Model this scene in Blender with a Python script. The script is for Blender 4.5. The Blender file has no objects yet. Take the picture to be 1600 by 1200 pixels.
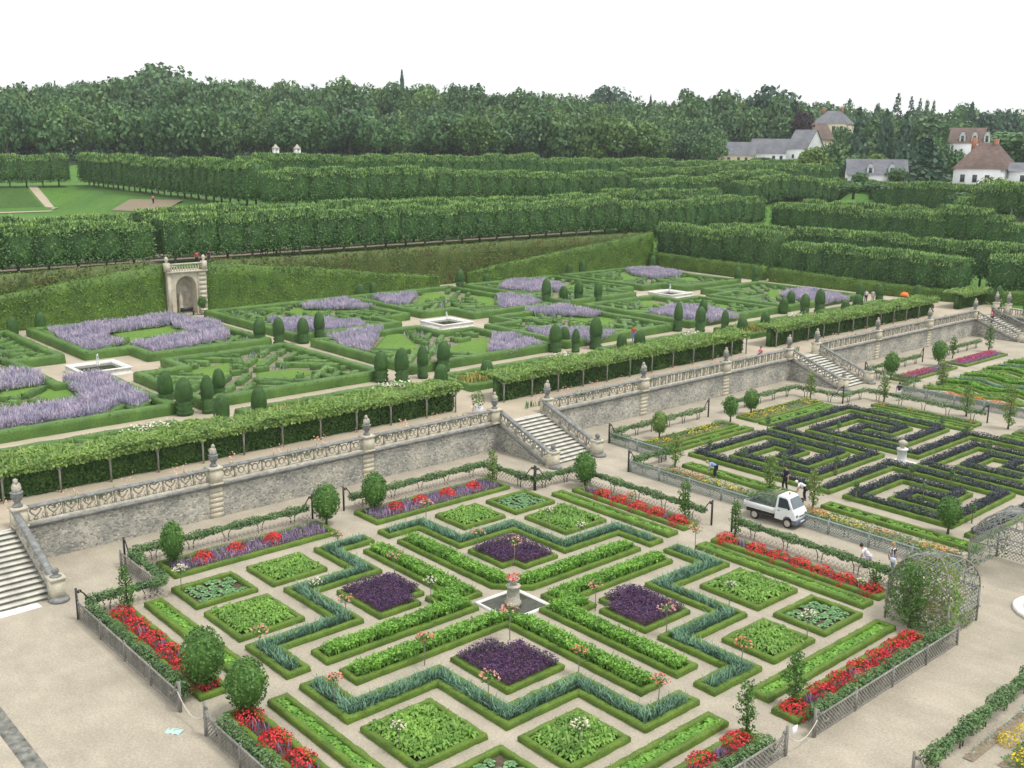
import bpy, math, random
import numpy as np
from mathutils import Matrix, Vector
PI = math.pi
rng = np.random.default_rng(7)
random.seed(7)
SC = bpy.context.scene
COL = SC.collection
T = 2.1                     # level of the ornamental garden terrace

# ---------------------------------------------------------------- camera
def cam_basis(yaw, pitch, roll):
    f = np.array([math.sin(yaw)*math.cos(pitch), math.cos(yaw)*math.cos(pitch), -math.sin(pitch)])
    r = np.array([math.cos(yaw), -math.sin(yaw), 0.0]); u = np.cross(r, f)
    c, s = math.cos(roll), math.sin(roll)
    return f, c*r+s*u, -s*r+c*u
cd = bpy.data.cameras.new('camera'); cam = bpy.data.objects.new('camera', cd); COL.objects.link(cam)
_f, _r, _u = cam_basis(math.radians(-48.2), math.radians(12.88), math.radians(0.6))
CAMP = np.array([36.414, -32.599, 22.507])
cam.matrix_world = Matrix(((_r[0], _u[0], -_f[0], CAMP[0]), (_r[1], _u[1], -_f[1], CAMP[1]), (_r[2], _u[2], -_f[2], CAMP[2]), (0, 0, 0, 1)))
cd.sensor_width = 36; cd.lens = 36*1641/1600; cd.clip_start = 0.5; cd.clip_end = 8000
SC.camera = cam

# ---------------------------------------------------------------- world: pale overcast over a daylight sky
SUN_EL, SUN_ROT = 66.0, 60.0
w = bpy.data.worlds.new('World'); SC.world = w; w.use_nodes = True
nt = w.node_tree; nt.nodes.clear()
out = nt.nodes.new('ShaderNodeOutputWorld')
sky = nt.nodes.new('ShaderNodeTexSky'); sky.sky_type = 'NISHITA'; sky.sun_disc = False
sky.sun_elevation = math.radians(SUN_EL); sky.sun_rotation = math.radians(SUN_ROT)
b1 = nt.nodes.new('ShaderNodeBackground'); b1.inputs[1].default_value = 0.08
nt.links.new(sky.outputs[0], b1.inputs[0])
tc = nt.nodes.new('ShaderNodeTexCoord'); nz = nt.nodes.new('ShaderNodeTexNoise')
nz.inputs['Scale'].default_value = 1.6; nz.inputs['Detail'].default_value = 3
nt.links.new(tc.outputs['Generated'], nz.inputs['Vector'])
cr = nt.nodes.new('ShaderNodeValToRGB')
cr.color_ramp.elements[0].position = 0.3; cr.color_ramp.elements[0].color = (1.02, 1.03, 1.05, 1)
cr.color_ramp.elements[1].position = 0.7; cr.color_ramp.elements[1].color = (1.08, 1.08, 1.08, 1)
nt.links.new(nz.outputs['Fac'], cr.inputs[0])
b2 = nt.nodes.new('ShaderNodeBackground'); b2.inputs[1].default_value = 1.0
sz = nt.nodes.new('ShaderNodeSeparateXYZ'); nt.links.new(tc.outputs['Generated'], sz.inputs[0])
zr = nt.nodes.new('ShaderNodeMapRange'); zr.inputs['From Min'].default_value = 0.0; zr.inputs['From Max'].default_value = 1.0; zr.inputs['To Min'].default_value = 1.78; zr.inputs['To Max'].default_value = 1.85
nt.links.new(sz.outputs['Z'], zr.inputs['Value']); vs = nt.nodes.new('ShaderNodeVectorMath'); vs.operation = 'SCALE'   # an overcast sky is brightest overhead
nt.links.new(cr.outputs[0], vs.inputs[0]); nt.links.new(zr.outputs[0], vs.inputs['Scale']); nt.links.new(vs.outputs[0], b2.inputs[0])
mx = nt.nodes.new('ShaderNodeMixShader'); mx.inputs[0].default_value = 0.92
nt.links.new(b1.outputs[0], mx.inputs[1]); nt.links.new(b2.outputs[0], mx.inputs[2]); nt.links.new(mx.outputs[0], out.inputs[0])

sl = bpy.data.lights.new('sun', 'SUN'); so = bpy.data.objects.new('sun', sl); COL.objects.link(so)
sl.energy = 3.7; sl.angle = math.radians(15); sl.color = (1.0, 0.96, 0.88)
_az = math.radians(SUN_ROT)
_d = Vector((math.sin(_az)*math.cos(math.radians(SUN_EL)), math.cos(_az)*math.cos(math.radians(SUN_EL)), math.sin(math.radians(SUN_EL))))
so.rotation_euler = (_d).to_track_quat('Z', 'Y').to_euler()
SC.view_settings.view_transform = 'Standard'; SC.view_settings.look = 'None'
SC.view_settings.exposure = -0.62; SC.view_settings.gamma = 1.0; SC.view_settings.use_curve_mapping = False
SC.cycles.max_bounces = 6; SC.cycles.transparent_max_bounces = 8; SC.cycles.volume_bounces = 0

# ---------------------------------------------------------------- materials
def _mat(name):
    m = bpy.data.materials.new(name); m.use_nodes = True
    n = m.node_tree; n.nodes.clear()
    o = n.nodes.new('ShaderNodeOutputMaterial'); p = n.nodes.new('ShaderNodeBsdfPrincipled')
    n.links.new(p.outputs[0], o.inputs[0])
    return m, n, p, o
def _noise(n, scale, detail=3, coord='Object', rough=0.6, rnd=False, stretch=None):
    t = n.nodes.new('ShaderNodeTexCoord'); x = n.nodes.new('ShaderNodeTexNoise')
    x.inputs['Scale'].default_value = scale; x.inputs['Detail'].default_value = detail; x.inputs['Roughness'].default_value = rough
    src = t.outputs[coord]
    if coord == 'World':
        pass
    if rnd:
        oi = n.nodes.new('ShaderNodeObjectInfo'); ad = n.nodes.new('ShaderNodeVectorMath'); ad.operation = 'ADD'
        ml = n.nodes.new('ShaderNodeVectorMath'); ml.operation = 'SCALE'
        cx = n.nodes.new('ShaderNodeCombineXYZ')
        for i in range(3): n.links.new(oi.outputs['Random'], cx.inputs[i])
        n.links.new(cx.outputs[0], ml.inputs[0]); ml.inputs['Scale'].default_value = 57.0
        n.links.new(src, ad.inputs[0]); n.links.new(ml.outputs[0], ad.inputs[1]); src = ad.outputs[0]
    if stretch:
        mp = n.nodes.new('ShaderNodeMapping'); mp.inputs['Scale'].default_value = stretch
        n.links.new(src, mp.inputs[0]); src = mp.outputs[0]
    n.links.new(src, x.inputs['Vector'])
    return x.outputs['Fac'], src
def _ramp(n, fac, stops):
    r = n.nodes.new('ShaderNodeValToRGB'); e = r.color_ramp.elements
    while len(e) < len(stops): e.new(0.5)
    for i, (p, c) in enumerate(stops):
        e[i].position = p; e[i].color = (*c, 1)
    n.links.new(fac, r.inputs[0]); return r.outputs[0]
def _mix(n, a, b, fac, mode='MIX'):
    m = n.nodes.new('ShaderNodeMix'); m.data_type = 'RGBA'; m.blend_type = mode
    if isinstance(fac, float): m.inputs[0].default_value = fac
    else: n.links.new(fac, m.inputs[0])
    for k, s in ((6, a), (7, b)):
        if isinstance(s, tuple): m.inputs[k].default_value = (*s, 1)
        else: n.links.new(s, m.inputs[k])
    return m.outputs[2]
def _bump(n, p, fac, strength, dist):
    b = n.nodes.new('ShaderNodeBump'); b.inputs['Strength'].default_value = strength; b.inputs['Distance'].default_value = dist
    n.links.new(fac, b.inputs['Height']); n.links.new(b.outputs[0], p.inputs['Normal'])
def leaf_mat(name, dark, mid, light, clump=0.8, fine=9.0, rough=0.55, trans=0.18, warm=None):
    """foliage: every leaf (mesh island) its own green, larger noise clumps, fine leaf noise"""
    dark, mid, light = (tuple(min(.95, x*1.2) for x in q) for q in (dark, mid, light))
    m, n, p, o = _mat(name)
    g = n.nodes.new('ShaderNodeNewGeometry')
    c1 = _ramp(n, g.outputs['Random Per Island'], [(0.0, dark), (0.5, mid), (1.0, light)])
    f2, _ = _noise(n, fine, 4, rnd=True)
    c2 = _ramp(n, f2, [(0.33, dark), (0.52, mid), (0.72, light)])
    c = _mix(n, c1, c2, 0.5)
    f3, _ = _noise(n, clump, 2, rnd=True)
    k = _ramp(n, f3, [(0.3, (0.72, 0.76, 0.8)), (0.7, (1.22, 1.18, 1.1))])
    c = _mix(n, c, k, 1.0, 'MULTIPLY')
    if warm:
        f4, _ = _noise(n, 0.6, 3, rnd=True)
        wf = _ramp(n, f4, [(0.52, (0, 0, 0)), (0.68, (1, 1, 1))])
        c = _mix(n, c, warm, wf)
    n.links.new(c, p.inputs['Base Color'])
    p.inputs['Roughness'].default_value = rough; p.inputs['Specular IOR Level'].default_value = 0.35
    fb, _ = _noise(n, fine*1.5, 4, rnd=True)
    _bump(n, p, fb, 0.8, 0.04)
    if trans:
        tr = n.nodes.new('ShaderNodeBsdfTranslucent'); n.links.new(c, tr.inputs[0])
        ms = n.nodes.new('ShaderNodeMixShader'); ms.inputs[0].default_value = trans
        n.links.new(p.outputs[0], ms.inputs[1]); n.links.new(tr.outputs[0], ms.inputs[2]); n.links.new(ms.outputs[0], o.inputs[0])
    return m
def noise_mat(name, cols, scale, detail=4, rough=0.85, bump=0.3, bdist=0.02, second=None, spec=0.3, metal=0.0, stretch=None, streak=None):
    m, n, p, o = _mat(name)
    f, _ = _noise(n, scale, detail, stretch=stretch)
    L = len(cols); c = _ramp(n, f, [(0.3+0.4*i/max(1, L-1), q) for i, q in enumerate(cols)])
    if second:
        f2, _ = _noise(n, second[0], 3); k = _ramp(n, f2, [(0.35, second[1]), (0.65, second[2])])
        c = _mix(n, c, k, 1.0, 'MULTIPLY')
    for st, a_, b_ in (streak or ()):
        f2, _ = _noise(n, 1.0, 5, rough=.7, stretch=st); k = _ramp(n, f2, [(0.42, a_), (0.6, b_)]); c = _mix(n, c, k, 1.0, 'MULTIPLY')
    n.links.new(c, p.inputs['Base Color']); p.inputs['Roughness'].default_value = rough
    p.inputs['Specular IOR Level'].default_value = spec; p.inputs['Metallic'].default_value = metal
    if bump: _bump(n, p, f, bump, bdist)
    return m
M = {}
def g3(r, g, b): return (r, g, b)
M['gravel'] = noise_mat('gravel', [(0.36, 0.325, 0.26), (0.50, 0.455, 0.375)], 9.0, 8, 0.95, 0.25, 0.02, second=(0.45, (0.86, 0.86, 0.85), (1.07, 1.06, 1.04)), streak=[((.35, 1.1, 1), (.95, .95, .94), (1.02, 1.02, 1.02)), ((22, 22, 22), (.86, .85, .84), (1.06, 1.06, 1.06))])
M['gravel_fine'] = noise_mat('gravel_fine', [(0.40, 0.345, 0.26), (0.50, 0.435, 0.335)], 12.0, 8, 0.95, 0.2, 0.02, second=(0.35, (0.88, 0.88, 0.88), (1.05, 1.05, 1.05)))
M['soil'] = noise_mat('soil', [(0.06, 0.045, 0.03), (0.14, 0.11, 0.075)], 6.0, 6, 0.95, 0.5, 0.03)
M['soil_pale'] = noise_mat('soil_pale', [(0.20, 0.16, 0.11), (0.34, 0.28, 0.20)], 6.0, 6, 0.95, 0.5, 0.03)
M['lawn'] = noise_mat('lawn', [(0.085, 0.175, 0.026), (0.155, 0.28, 0.05)], 3.0, 8, 0.9, 0.4, 0.03, second=(0.15, (0.85, 0.88, 0.85), (1.12, 1.08, 1.0)))
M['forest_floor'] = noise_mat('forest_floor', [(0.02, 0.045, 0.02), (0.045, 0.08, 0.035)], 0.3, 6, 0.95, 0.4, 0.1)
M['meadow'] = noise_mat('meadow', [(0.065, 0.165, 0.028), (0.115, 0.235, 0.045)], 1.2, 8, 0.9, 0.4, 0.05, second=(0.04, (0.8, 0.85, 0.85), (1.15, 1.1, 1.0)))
M['moat_stone'] = noise_mat('mossy_moat_stone', [(0.07, 0.085, 0.06), (0.20, 0.20, 0.18), (0.34, 0.33, 0.30)], 2.5, 8, 0.95, 0.6, 0.05)
M['stone'] = noise_mat('stone', [(0.32, 0.30, 0.25), (0.58, 0.55, 0.47)], 2.2, 7, 0.9, 0.35, 0.02, second=(9.0, (0.8, 0.8, 0.8), (1.08, 1.08, 1.06)))
M['stone_pale'] = noise_mat('stone_pale', [(0.46, 0.43, 0.34), (0.66, 0.62, 0.50)], 1.2, 7, 0.9, 0.2, 0.02, second=(7.0, (0.88, 0.88, 0.88), (1.05, 1.05, 1.04)))
M['stone_grey'] = noise_mat('stone_grey', [(0.13, 0.14, 0.14), (0.32, 0.33, 0.32)], 2.6, 7, 0.9, 0.35, 0.02, second=(10.0, (0.75, 0.75, 0.75), (1.1, 1.1, 1.1)))
M['stone_white'] = noise_mat('stone_white', [(0.62, 0.62, 0.60), (0.80, 0.80, 0.77)], 2.2, 6, 0.7, 0.15, 0.01)
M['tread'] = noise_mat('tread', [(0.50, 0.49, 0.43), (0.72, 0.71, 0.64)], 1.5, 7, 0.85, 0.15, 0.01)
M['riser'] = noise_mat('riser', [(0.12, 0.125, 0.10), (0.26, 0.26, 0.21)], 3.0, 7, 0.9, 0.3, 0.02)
def rubble():
    m, n, p, o = _mat('rubble_masonry')
    t = n.nodes.new('ShaderNodeTexCoord'); mp = n.nodes.new('ShaderNodeMapping'); mp.inputs['Scale'].default_value = (1, 1, 1.5)
    n.links.new(t.outputs['Object'], mp.inputs[0])
    nz = n.nodes.new('ShaderNodeTexNoise'); nz.inputs['Scale'].default_value = 3; n.links.new(mp.outputs[0], nz.inputs['Vector'])
    ad = n.nodes.new('ShaderNodeMixRGB'); ad.inputs[0].default_value = 0.12
    n.links.new(mp.outputs[0], ad.inputs[1]); n.links.new(nz.outputs['Color'], ad.inputs[2])
    v = n.nodes.new('ShaderNodeTexVoronoi'); v.inputs['Scale'].default_value = 6.5; n.links.new(ad.outputs[0], v.inputs['Vector'])
    ve = n.nodes.new('ShaderNodeTexVoronoi'); ve.feature = 'DISTANCE_TO_EDGE'; ve.inputs['Scale'].default_value = 6.5; n.links.new(ad.outputs[0], ve.inputs['Vector'])
    sp = n.nodes.new('ShaderNodeSeparateColor'); n.links.new(v.outputs['Color'], sp.inputs[0])
    stones = _ramp(n, sp.outputs[0], [(0.0, (0.22, 0.225, 0.23)), (0.3, (0.37, 0.37, 0.36)), (0.65, (0.48, 0.475, 0.455)), (1.0, (0.64, 0.63, 0.60))])
    mort = _ramp(n, ve.outputs['Distance'], [(0.02, (1, 1, 1)), (0.09, (0, 0, 0))])
    c = _mix(n, stones, (0.42, 0.405, 0.36), mort)
    f2, _ = _noise(n, 0.5, 5); k = _ramp(n, f2, [(0.35, (0.66, 0.68, 0.68)), (0.65, (1.15, 1.12, 1.05))])
    c = _mix(n, c, k, 1.0, 'MULTIPLY')
    f3, _ = _noise(n, 22, 4); k3 = _ramp(n, f3, [(0.3, (0.6, 0.6, 0.6)), (0.7, (1.25, 1.25, 1.2))])
    c = _mix(n, c, k3, 1.0, 'MULTIPLY')
    n.links.new(c, p.inputs['Base Color']); p.inputs['Roughness'].default_value = 0.95
    _bump(n, p, ve.outputs['Distance'], 0.6, 0.05)
    return m
M['rubble'] = rubble()
M['box'] = leaf_mat('box_foliage', (0.050, 0.098, 0.010), (0.095, 0.170, 0.018), (0.17, 0.265, 0.042), clump=1.2, fine=16, trans=0.08)
M['box_dark'] = leaf_mat('box_foliage_dark', (0.034, 0.085, 0.014), (0.075, 0.160, 0.032), (0.15, 0.265, 0.065), clump=0.5, fine=9, trans=0.05)
M['yew'] = leaf_mat('yew_foliage', (0.014, 0.048, 0.010), (0.035, 0.095, 0.020), (0.085, 0.170, 0.036), clump=1.2, fine=14, trans=0.05)
M['hornbeam'] = leaf_mat('hornbeam_foliage', (0.026, 0.075, 0.010), (0.085, 0.165, 0.024), (0.23, 0.35, 0.06), clump=0.5, fine=5, trans=0.12)
M['hornbeam_brown'] = leaf_mat('hornbeam_foliage_brown', (0.034, 0.060, 0.012), (0.095, 0.140, 0.028), (0.22, 0.27, 0.07), clump=0.6, fine=5, trans=0.1, warm=(0.11, 0.11, 0.033))
M['lime'] = leaf_mat('lime_foliage', (0.016, 0.062, 0.018), (0.060, 0.145, 0.036), (0.20, 0.32, 0.10), clump=0.35, fine=4, trans=0.12)  # dark green also paints the shaded look of the crown sides
M['lime_lit_shoots'] = leaf_mat('lime_lit_top_shoots', (0.15, 0.28, 0.07), (0.28, 0.43, 0.13), (0.44, 0.58, 0.24), clump=0.35, fine=4, trans=0.3)  # new growth, paled further to paint overhead light on the crown tops
M['vine'] = leaf_mat('vine_foliage', (0.10, 0.19, 0.036), (0.21, 0.335, 0.085), (0.38, 0.50, 0.19), clump=0.7, fine=5, trans=0.3)
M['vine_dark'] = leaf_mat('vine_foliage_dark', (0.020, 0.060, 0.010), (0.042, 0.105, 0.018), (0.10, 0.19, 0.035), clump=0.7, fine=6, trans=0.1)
M['wood'] = leaf_mat('woodland_foliage', (0.030, 0.090, 0.034), (0.085, 0.175, 0.062), (0.17, 0.28, 0.10), clump=0.05, fine=0.8, trans=0.15)
M['wood_dark'] = leaf_mat('dark_conifer_foliage', (0.030, 0.072, 0.046), (0.052, 0.115, 0.070), (0.09, 0.16, 0.095), clump=0.2, fine=1.0, trans=0.1)
M['wood_light'] = leaf_mat('light_tree_foliage', (0.080, 0.155, 0.035), (0.15, 0.235, 0.055), (0.24, 0.34, 0.10), clump=0.3, fine=1.0, trans=0.2)
M['wood_mid'] = leaf_mat('woodland_foliage_deep', (0.026, 0.078, 0.034), (0.065, 0.145, 0.058), (0.13, 0.22, 0.09), clump=0.05, fine=0.8, trans=0.15)
M['wood_fresh'] = leaf_mat('woodland_foliage_fresh', (0.050, 0.120, 0.034), (0.120, 0.215, 0.062), (0.22, 0.33, 0.11), clump=0.05, fine=0.8, trans=0.2)
M['copper'] = leaf_mat('copper_beech_foliage', (0.028, 0.016, 0.024), (0.05, 0.028, 0.035), (0.08, 0.045, 0.05), clump=0.3, fine=1.0)
M['pear'] = leaf_mat('pear_foliage', (0.030, 0.090, 0.018), (0.080, 0.185, 0.034), (0.17, 0.31, 0.075), clump=1.5, fine=8, trans=0.15)
M['pear_pale'] = leaf_mat('pear_foliage_pale', (0.070, 0.145, 0.030), (0.15, 0.25, 0.055), (0.27, 0.37, 0.12), clump=1.5, fine=8, trans=0.2, warm=(0.24, 0.25, 0.07))
M['apple'] = leaf_mat('espalier_foliage', (0.045, 0.110, 0.035), (0.105, 0.195, 0.070), (0.20, 0.31, 0.13), clump=1.2, fine=8)
M['bean'] = leaf_mat('bean_leaves', (0.075, 0.190, 0.022), (0.200, 0.410, 0.065), (0.36, 0.60, 0.16), clump=0.8, fine=9, trans=0.3)
M['chard'] = leaf_mat('chard_leaves', (0.070, 0.175, 0.024), (0.165, 0.325, 0.055), (0.34, 0.52, 0.14), clump=0.5, fine=5, trans=0.3)
M['salad'] = leaf_mat('salad_leaves', (0.065, 0.180, 0.020), (0.150, 0.340, 0.045), (0.28, 0.52, 0.10), clump=0.8, fine=7, trans=0.25)
M['cabbage'] = leaf_mat('cabbage_leaves', (0.050, 0.135, 0.040), (0.130, 0.270, 0.105), (0.27, 0.43, 0.23), clump=1.5, fine=7, rough=0.5, trans=0.05)
M['leek'] = leaf_mat('leek_leaves', (0.050, 0.135, 0.080), (0.130, 0.260, 0.170), (0.30, 0.46, 0.34), clump=1.0, fine=7, rough=0.45, trans=0.15)
M['purple'] = leaf_mat('purple_leaves', (0.035, 0.016, 0.045), (0.100, 0.045, 0.125), (0.20, 0.11, 0.24), clump=1.0, fine=10, rough=0.6)
M['kale'] = leaf_mat('dark_kale_leaves', (0.022, 0.030, 0.038), (0.058, 0.068, 0.092), (0.14, 0.155, 0.19), clump=1.0, fine=9)
M['lavender'] = leaf_mat('lavender_flowers', (0.27, 0.245, 0.33), (0.43, 0.39, 0.50), (0.60, 0.55, 0.67), clump=0.5, fine=4, trans=0.25)
M['silver'] = leaf_mat('silver_leaves', (0.15, 0.21, 0.16), (0.25, 0.32, 0.27), (0.40, 0.47, 0.43), clump=1.0, fine=8)
M['red_fl'] = leaf_mat('red_petals', (0.40, 0.010, 0.020), (0.68, 0.032, 0.042), (0.80, 0.13, 0.12), clump=1.5, fine=12)
M['lawn_dark'] = noise_mat('lawn_slope', [(0.05, 0.115, 0.024), (0.085, 0.165, 0.036)], 1.2, 8, 0.9, 0.4, 0.05, second=(0.08, (0.85, 0.88, 0.85), (1.1, 1.08, 1.0)))  # darker green lawn for the far slope of the basin
M['ground_cover'] = noise_mat('grey_green_ground', [(0.12, 0.14, 0.07), (0.30, 0.27, 0.20)], 2.5, 7, 0.95, 0.5, 0.04)
M['red_leaf'] = leaf_mat('bronze_leaves', (0.07, 0.020, 0.015), (0.12, 0.045, 0.022), (0.10, 0.12, 0.04), clump=1.5, fine=12)
M['mauve_fl'] = leaf_mat('mauve_petals', (0.18, 0.12, 0.24), (0.30, 0.21, 0.38), (0.44, 0.34, 0.50), clump=1.5, fine=12)
M['mag_fl'] = leaf_mat('magenta_petals', (0.35, 0.03, 0.12), (0.52, 0.06, 0.20), (0.66, 0.16, 0.30), clump=1.5, fine=12)
M['yellow_fl'] = leaf_mat('yellow_petals', (0.45, 0.33, 0.02), (0.65, 0.52, 0.03), (0.8, 0.70, 0.10), clump=1.5, fine=12)
M['orange_fl'] = leaf_mat('orange_petals', (0.50, 0.13, 0.02), (0.70, 0.22, 0.04), (0.80, 0.38, 0.08), clump=1.5, fine=12)
M['pink_fl'] = leaf_mat('pink_petals', (0.60, 0.24, 0.20), (0.76, 0.40, 0.33), (0.86, 0.62, 0.52), clump=1.5, fine=12)
M['coral_fl'] = leaf_mat('coral_petals', (0.60, 0.14, 0.10), (0.78, 0.26, 0.19), (0.86, 0.45, 0.36), clump=1.5, fine=12)
M['white_fl'] = leaf_mat('cream_petals', (0.60, 0.52, 0.40), (0.72, 0.68, 0.58), (0.82, 0.80, 0.72), clump=1.5, fine=12)
M['straw'] = leaf_mat('tawny_grass', (0.20, 0.20, 0.05), (0.38, 0.34, 0.10), (0.52, 0.44, 0.20), clump=1.0, fine=8)
M['bark'] = noise_mat('bark', [(0.055, 0.045, 0.035), (0.14, 0.12, 0.095)], 5, 6, 0.95, 0.6, 0.03, stretch=(1, 1, 0.2))
M['bark_pale'] = noise_mat('bark_pale', [(0.16, 0.15, 0.12), (0.32, 0.30, 0.25)], 5, 6, 0.95, 0.4, 0.03, stretch=(1, 1, 0.2))
M['oldwood'] = noise_mat('weathered_wood', [(0.17, 0.165, 0.15), (0.34, 0.33, 0.30)], 5, 6, 0.9, 0.4, 0.01, stretch=(1, 1, 0.15))
M['oldwood_blue'] = noise_mat('weathered_lattice', [(0.22, 0.26, 0.25), (0.38, 0.43, 0.41)], 5, 6, 0.9, 0.3, 0.01)
M['pinkwood'] = noise_mat('pale_lattice', [(0.42, 0.36, 0.31), (0.58, 0.52, 0.46)], 5, 6, 0.9, 0.3, 0.01)
M['iron'] = noise_mat('dark_iron', [(0.03, 0.035, 0.035), (0.08, 0.085, 0.085)], 8, 4, 0.55, 0.2, 0.005, metal=0.5)
M['rope'] = noise_mat('rope', [(0.5, 0.48, 0.42), (0.65, 0.62, 0.55)], 8, 4, 0.9, 0.2, 0.005)
M['white_paint'] = noise_mat('white_vehicle_paint', [(0.72, 0.76, 0.78), (0.80, 0.83, 0.84)], 1.2, 4, 0.28, 0.0, 0.0, spec=0.5)
M['grey_plastic'] = noise_mat('blue_grey_plastic', [(0.10, 0.12, 0.18), (0.15, 0.17, 0.24)], 4, 4, 0.5, 0.1, 0.005)
M['black'] = noise_mat('black_rubber', [(0.015, 0.015, 0.015), (0.035, 0.035, 0.035)], 8, 4, 0.8, 0.2, 0.005)
M['chrome'] = noise_mat('hubcap_metal', [(0.45, 0.45, 0.44), (0.6, 0.6, 0.58)], 6, 4, 0.35, 0.1, 0.005, metal=0.7)
M['slate'] = noise_mat('slate_roof', [(0.115, 0.125, 0.145), (0.20, 0.21, 0.23)], 1.0, 8, 0.7, 0.4, 0.03, second=(0.25, (0.8, 0.8, 0.82), (1.15, 1.13, 1.1)), stretch=(1, 1, 4))
M['tile'] = noise_mat('brown_tile_roof', [(0.12, 0.085, 0.072), (0.20, 0.145, 0.125)], 1.0, 8, 0.85, 0.4, 0.03, second=(0.25, (0.75, 0.8, 0.8), (1.15, 1.1, 1.1)), stretch=(1, 1, 4))
M['brick'] = noise_mat('red_brick', [(0.32, 0.12, 0.07), (0.45, 0.20, 0.13)], 2.0, 6, 0.9, 0.3, 0.02)
M['render_white'] = noise_mat('white_render', [(0.66, 0.67, 0.70), (0.80, 0.81, 0.83)], 0.4, 6, 0.9, 0.1, 0.01)
M['render_cream'] = noise_mat('cream_render', [(0.50, 0.45, 0.32), (0.62, 0.57, 0.42)], 0.4, 6, 0.9, 0.1, 0.01)
M['skin'] = noise_mat('skin', [(0.50, 0.30, 0.21), (0.56, 0.35, 0.25)], 6, 3, 0.6, 0.0, 0.0)
def plain(name, c, rough=0.8, spec=0.3, metal=0.0):
    a = tuple(x*0.85 for x in c); b = tuple(min(1, x*1.12) for x in c)
    return noise_mat(name, [a, b], 7, 4, rough, 0.15, 0.005, spec=spec, metal=metal)
for k, c in dict(cloth_white=(0.75, 0.75, 0.78), cloth_lilac=(0.62, 0.58, 0.74), cloth_blue=(0.25, 0.36, 0.58), cloth_jeans=(0.13, 0.20, 0.40), cloth_dark=(0.025, 0.028, 0.05),
                 cloth_red=(0.62, 0.05, 0.07), cloth_pink=(0.72, 0.22, 0.32), cloth_orange=(0.80, 0.20, 0.05), cloth_yellow=(0.75, 0.50, 0.04), cloth_beige=(0.45, 0.38, 0.28),
                 hair_dark=(0.04, 0.028, 0.02), hair_fair=(0.42, 0.30, 0.15), paper=(0.85, 0.85, 0.85)).items():
    M[k] = plain(k, c)
def stripes():
    m, n, p, o = _mat('striped_cloth')
    t = n.nodes.new('ShaderNodeTexCoord'); wv = n.nodes.new('ShaderNodeTexWave'); wv.inputs['Scale'].default_value = 4.2
    n.links.new(t.outputs['Object'], wv.inputs['Vector'])
    c = _ramp(n, wv.outputs['Fac'], [(0.45, (0.03, 0.03, 0.04)), (0.55, (0.75, 0.74, 0.72))])
    n.links.new(c, p.inputs['Base Color']); p.inputs['Roughness'].default_value = 0.9
    return m
M['cloth_striped'] = stripes()
def glassy(name, c, rough=0.08, spec=0.6):
    m, n, p, o = _mat(name); f, _ = _noise(n, 1.5, 2); col = _ramp(n, f, [(0.3, c), (0.7, tuple(x*1.3 for x in c))])
    n.links.new(col, p.inputs['Base Color']); p.inputs['Roughness'].default_value = rough; p.inputs['Specular IOR Level'].default_value = spec
    return m
M['glass'] = glassy('window_glass', (0.035, 0.05, 0.06))
M['windscreen'] = glassy('windscreen_glass', (0.10, 0.13, 0.15), 0.05, 1.0)
def water_mat():
    m, n, p, o = _mat('pool_water'); f, _ = _noise(n, 4, 3)
    col = _ramp(n, f, [(0.3, (0.035, 0.04, 0.025)), (0.7, (0.075, 0.08, 0.055))]); n.links.new(col, p.inputs['Base Color'])
    p.inputs['Roughness'].default_value = 0.05; p.inputs['IOR'].default_value = 1.33; p.inputs['Specular IOR Level'].default_value = 0.4
    _bump(n, p, f, 0.15, 0.03); return m
M['water'] = water_mat()
M['moat'] = noise_mat('moat_water', [(0.16, 0.22, 0.20), (0.24, 0.31, 0.28)], 0.8, 3, 0.15, 0.1, 0.02, spec=0.6)
M['jet'] = plain('water_spray', (0.85, 0.88, 0.9), 0.3)
M['netting'] = plain('dark_green_netting', (0.10, 0.13, 0.11), 0.8)

# ---------------------------------------------------------------- mesh tools
class MB:
    """collects verts and faces; build() links them as ONE mesh object"""
    def __init__(s): s.v = []; s.f = []; s.n = 0
    def add(s, V, F, mat=0):
        V = np.asarray(V, float).reshape(-1, 3)
        if len(V) == 0: return s
        if isinstance(F, np.ndarray):
            s.f.append((F+s.n, mat))
        else:
            by = {}
            for q in F: by.setdefault(len(q), []).append(q)
            for q in by.values(): s.f.append((np.array(q)+s.n, mat))
        s.v.append(V); s.n += len(V); return s
    def build(s, name, mats, parent=None, smooth=False, loc=None):
        me = bpy.data.meshes.new(name)
        V = np.concatenate(s.v) if s.v else np.zeros((0, 3))
        if loc is not None: V = V-np.asarray(loc, float)
        li = []; sz = []; mi = []
        for F, m in s.f:
            li.append(F.ravel()); sz.append(np.full(len(F), F.shape[1])); mi.append(np.full(len(F), m))
        li = np.concatenate(li).astype(np.int32); sz = np.concatenate(sz).astype(np.int32); mi = np.concatenate(mi).astype(np.int32)
        me.vertices.add(len(V)); me.vertices.foreach_set('co', V.astype(np.float32).ravel())
        me.loops.add(len(li)); me.loops.foreach_set('vertex_index', li)
        me.polygons.add(len(sz)); me.polygons.foreach_set('loop_start', (np.cumsum(sz)-sz).astype(np.int32))
        me.polygons.foreach_set('loop_total', sz); me.polygons.foreach_set('material_index', mi)
        if smooth: me.polygons.foreach_set('use_smooth', np.ones(len(sz), bool))
        for m in (mats if isinstance(mats, (list, tuple)) else [mats]): me.materials.append(m)
        me.update(calc_edges=True); me.validate()
        o = bpy.data.objects.new(name, me); COL.objects.link(o)
        if loc is not None: o.location = loc
        if parent is not None: o.parent = parent
        return o
def tag(o, label=None, cat=None, group=None, kind=None):
    if label: o['label'] = label
    if cat: o['category'] = cat
    if group: o['group'] = group
    if kind: o['kind'] = kind
    return o
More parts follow.
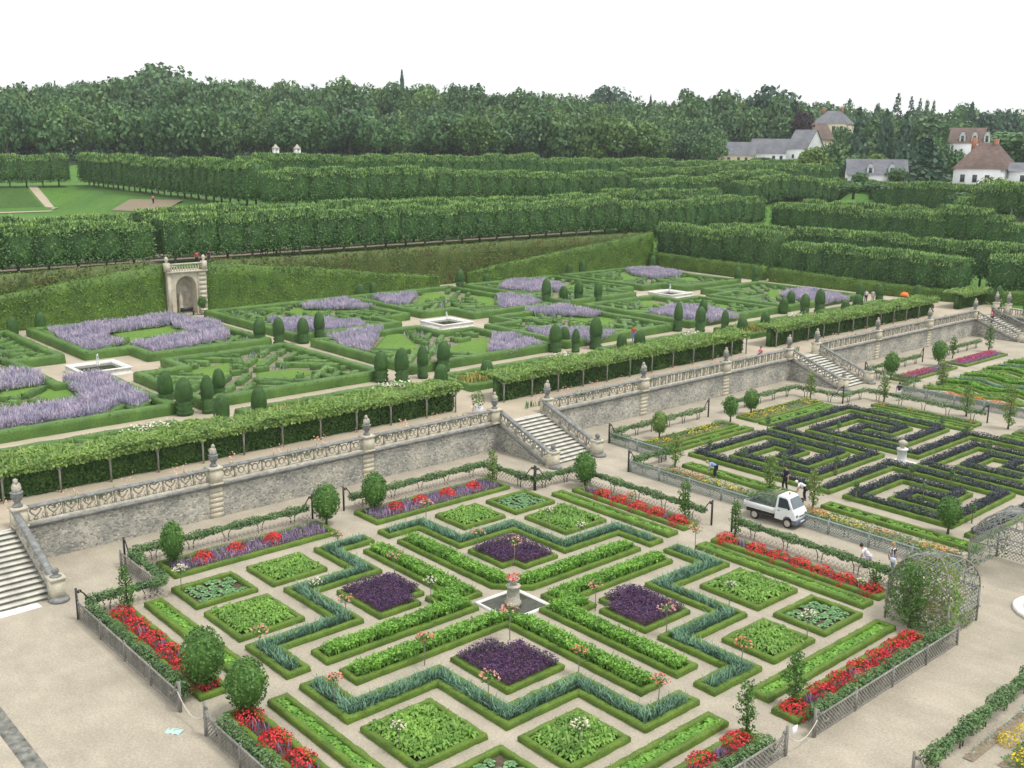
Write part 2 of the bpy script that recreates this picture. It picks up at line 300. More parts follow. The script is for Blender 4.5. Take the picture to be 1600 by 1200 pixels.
def thing(name, label, cat, loc=(0, 0, 0), rz=0.0, group=None):
    o = bpy.data.objects.new(name, None); COL.objects.link(o); o.empty_display_size = 0.3
    o.location = loc; o.rotation_euler = (0, 0, rz); return tag(o, label, cat, group)
KIDS = {}
def copy_tree(o, loc=None, rz=None, label=None, group=None, scale=None):
    if o.name not in KIDS:
        KIDS[o.name] = [(c, list(c.children)) for c in o.children]
    r = o.copy(); COL.objects.link(r)
    if loc is not None: r.location = loc
    if rz is not None: r.rotation_euler = (0, 0, rz)
    if scale is not None: r.scale = scale if isinstance(scale, tuple) else (scale,)*3
    if label: r['label'] = label
    if group: r['group'] = group
    for ch, gs in KIDS[o.name]:
        c = ch.copy(); COL.objects.link(c); c.parent = r
        for g in gs:
            d = g.copy(); COL.objects.link(d); d.parent = c
    return r
BOXF = np.array([[0, 3, 2, 1], [4, 5, 6, 7], [0, 1, 5, 4], [1, 2, 6, 5], [2, 3, 7, 6], [3, 0, 4, 7]])
def box(mb, x0, y0, z0, x1, y1, z1, mat=0):
    mb.add([(x0, y0, z0), (x1, y0, z0), (x1, y1, z0), (x0, y1, z0), (x0, y0, z1), (x1, y0, z1), (x1, y1, z1), (x0, y1, z1)], BOXF, mat); return mb
def obox(mb, c, ax, hw, hd, z0, z1, mat=0):
    """box with centre c, long axis ax (unit 2d)"""
    a = np.array(ax)/np.hypot(*ax); b = np.array([-a[1], a[0]]); c = np.array(c)
    P = [c-a*hw-b*hd, c+a*hw-b*hd, c+a*hw+b*hd, c-a*hw+b*hd]
    mb.add([(p[0], p[1], z0) for p in P]+[(p[0], p[1], z1) for p in P], BOXF, mat); return mb
def tube(mb, pts, radii, seg=6, mat=0, cap=True):
    P = np.asarray(pts, float); n = len(P)
    if np.isscalar(radii): radii = [radii]*n
    V = []; up = np.array([0.0, 0, 1])
    for i in range(n):
        d = P[min(i+1, n-1)]-P[max(i-1, 0)]; d = d/(np.linalg.norm(d)+1e-9)
        a = np.cross(d, up if abs(d[2]) < 0.95 else np.array([1.0, 0, 0])); a /= np.linalg.norm(a)+1e-9; b = np.cross(d, a)
        for k in range(seg):
            t = 2*PI*k/seg; V.append(P[i]+radii[i]*(math.cos(t)*a+math.sin(t)*b))
    F = [[i*seg+k, i*seg+(k+1) % seg, (i+1)*seg+(k+1) % seg, (i+1)*seg+k] for i in range(n-1) for k in range(seg)]
    if cap: F += [list(range(seg))[::-1], [(n-1)*seg+k for k in range(seg)]]
    mb.add(V, F, mat); return mb
def lathe(mb, prof, c=(0, 0, 0), seg=12, mat=0, sx=1, sy=1):
    V = []; n = len(prof)
    for r, z in prof:
        for k in range(seg):
            t = 2*PI*k/seg; V.append((c[0]+sx*r*math.cos(t), c[1]+sy*r*math.sin(t), c[2]+z))
    F = [[i*seg+k, i*seg+(k+1) % seg, (i+1)*seg+(k+1) % seg, (i+1)*seg+k] for i in range(n-1) for k in range(seg)]
    F += [list(range(seg))[::-1], [(n-1)*seg+k for k in range(seg)]]
    mb.add(V, F, mat); return mb
def sweep(mb, path, prof, closed=False, mat=0, sub=0.0, jit=0.0, zfun=None):
    """sweep a cross-section (offset to the left, height) along a 2-d path with mitred corners; path may carry z"""
    P = [np.array(p, float) for p in path]
    P = [p if len(p) == 3 else np.array([p[0], p[1], 0.0]) for p in P]
    n = len(P); rows = []
    def nrm(a, b):
        d = (b-a)[:2]; d = d/(np.hypot(*d)+1e-9); return np.array([-d[1], d[0]])
    mit = []
    for i in range(n):
        if closed or 0 < i < n-1:
            n1 = nrm(P[i-1], P[i]); n2 = nrm(P[i], P[(i+1) % n]); s = n1+n2; s = s/(np.hypot(*s)+1e-9); k = 1/max(0.35, s@n1); mit.append(s*k)
        elif i == 0: mit.append(nrm(P[0], P[1]))
        else: mit.append(nrm(P[-2], P[-1]))
    ends = n if closed else n-1
    for i in range(ends):
        j = (i+1) % n; L = np.hypot(*(P[j]-P[i])[:2]); k = max(1, int(round(L/sub))) if sub else 1
        for q in range(k):
            t = q/k; rows.append((P[i]*(1-t)+P[j]*t, mit[i] if q == 0 else nrm(P[i], P[j])))
    if not closed: rows.append((P[-1], mit[-1]))
    R = len(rows); m = len(prof); V = np.zeros((R, m, 3))
    for a, (p, nn) in enumerate(rows):
        for b, (o, h) in enumerate(prof):
            V[a, b] = (p[0]+nn[0]*o, p[1]+nn[1]*o, p[2]+h)
    if jit: V += rng.normal(0, jit, V.shape)*np.array([1, 1, 1])
    F = []; RR = R if closed else R-1
    for a in range(RR):
        c = (a+1) % R
        for b in range(m-1): F.append([a*m+b, c*m+b, c*m+b+1, a*m+b+1])
    if not closed: F += [list(range(m)), [(R-1)*m+b for b in range(m)][::-1]]
    mb.add(V.reshape(-1, 3), F, mat); return mb
def cards(P, N, size, tilt=0.6, aspect=0.62):
    """leaf quads at points P facing roughly N"""
    P = np.asarray(P, float); n = len(P); N = np.asarray(N, float)+rng.normal(0, tilt, (n, 3)); N /= np.linalg.norm(N, axis=1, keepdims=True)+1e-9
    R = rng.normal(0, 1, (n, 3)); Tn = np.cross(N, R); Tn /= np.linalg.norm(Tn, axis=1, keepdims=True)+1e-9; Bn = np.cross(N, Tn)
    s = (np.asarray(size)*rng.uniform(0.7, 1.3, n))[:, None]
    V = np.stack([P-Tn*s*0.5, P+Bn*s*aspect*0.5+N*s*0.08, P+Tn*s*0.5, P-Bn*s*aspect*0.5+N*s*0.08], 1)
    return V.reshape(-1, 3), np.arange(n*4).reshape(n, 4)
def blades(P, h, wdt, lean=0.35, seg=2):
    """upright bending leaves / flower spikes"""
    P = np.asarray(P, float); n = len(P); a = rng.uniform(0, 2*PI, n); h = h*rng.uniform(0.7, 1.25, n)
    d = np.stack([np.cos(a), np.sin(a), np.zeros(n)], 1); s = np.stack([-np.sin(a), np.cos(a), np.zeros(n)], 1)*(wdt/2)
    ln = (rng.uniform(0.2, 1.0, n)*lean*h)[:, None]; H = np.stack([0*h, 0*h, h], 1)
    m = P+d*ln*0.35+H*0.6; t = P+d*ln+H*1.0
    V = np.stack([P-s*0.7, P+s*0.7, m+s, m-s, t+s*0.25, t-s*0.25], 1).reshape(-1, 3)
    b = np.arange(n)[:, None]*6
    F = np.concatenate([b+np.array([0, 1, 2, 3]), b+np.array([3, 2, 4, 5])])
    return V, F
def inst(tv, tf, P, S, A):
    """copies of a template at points P, scale S, yaw A"""
    n = len(P); c, s = np.cos(A), np.sin(A); tv = np.asarray(tv)
    X = tv[None, :, 0]*c[:, None]-tv[None, :, 1]*s[:, None]; Y = tv[None, :, 0]*s[:, None]+tv[None, :, 1]*c[:, None]; Z = np.repeat(tv[None, :, 2], n, 0)
    V = np.stack([X, Y, Z], 2)*np.asarray(S).reshape(n, 1, 1)+np.asarray(P)[:, None, :]
    F = (np.arange(n)[:, None, None]*len(tv)+tf[None]).reshape(-1, tf.shape[1])
    return V.reshape(-1, 3), F
def inside(poly, X, Y):
    r = np.zeros(len(X), bool); n = len(poly)
    for i in range(n):
        x0, y0 = poly[i]; x1, y1 = poly[(i+1) % n]
        if y0 == y1: continue
        c = ((y0 > Y) != (y1 > Y)) & (X < (x1-x0)*(Y-y0)/(y1-y0)+x0); r ^= c
    return r
def area(poly):
    return 0.5*sum(poly[i][0]*poly[(i+1) % len(poly)][1]-poly[(i+1) % len(poly)][0]*poly[i][1] for i in range(len(poly)))
def ccw(poly): return list(poly) if area(poly) > 0 else list(poly)[::-1]
def inset(poly, d):
    poly = ccw(poly); n = len(poly); o = []
    for i in range(n):
        a, b, c = (np.array(poly[k % n], float) for k in (i-1, i, i+1))
        d1 = (b-a)/np.hypot(*(b-a)); d2 = (c-b)/np.hypot(*(c-b)); n1 = np.array([-d1[1], d1[0]]); n2 = np.array([-d2[1], d2[0]])
        s = n1+n2; s /= np.hypot(*s)+1e-9; o.append(tuple(b+s*d/max(0.35, s@n1)))
    return o
def scatter(poly, dens, jitter=True, row=None):
    P = np.array(poly); x0, y0 = P.min(0); x1, y1 = P.max(0)
    if row:      # rows: (spacing across, spacing along, angle)
        sx, sy, an = row; R = math.hypot(x1-x0, y1-y0)/2+1; cx, cy = (x0+x1)/2, (y0+y1)/2
        gx, gy = np.meshgrid(np.arange(-R, R, sx), np.arange(-R, R, sy)); gx = gx.ravel()+rng.normal(0, sx*0.08, gx.size); gy = gy.ravel()+rng.normal(0, sy*0.12, gy.size)
        X = cx+gx*math.cos(an)-gy*math.sin(an); Y = cy+gx*math.sin(an)+gy*math.cos(an)
    else:
        n = int(dens*(x1-x0)*(y1-y0))+1; X = rng.uniform(x0, x1, n); Y = rng.uniform(y0, y1, n)
    k = inside(poly, X, Y); return X[k], Y[k]
def cen(poly): P = np.array(poly); return (float((P[:, 0].min()+P[:, 0].max())/2), float((P[:, 1].min()+P[:, 1].max())/2))
def tri_fill(poly, z):
    """n-gon face"""
    return [(p[0], p[1], z) for p in poly], [list(range(len(poly)))]
# ---------------------------------------------------------------- planting helpers
def put(mb, name, mats, parent, smooth=False):
    return mb.build(name, mats, parent, smooth) if parent is None else _putp(mb, name, mats, parent, smooth)
def _putp(mb, name, mats, parent, smooth):
    o = mb.build(name, mats, parent, smooth)
    o.data.transform(Matrix.Translation(-Vector(parent.location))); return o
def rosette(nl, r, h, wd, rings=2, ball=0.0, curl=0.25):
    V = []; F = []
    for k in range(nl):
        ring = k*rings//nl; a = 2.399963*k+random.uniform(-.2, .2); q = 1-ring/rings*0.55; rr = r*q*random.uniform(.85, 1.15); hh = h*(0.55+0.6*ring/rings)*random.uniform(.85, 1.2)
        ca, sa = math.cos(a), math.sin(a); w = wd*q*0.5*random.uniform(.85, 1.15)
        b = len(V)
        for t, ww, z in ((0.08, 0.25, 0.05), (0.5, 1.0, hh), (0.85, 0.85, hh*(1-curl*0.4)), (1.05, 0.2, hh*(1-curl*1.6))):
            for sgn in (-1, 1):
                V.append((ca*rr*t-sa*w*ww*sgn, sa*rr*t+ca*w*ww*sgn, z+abs(sgn)*0.0+random.uniform(-.01, .01)))
        for i in range(3): F.append([b+2*i, b+2*i+1, b+2*i+3, b+2*i+2])
    if ball:
        for k in range(8):
            a = 2*PI*k/8; b = len(V); ca, sa = math.cos(a), math.sin(a); w = ball*0.5
            for t, z in ((1.0, 0.1), (1.05, ball*0.9), (0.15, ball*1.55)):
                for sgn in (-1, 1): V.append((ca*ball*t-sa*w*sgn, sa*ball*t+ca*w*sgn, z))
            for i in range(2): F.append([b+2*i, b+2*i+1, b+2*i+3, b+2*i+2])
    return np.array(V), np.array(F)
R_CHARD = [rosette(16, .34, .36, .15, 3) for _ in range(3)]
R_SALAD = [rosette(10, .20, .15, .15, 2) for _ in range(3)]
R_CABB = [rosette(14, .25, .20, .17, 2, ball=.11, curl=.15) for _ in range(3)]
def many(mb, Rs, X, Y, z, s0, s1, mat=0):
    for i, R in enumerate(Rs):
        x, y = X[i::len(Rs)], Y[i::len(Rs)]
        if len(x) == 0: continue
        V, F = inst(R[0], R[1], np.stack([x, y, np.full(len(x), z)], 1), rng.uniform(s0, s1, len(x)), rng.uniform(0, 2*PI, len(x))); mb.add(V, F, mat)
def canopy(mb, poly, z, h, dens, size, lo=0.25, tilt=0.55, mat=0, field=0.0):
    X, Y = scatter(poly, dens); n = len(X)
    top = h*(1+field*np.sin(X*2.3+1)*np.cos(Y*2.1+X)) if field else np.full(n, h)
    Z = z+top*(lo+(1-lo)*rng.random(n)**0.5)
    V, F = cards(np.stack([X, Y, Z], 1), np.stack([np.zeros(n), np.zeros(n), np.ones(n)], 1), size, tilt); mb.add(V, F, mat); return mb
HP = lambda w, h: [(0.0, 0.0), (-0.01, h*0.7), (0.04, h), (w-0.04, h), (w+0.01, h*0.7), (w, 0.0)]
def ring(poly, w, h, z, mat, parent, name='box_hedge', sub=0.3, jit=0.012, tuft=22, tsize=0.075, closed=True):
    mb = MB(); P = ccw(poly) if closed else list(poly); off = 0 if closed else -w/2
    sweep(mb, [(p[0], p[1], z) for p in P], [(a+off, b) for a, b in HP(w, h)], closed, 0, sub, jit)
    if tuft:
        pts = []; nn = []; n = len(P)
        for i in range(n if closed else n-1):
            a, b = np.array(P[i][:2], float), np.array(P[(i+1) % n][:2], float); L = np.hypot(*(b-a)); d = (b-a)/L; q = np.array([-d[1], d[0]])
            k = int(L*tuft*(w+2*h)); t = rng.random(k); u = rng.random(k)*(w+2*h)
            o = np.where(u < w, u, np.where(u < w+h, 0.0, w))+off; zz = np.where(u < w, h, np.where(u < w+h, u-w, u-w-h))
            pos = a[None]*(1-t[:, None])+b[None]*t[:, None]+q[None]*o[:, None]
            no = np.where((u < w)[:, None], np.array([0, 0, 1.0])[None], np.where((u < w+h)[:, None], np.array([-q[0], -q[1], .5])[None], np.array([q[0], q[1], .5])[None]))
            pts.append(np.column_stack([pos, z+zz])); nn.append(no)
        V, F = cards(np.concatenate(pts), np.concatenate(nn), tsize, 0.5); mb.add(V, F, 0)
    return put(mb, name, M[mat], parent)
def soil(poly, z, mat, parent, name='soil'):
    mb = MB(); V, F = tri_fill(ccw(poly), z); mb.add(V, F); return put(mb, name, M[mat], parent)
def bed(kind, poly, name, label, cat, group, w=0.27, h=0.26, z=0.0, hedge='box', ang=0.0, soilm='soil', hs=0.3, tuft=22):
    c = cen(poly); t = thing(name, label, cat, (c[0], c[1], z), 0, group)
    ring(poly, w, h, z, hedge, t, sub=hs, tuft=tuft)
    inn = inset(poly, w*0.9); soil(inn, z+0.035, soilm, t); inn = inset(poly, w+0.10)
    mb = MB()
    if kind == 'bean':
        canopy(mb, inset(poly, w+.03), z, 0.58, 420, 0.15, lo=.3, tilt=.8, field=0.12); X, Y = scatter(inset(poly, w+.02), 90); V, F = blades(np.stack([X, Y, np.full(len(X), z+.15)], 1), .36, .10, .9); mb.add(V, F); put(mb, 'bean_plants', M['bean'], t)
    elif kind == 'leek':
        X, Y = scatter(inn, 0, row=(0.24, 0.14, ang)); P = np.stack([X, Y, np.full(len(X), z)], 1)
        for _ in range(8): V, F = blades(P+rng.normal(0, .04, P.shape)*[1, 1, 0], 0.46, 0.045, 1.1); mb.add(V, F)
        put(mb, 'leek_plants', M['leek'], t)
    elif kind == 'purple':
        canopy(mb, inset(poly, w-.10), z, 0.56, 620, 0.095, lo=.35, tilt=1.0, field=0.16); put(mb, 'purple_plants', M['purple'], t)
    elif kind == 'chard':
        X, Y = scatter(inset(poly, w+.12), 0, row=(0.31, 0.31, ang)); many(mb, R_CHARD, X, Y, z+0.05, 0.7, 1.35)
        put(mb, 'chard_plants', M['chard'], t)
    elif kind == 'salad':
        X, Y = scatter(inset(poly, w+.05), 0, row=(0.20, 0.20, ang)); many(mb, R_SALAD, X, Y, z+0.05, 0.9, 1.5); put(mb, 'salad_plants', M['salad'], t)
    elif kind == 'cabbage':
        X, Y = scatter(inset(poly, w+0.22), 0, row=(0.55, 0.52, ang))
        for x, y in list(zip(X, Y))[:48]:
            m2 = MB(); R = random.choice(R_CABB); V, F = inst(R[0], R[1], np.array([[x, y, z+0.03]]), np.array([random.uniform(.95, 1.25)]), np.array([random.uniform(0, 6)])); m2.add(V, F); put(m2, 'cabbage', M['cabbage'], t)
    elif kind == 'cabbage_row':
        X, Y = scatter(inn, 0, row=(0.42, 0.42, ang)); many(mb, R_CABB, X, Y, z+0.05, 0.8, 1.25); put(mb, 'cabbage_plants', M['salad'], t)
    elif kind == 'kale':
        canopy(mb, inset(poly, w), z, 0.60, 420, 0.12, lo=0.2, tilt=.9, field=0.12); put(mb, 'kale_plants', M['kale'], t)
    return t, inn
def mound(c, r, h, z, mat, parent, name, n=160, size=0.11):
    mb = MB(); U = rng.normal(0, 1, (n, 3)); U[:, 2] = np.abs(U[:, 2]); U /= np.linalg.norm(U, axis=1, keepdims=True)
    k = rng.uniform(0.82, 1.05, n)[:, None]; P = U*k*np.array([r, r, h])+np.array([c[0], c[1], z])
    V, F = cards(P, U, size, 0.45); mb.add(V, F); return put(mb, name, M[mat], parent)

# ---------------------------------------------------------------- structure: ground of the kitchen garden
g = MB(); g.add([(-21.3, -70, 0), (90, -70, 0), (90, 104, 0), (-21.3, 104, 0)], [[0, 1, 2, 3]]); tag(g.build('gravel_ground', M['gravel']), kind='structure')

# ---------------------------------------------------------------- first square of vegetable beds (centre 0,0)
Q = {'N': (-1, 1), 'E': (1, 1), 'S': (1, -1), 'W': (-1, -1)}
WHERE = {'N': 'beyond', 'E': 'to the right of', 'S': 'in front of', 'W': 'to the left of'}
def mp(pts, q): return [(x*q[0], y*q[1]) for x, y in pts]
def rect(x0, x1, y0, y1): return [(x0, y0), (x1, y0), (x1, y1), (x0, y1)]
GB = 'beds of the vegetable square round the little pool'
for k, q in Q.items():
    wh = WHERE[k]
    if k in 'EW': bp = [(.46, 1.65), (1.62, 1.65), (1.62, .46), (10.35, .46), (10.35, 1.86), (3.1, 1.86), (3.1, 3.0), (1.86, 3.0), (1.86, 10.35), (.46, 10.35)]
    else: bp = [(.46, 1.95), (1.95, .46), (10.35, .46), (10.35, 1.86), (1.86, 1.86), (1.86, 10.35), (.46, 10.35)]
    bed('bean', mp(bp, q), 'bean_bed', f'tall leafy green L-shaped bed {wh} the small square pool', 'vegetable bed', GB)
    pp = [(3.6, 2.65), (6.6, 2.65), (6.6, 6.0), (2.75, 6.0), (2.75, 3.5), (3.6, 3.5)]
    bed('purple', mp(pp, q), 'purple_bed', f'dark purple leaf bed with a notched corner {wh} the small square pool', 'flower bed', GB)
    lk = [(.5, 11.15), (3.0, 11.15), (3.0, 6.7), (7.45, 6.7), (7.45, 2.7), (12.35, 2.7) if False else (12.35, 2.7)]
    lk = [(.5, 11.15), (2.95, 11.15), (2.95, 6.75), (7.35, 6.75), (7.35, 2.65), (11.2, 2.65), (11.2, .5), (12.35, .5), (12.35, 3.85), (8.65, 3.85), (8.65, 7.85), (4.2, 7.85), (4.2, 12.35), (.5, 12.35)]
    bed('leek', mp(lk, q), 'leek_bed', f'blue-green zigzag leek bed {wh} the small square pool', 'vegetable bed', GB, ang=0.0)
    inn = {'N': 'upper', 'E': 'right', 'S': 'near', 'W': 'left'}[k]
    bed('chard', mp(rect(4.95, 8.6, 8.8, 12.25), q), 'leafy_vegetable_bed', {'N': 'square of pale broad leaves beyond the pool, right of two beside the far leek zigzag', 'E': 'square of pale broad leaves between the right leek zigzag and the truck-side red flowers', 'S': 'square of pale broad leaves at the bottom edge, right of the larger near one', 'W': 'square of pale broad leaves inside the left fence, next to the cabbage bed'}[k], 'vegetable bed', GB, ang=.3)
    bed('chard', mp(rect(9.45, 12.35, 4.75, 8.0), q), 'leafy_vegetable_bed', {'N': 'square of broad leaves beyond the pool, the one nearer the cabbage and wall border', 'E': 'square of broad leaves between the right leek zigzag and the longest red row', 'S': 'square of broad leaves at the bottom edge right of centre', 'W': 'square of broad leaves just below the mauve border under the wall'}[k], 'vegetable bed', GB, ang=-.3)
    bed('cabbage', mp(rect(9.45, 12.35, 8.85, 12.2), q), 'cabbage_bed', f'square bed of round blue-green cabbages in the {inn} corner of the square', 'vegetable bed', GB)
for (r, nm) in [((-10.7, -.8, 13.1, 14.05), 'inside the red border between the stairs and the truck path gate'), ((1.3, 11.9, 13.0, 13.95), 'inside the red border between the truck and the arbour'),
                ((13.1, 14.15, 1.75, 12.1), 'along the near right side, inside the long row of red flowers'), ((13.1, 14.15, -12, -.95), 'at the bottom edge right of the broad-leaved beds'),
                ((-11.5, -1.0, -14.0, -13.05), 'behind the two big round clipped trees on the left'), ((.8, 11.8, -14.0, -13.05), 'at the bottom left, below the second round clipped tree')]:
    bed('salad', rect(*r), 'salad_strip', 'narrow salad strip ' + nm, 'vegetable bed', 'narrow salad strips of the near square')
def flower_border(poly, mounds, label, silver=False, axis='x', mauve=True, mats=('red_fl', 'mauve_fl'), z=0, group='red flower borders of the near square', mr=0.72):
    c = cen(poly); t = thing('flower_border', label, 'flower bed', (c[0], c[1], z), 0, group)
    ring(poly, 0.27, 0.26, z, 'box', t); inn = inset(poly, .25); soil(inn, z+.035, 'soil', t)
    for (x, y) in mounds: mound((x, y), mr, .60, z+.02, mats[0], t, 'red_flower_clump', 420, .115)
    mb = MB(); X, Y = scatter(inset(poly, .36), 60); n = len(X); 
    V, F = cards(np.stack([X, Y, z+.1+.22*rng.random(n)], 1), np.tile([0, 0, 1.0], (n, 1)), .10, .6); mb.add(V, F); put(mb, 'small_foliage', M['silver' if silver else 'red_leaf'], t)
    if mauve:
        mb = MB(); X, Y = scatter(inset(poly, .40), 70); d = np.min([np.hypot(X-a, Y-b) for a, b in mounds], 0); k = (d > mr*.9) & (rng.random(len(X)) < .8)
        X, Y = X[k], Y[k]; V, F = blades(np.stack([X, Y, np.full(len(X), z+.1)], 1), .36, .05, .5); mb.add(V, F); put(mb, 'mauve_flowers', M[mats[1]], t)
    return t
def lin(a, b, n): return [a+(b-a)*i/(n-1) for i in range(n)]
flower_border(rect(-10.4, -.9, 14.7, 16.0), [(x, 15.35) for x in lin(-8.2, -3.6, 4)]+[(-1.8, 15.3)], 'red flower border between the middle stone stairs and the truck path gate')
flower_border(rect(1.25, 11.9, 14.5, 15.75), [(1.9, 15.1)]+[(x, 15.15) for x in lin(4.0, 9.6, 5)]+[(11.1, 15.1)], 'border of red flower clumps along the path between the white truck and the arbour')
flower_border(rect(14.65, 15.9, 1.2, 12.25), [(15.3, y) for y in (1.9, 3.9, 5.4, 7.0, 8.5, 10.0, 11.3)], 'longest row of bright red flower clumps inside the grey fence at lower right')
flower_border(rect(14.75, 15.9, -12, -.9), [(15.3, y) for y in (-1.9, -4.0, -6, -8)], 'border of red flower clumps cut off by the bottom edge right of centre')
flower_border(rect(-11.4, -1.2, -15.95, -14.6), [(-10.9, -15.3), (-9.3, -15.3), (-7.5, -15.3), (-5.8, -15.3), (-4.2, -15.3), (-2.2, -15.3)], 'red flower border inside the left grey fence, ending at the largest round tree')
flower_border(rect(.55, 11.8, -15.85, -14.6), [(1.5, -15.2), (3.6, -15.2), (5.4, -15.2), (7.3, -15.2), (9, -15.2)], 'border of red flower clumps at the bottom left corner below the round clipped trees')
flower_border(rect(-16.0, -13.5, 1.25, 11.95), [(-14.9, 3.6), (-14.9, 5.6), (-14.9, 7.7), (-14.9, 9.9)], 'wide border of red and mauve flowers with silver edging beneath the wall, right half', silver=True, mr=.6)
flower_border(rect(-16.1, -13.7, -11.4, -1.35), [(-15.0, -9.2), (-15.0, -7.2), (-15.0, -4.9)], 'wide border of red and mauve flowers with silver edging beneath the wall, left half', silver=True, mr=.6)

# pool with pedestal
def square_pool(cx, cy, hs, z, rim, depth, label, name='stone_pool', rw=.14, jet=False, base=None, group=None):
    t = thing(name, label, 'pool' if not jet else 'fountain', (cx, cy, z), 0, group)
    mb = MB(); o, i_, h = hs, hs-rw, rim
    P = rect(cx-o, cx+o, cy-o, cy+o)
    sweep(mb, [(p[0], p[1], z) for p in P], [(0, 0), (0, h), (rw, h), (rw, -depth+h)] if not base else [(0, 0), (0, .12), (.1, .16), (.1, h-.12), (0, h-.08), (0, h), (rw, h), (rw, .05)], True)
    put(mb, 'rim', M['stone_white'], t)
    mb = MB(); zz = z+.01 if not base else z+h-.22; V, F = tri_fill(rect(cx-i_-.01, cx+i_+.01, cy-i_-.01, cy+i_+.01), zz); mb.add(V, F); put(mb, 'water', M['water'], t)
    if jet:
        mb = MB(); tube(mb, [(cx, cy, zz), (cx, cy, zz+.35)], .05, 6); put(mb, 'nozzle', M['stone'], t)
        mb = MB(); n = 120; a = rng.random(n); r = .02+.10*(1-a)+rng.random(n)*.05; th = rng.uniform(0, 6.28, n)
        P = np.stack([cx+r*np.cos(th), cy+r*np.sin(th), zz+.3+a*jet], 1); V, F = cards(P, rng.normal(0, 1, (n, 3)), .12, .3); mb.add(V, F); put(mb, 'water_jet', M['jet'], t)
    return t
tp = square_pool(0.15, .05, 1.38, 0, .10, .3, 'small square pool with a stone rim at the centre of the near vegetable square')
mb = MB(); V, F = tri_fill(rect(-1.24, 1.54, -1.34, 1.44), .012); mb.add(V, F)
t = thing('pedestal', 'stone pedestal with a bowl of red flowers standing in the small square pool', 'pedestal', (.15, .05, 0))
mb = MB(); lathe(mb, [(.42, 0), (.42, .22), (.33, .28), (.31, .95), (.38, 1.0), (.40, 1.06), (.30, 1.10)], (.15, .05, 0), 8); put(mb, 'shaft', M['stone'], t)
mb = MB(); lathe(mb, [(.14, 1.10), (.12, 1.18), (.26, 1.30), (.34, 1.44), (.30, 1.46), (.05, 1.40)], (.15, .05, 0), 12); put(mb, 'bowl', M['stone'], t, True)
mound((.15, .05), .34, .26, 1.42, 'red_fl', t, 'red_flowers', 90, .10)

# standard roses
def rose_std(flmat, h=1.5, r=.36):
    t = thing('standard_rose', 'rose', 'rose tree', (0, 0, 0)); mb = MB(); tube(mb, [(0, 0, 0), (.02, .01, h*.5), (0, 0, h)], .022, 5); put(mb, 'stem', M['bark_pale'], t)
    mb = MB(); U = rng.normal(0, 1, (110, 3)); U /= np.linalg.norm(U, axis=1, keepdims=True); P = U*rng.uniform(.2, 1, (110, 1))*[r, r, r*.7]+[0, 0, h+.05]; V, F = cards(P, U, .10, .6); mb.add(V, F); put(mb, 'crown', M['pear'], t)
    mb = MB(); U = rng.normal(0, 1, (26, 3)); U[:, 2] = np.abs(U[:, 2])*.8; U /= np.linalg.norm(U, axis=1, keepdims=True); P = U*rng.uniform(.85, 1.15, (26, 1))*[r, r, r*.7]+[0, 0, h+.08]
    for p in P: V, F = cards(np.repeat(p[None], 4, 0)+rng.normal(0, .012, (4, 3)), rng.normal(0, 1, (4, 3))+[0, 0, 1.2], .10, .3); mb.add(V, F)
    put(mb, 'blossoms', M[flmat], t); return t
RS = {'pink': rose_std('pink_fl', 1.25, .38), 'cream': rose_std('white_fl', 1.2, .32), 'red': rose_std('coral_fl', 1.2, .36)}
ROSES = [(-3.4, -7.5, 'pink', 'left of the purple bed to the left of the pool'), (-2.5, -3.1, 'cream', 'at the inner corner of the bean bed left of the pool'), (-2.9, -12.3, 'pink', 'at the left end of the near left zigzag leek bed'),
 (2.7, -12.0, 'red', 'in the left tip of the nearest leek bed'), (2.3, -7.1, 'red', 'on the bean bed edge in front left of the pool'), (6.9, -7.3, 'pink', 'above the nearest leek bed, left of the near purple bed'), (7.2, -12.0, 'cream', 'in the largest near square of broad leaves'),
 (2.9, -2.6, 'pink', 'just in front of the small square pool'), (-3.5, 3.4, 'pink', 'in front of the purple bed beyond the pool'), (-6.3, -2.6, 'pink', 'above the purple bed left of the pool'), (-5.8, 2.7, 'pink', 'left of the purple bed beyond the pool'),
 (-11.0, -3.1, 'pink', 'at the end of the leek bed beside the left wall border'), (-11.6, -12.0, 'cream', 'at the leftmost cabbage bed corner'), (-11.7, 3.6, 'pink', 'beside the wall border at the left end of the far leek bed'), (-4.6, 14.1, 'pink', 'at the far right salad strip below the red flowers'),
 (-6.5, 8.8, 'cream', 'between the two far broad-leaved squares'), (-3.5, 8.5, 'cream', 'above the far leek bed near its middle'), (3.3, 2.7, 'pink', 'at the inner corner of the bean bed right of the pool'), (7.4, 3.2, 'pink', 'in front of the purple bed right of the pool'),
 (1.6, 12.6, 'pink', 'with a full head at the gate by the truck path'), (11.8, 3.1, 'red', 'in the tip of the right zigzag leek bed'), (7.3, -2.5, 'red', 'right of the near purple bed on the bean bed edge'), (11.5, -2.1, 'red', 'low, in the right tip of the nearest leek bed'),
 (12.1, 7.7, 'cream', 'at the lower tip of the right cabbage bed'), (11.3, 13.8, 'cream', 'at the end of the salad strip near the arbour'), (11.8, -7.0, 'cream', 'in the near broad-leaved square at the bottom edge'), (-5.9, -7.6, 'cream', 'in the corner of the left zigzag leek bed'), (7.3, 8.2, 'cream', 'above the right zigzag leek bed between two broad-leaved squares')]
_first = set()
for x, y, k, where in ROSES:
    lab = {'pink': 'pink standard rose ', 'cream': 'cream standard rose ', 'red': 'coral standard rose '}[k]+where
    sc_ = random.uniform(.82, 1.12)
    if k not in _first: o = RS[k]; _first.add(k); o['label'] = lab; o['group'] = 'standard roses of the near square'; KIDS[o.name] = [(c, []) for c in o.children]; o.location = (x, y, 0)
    else: o = copy_tree(RS[k], (x, y, 0), random.uniform(0, 6), lab, 'standard roses of the near square', sc_)
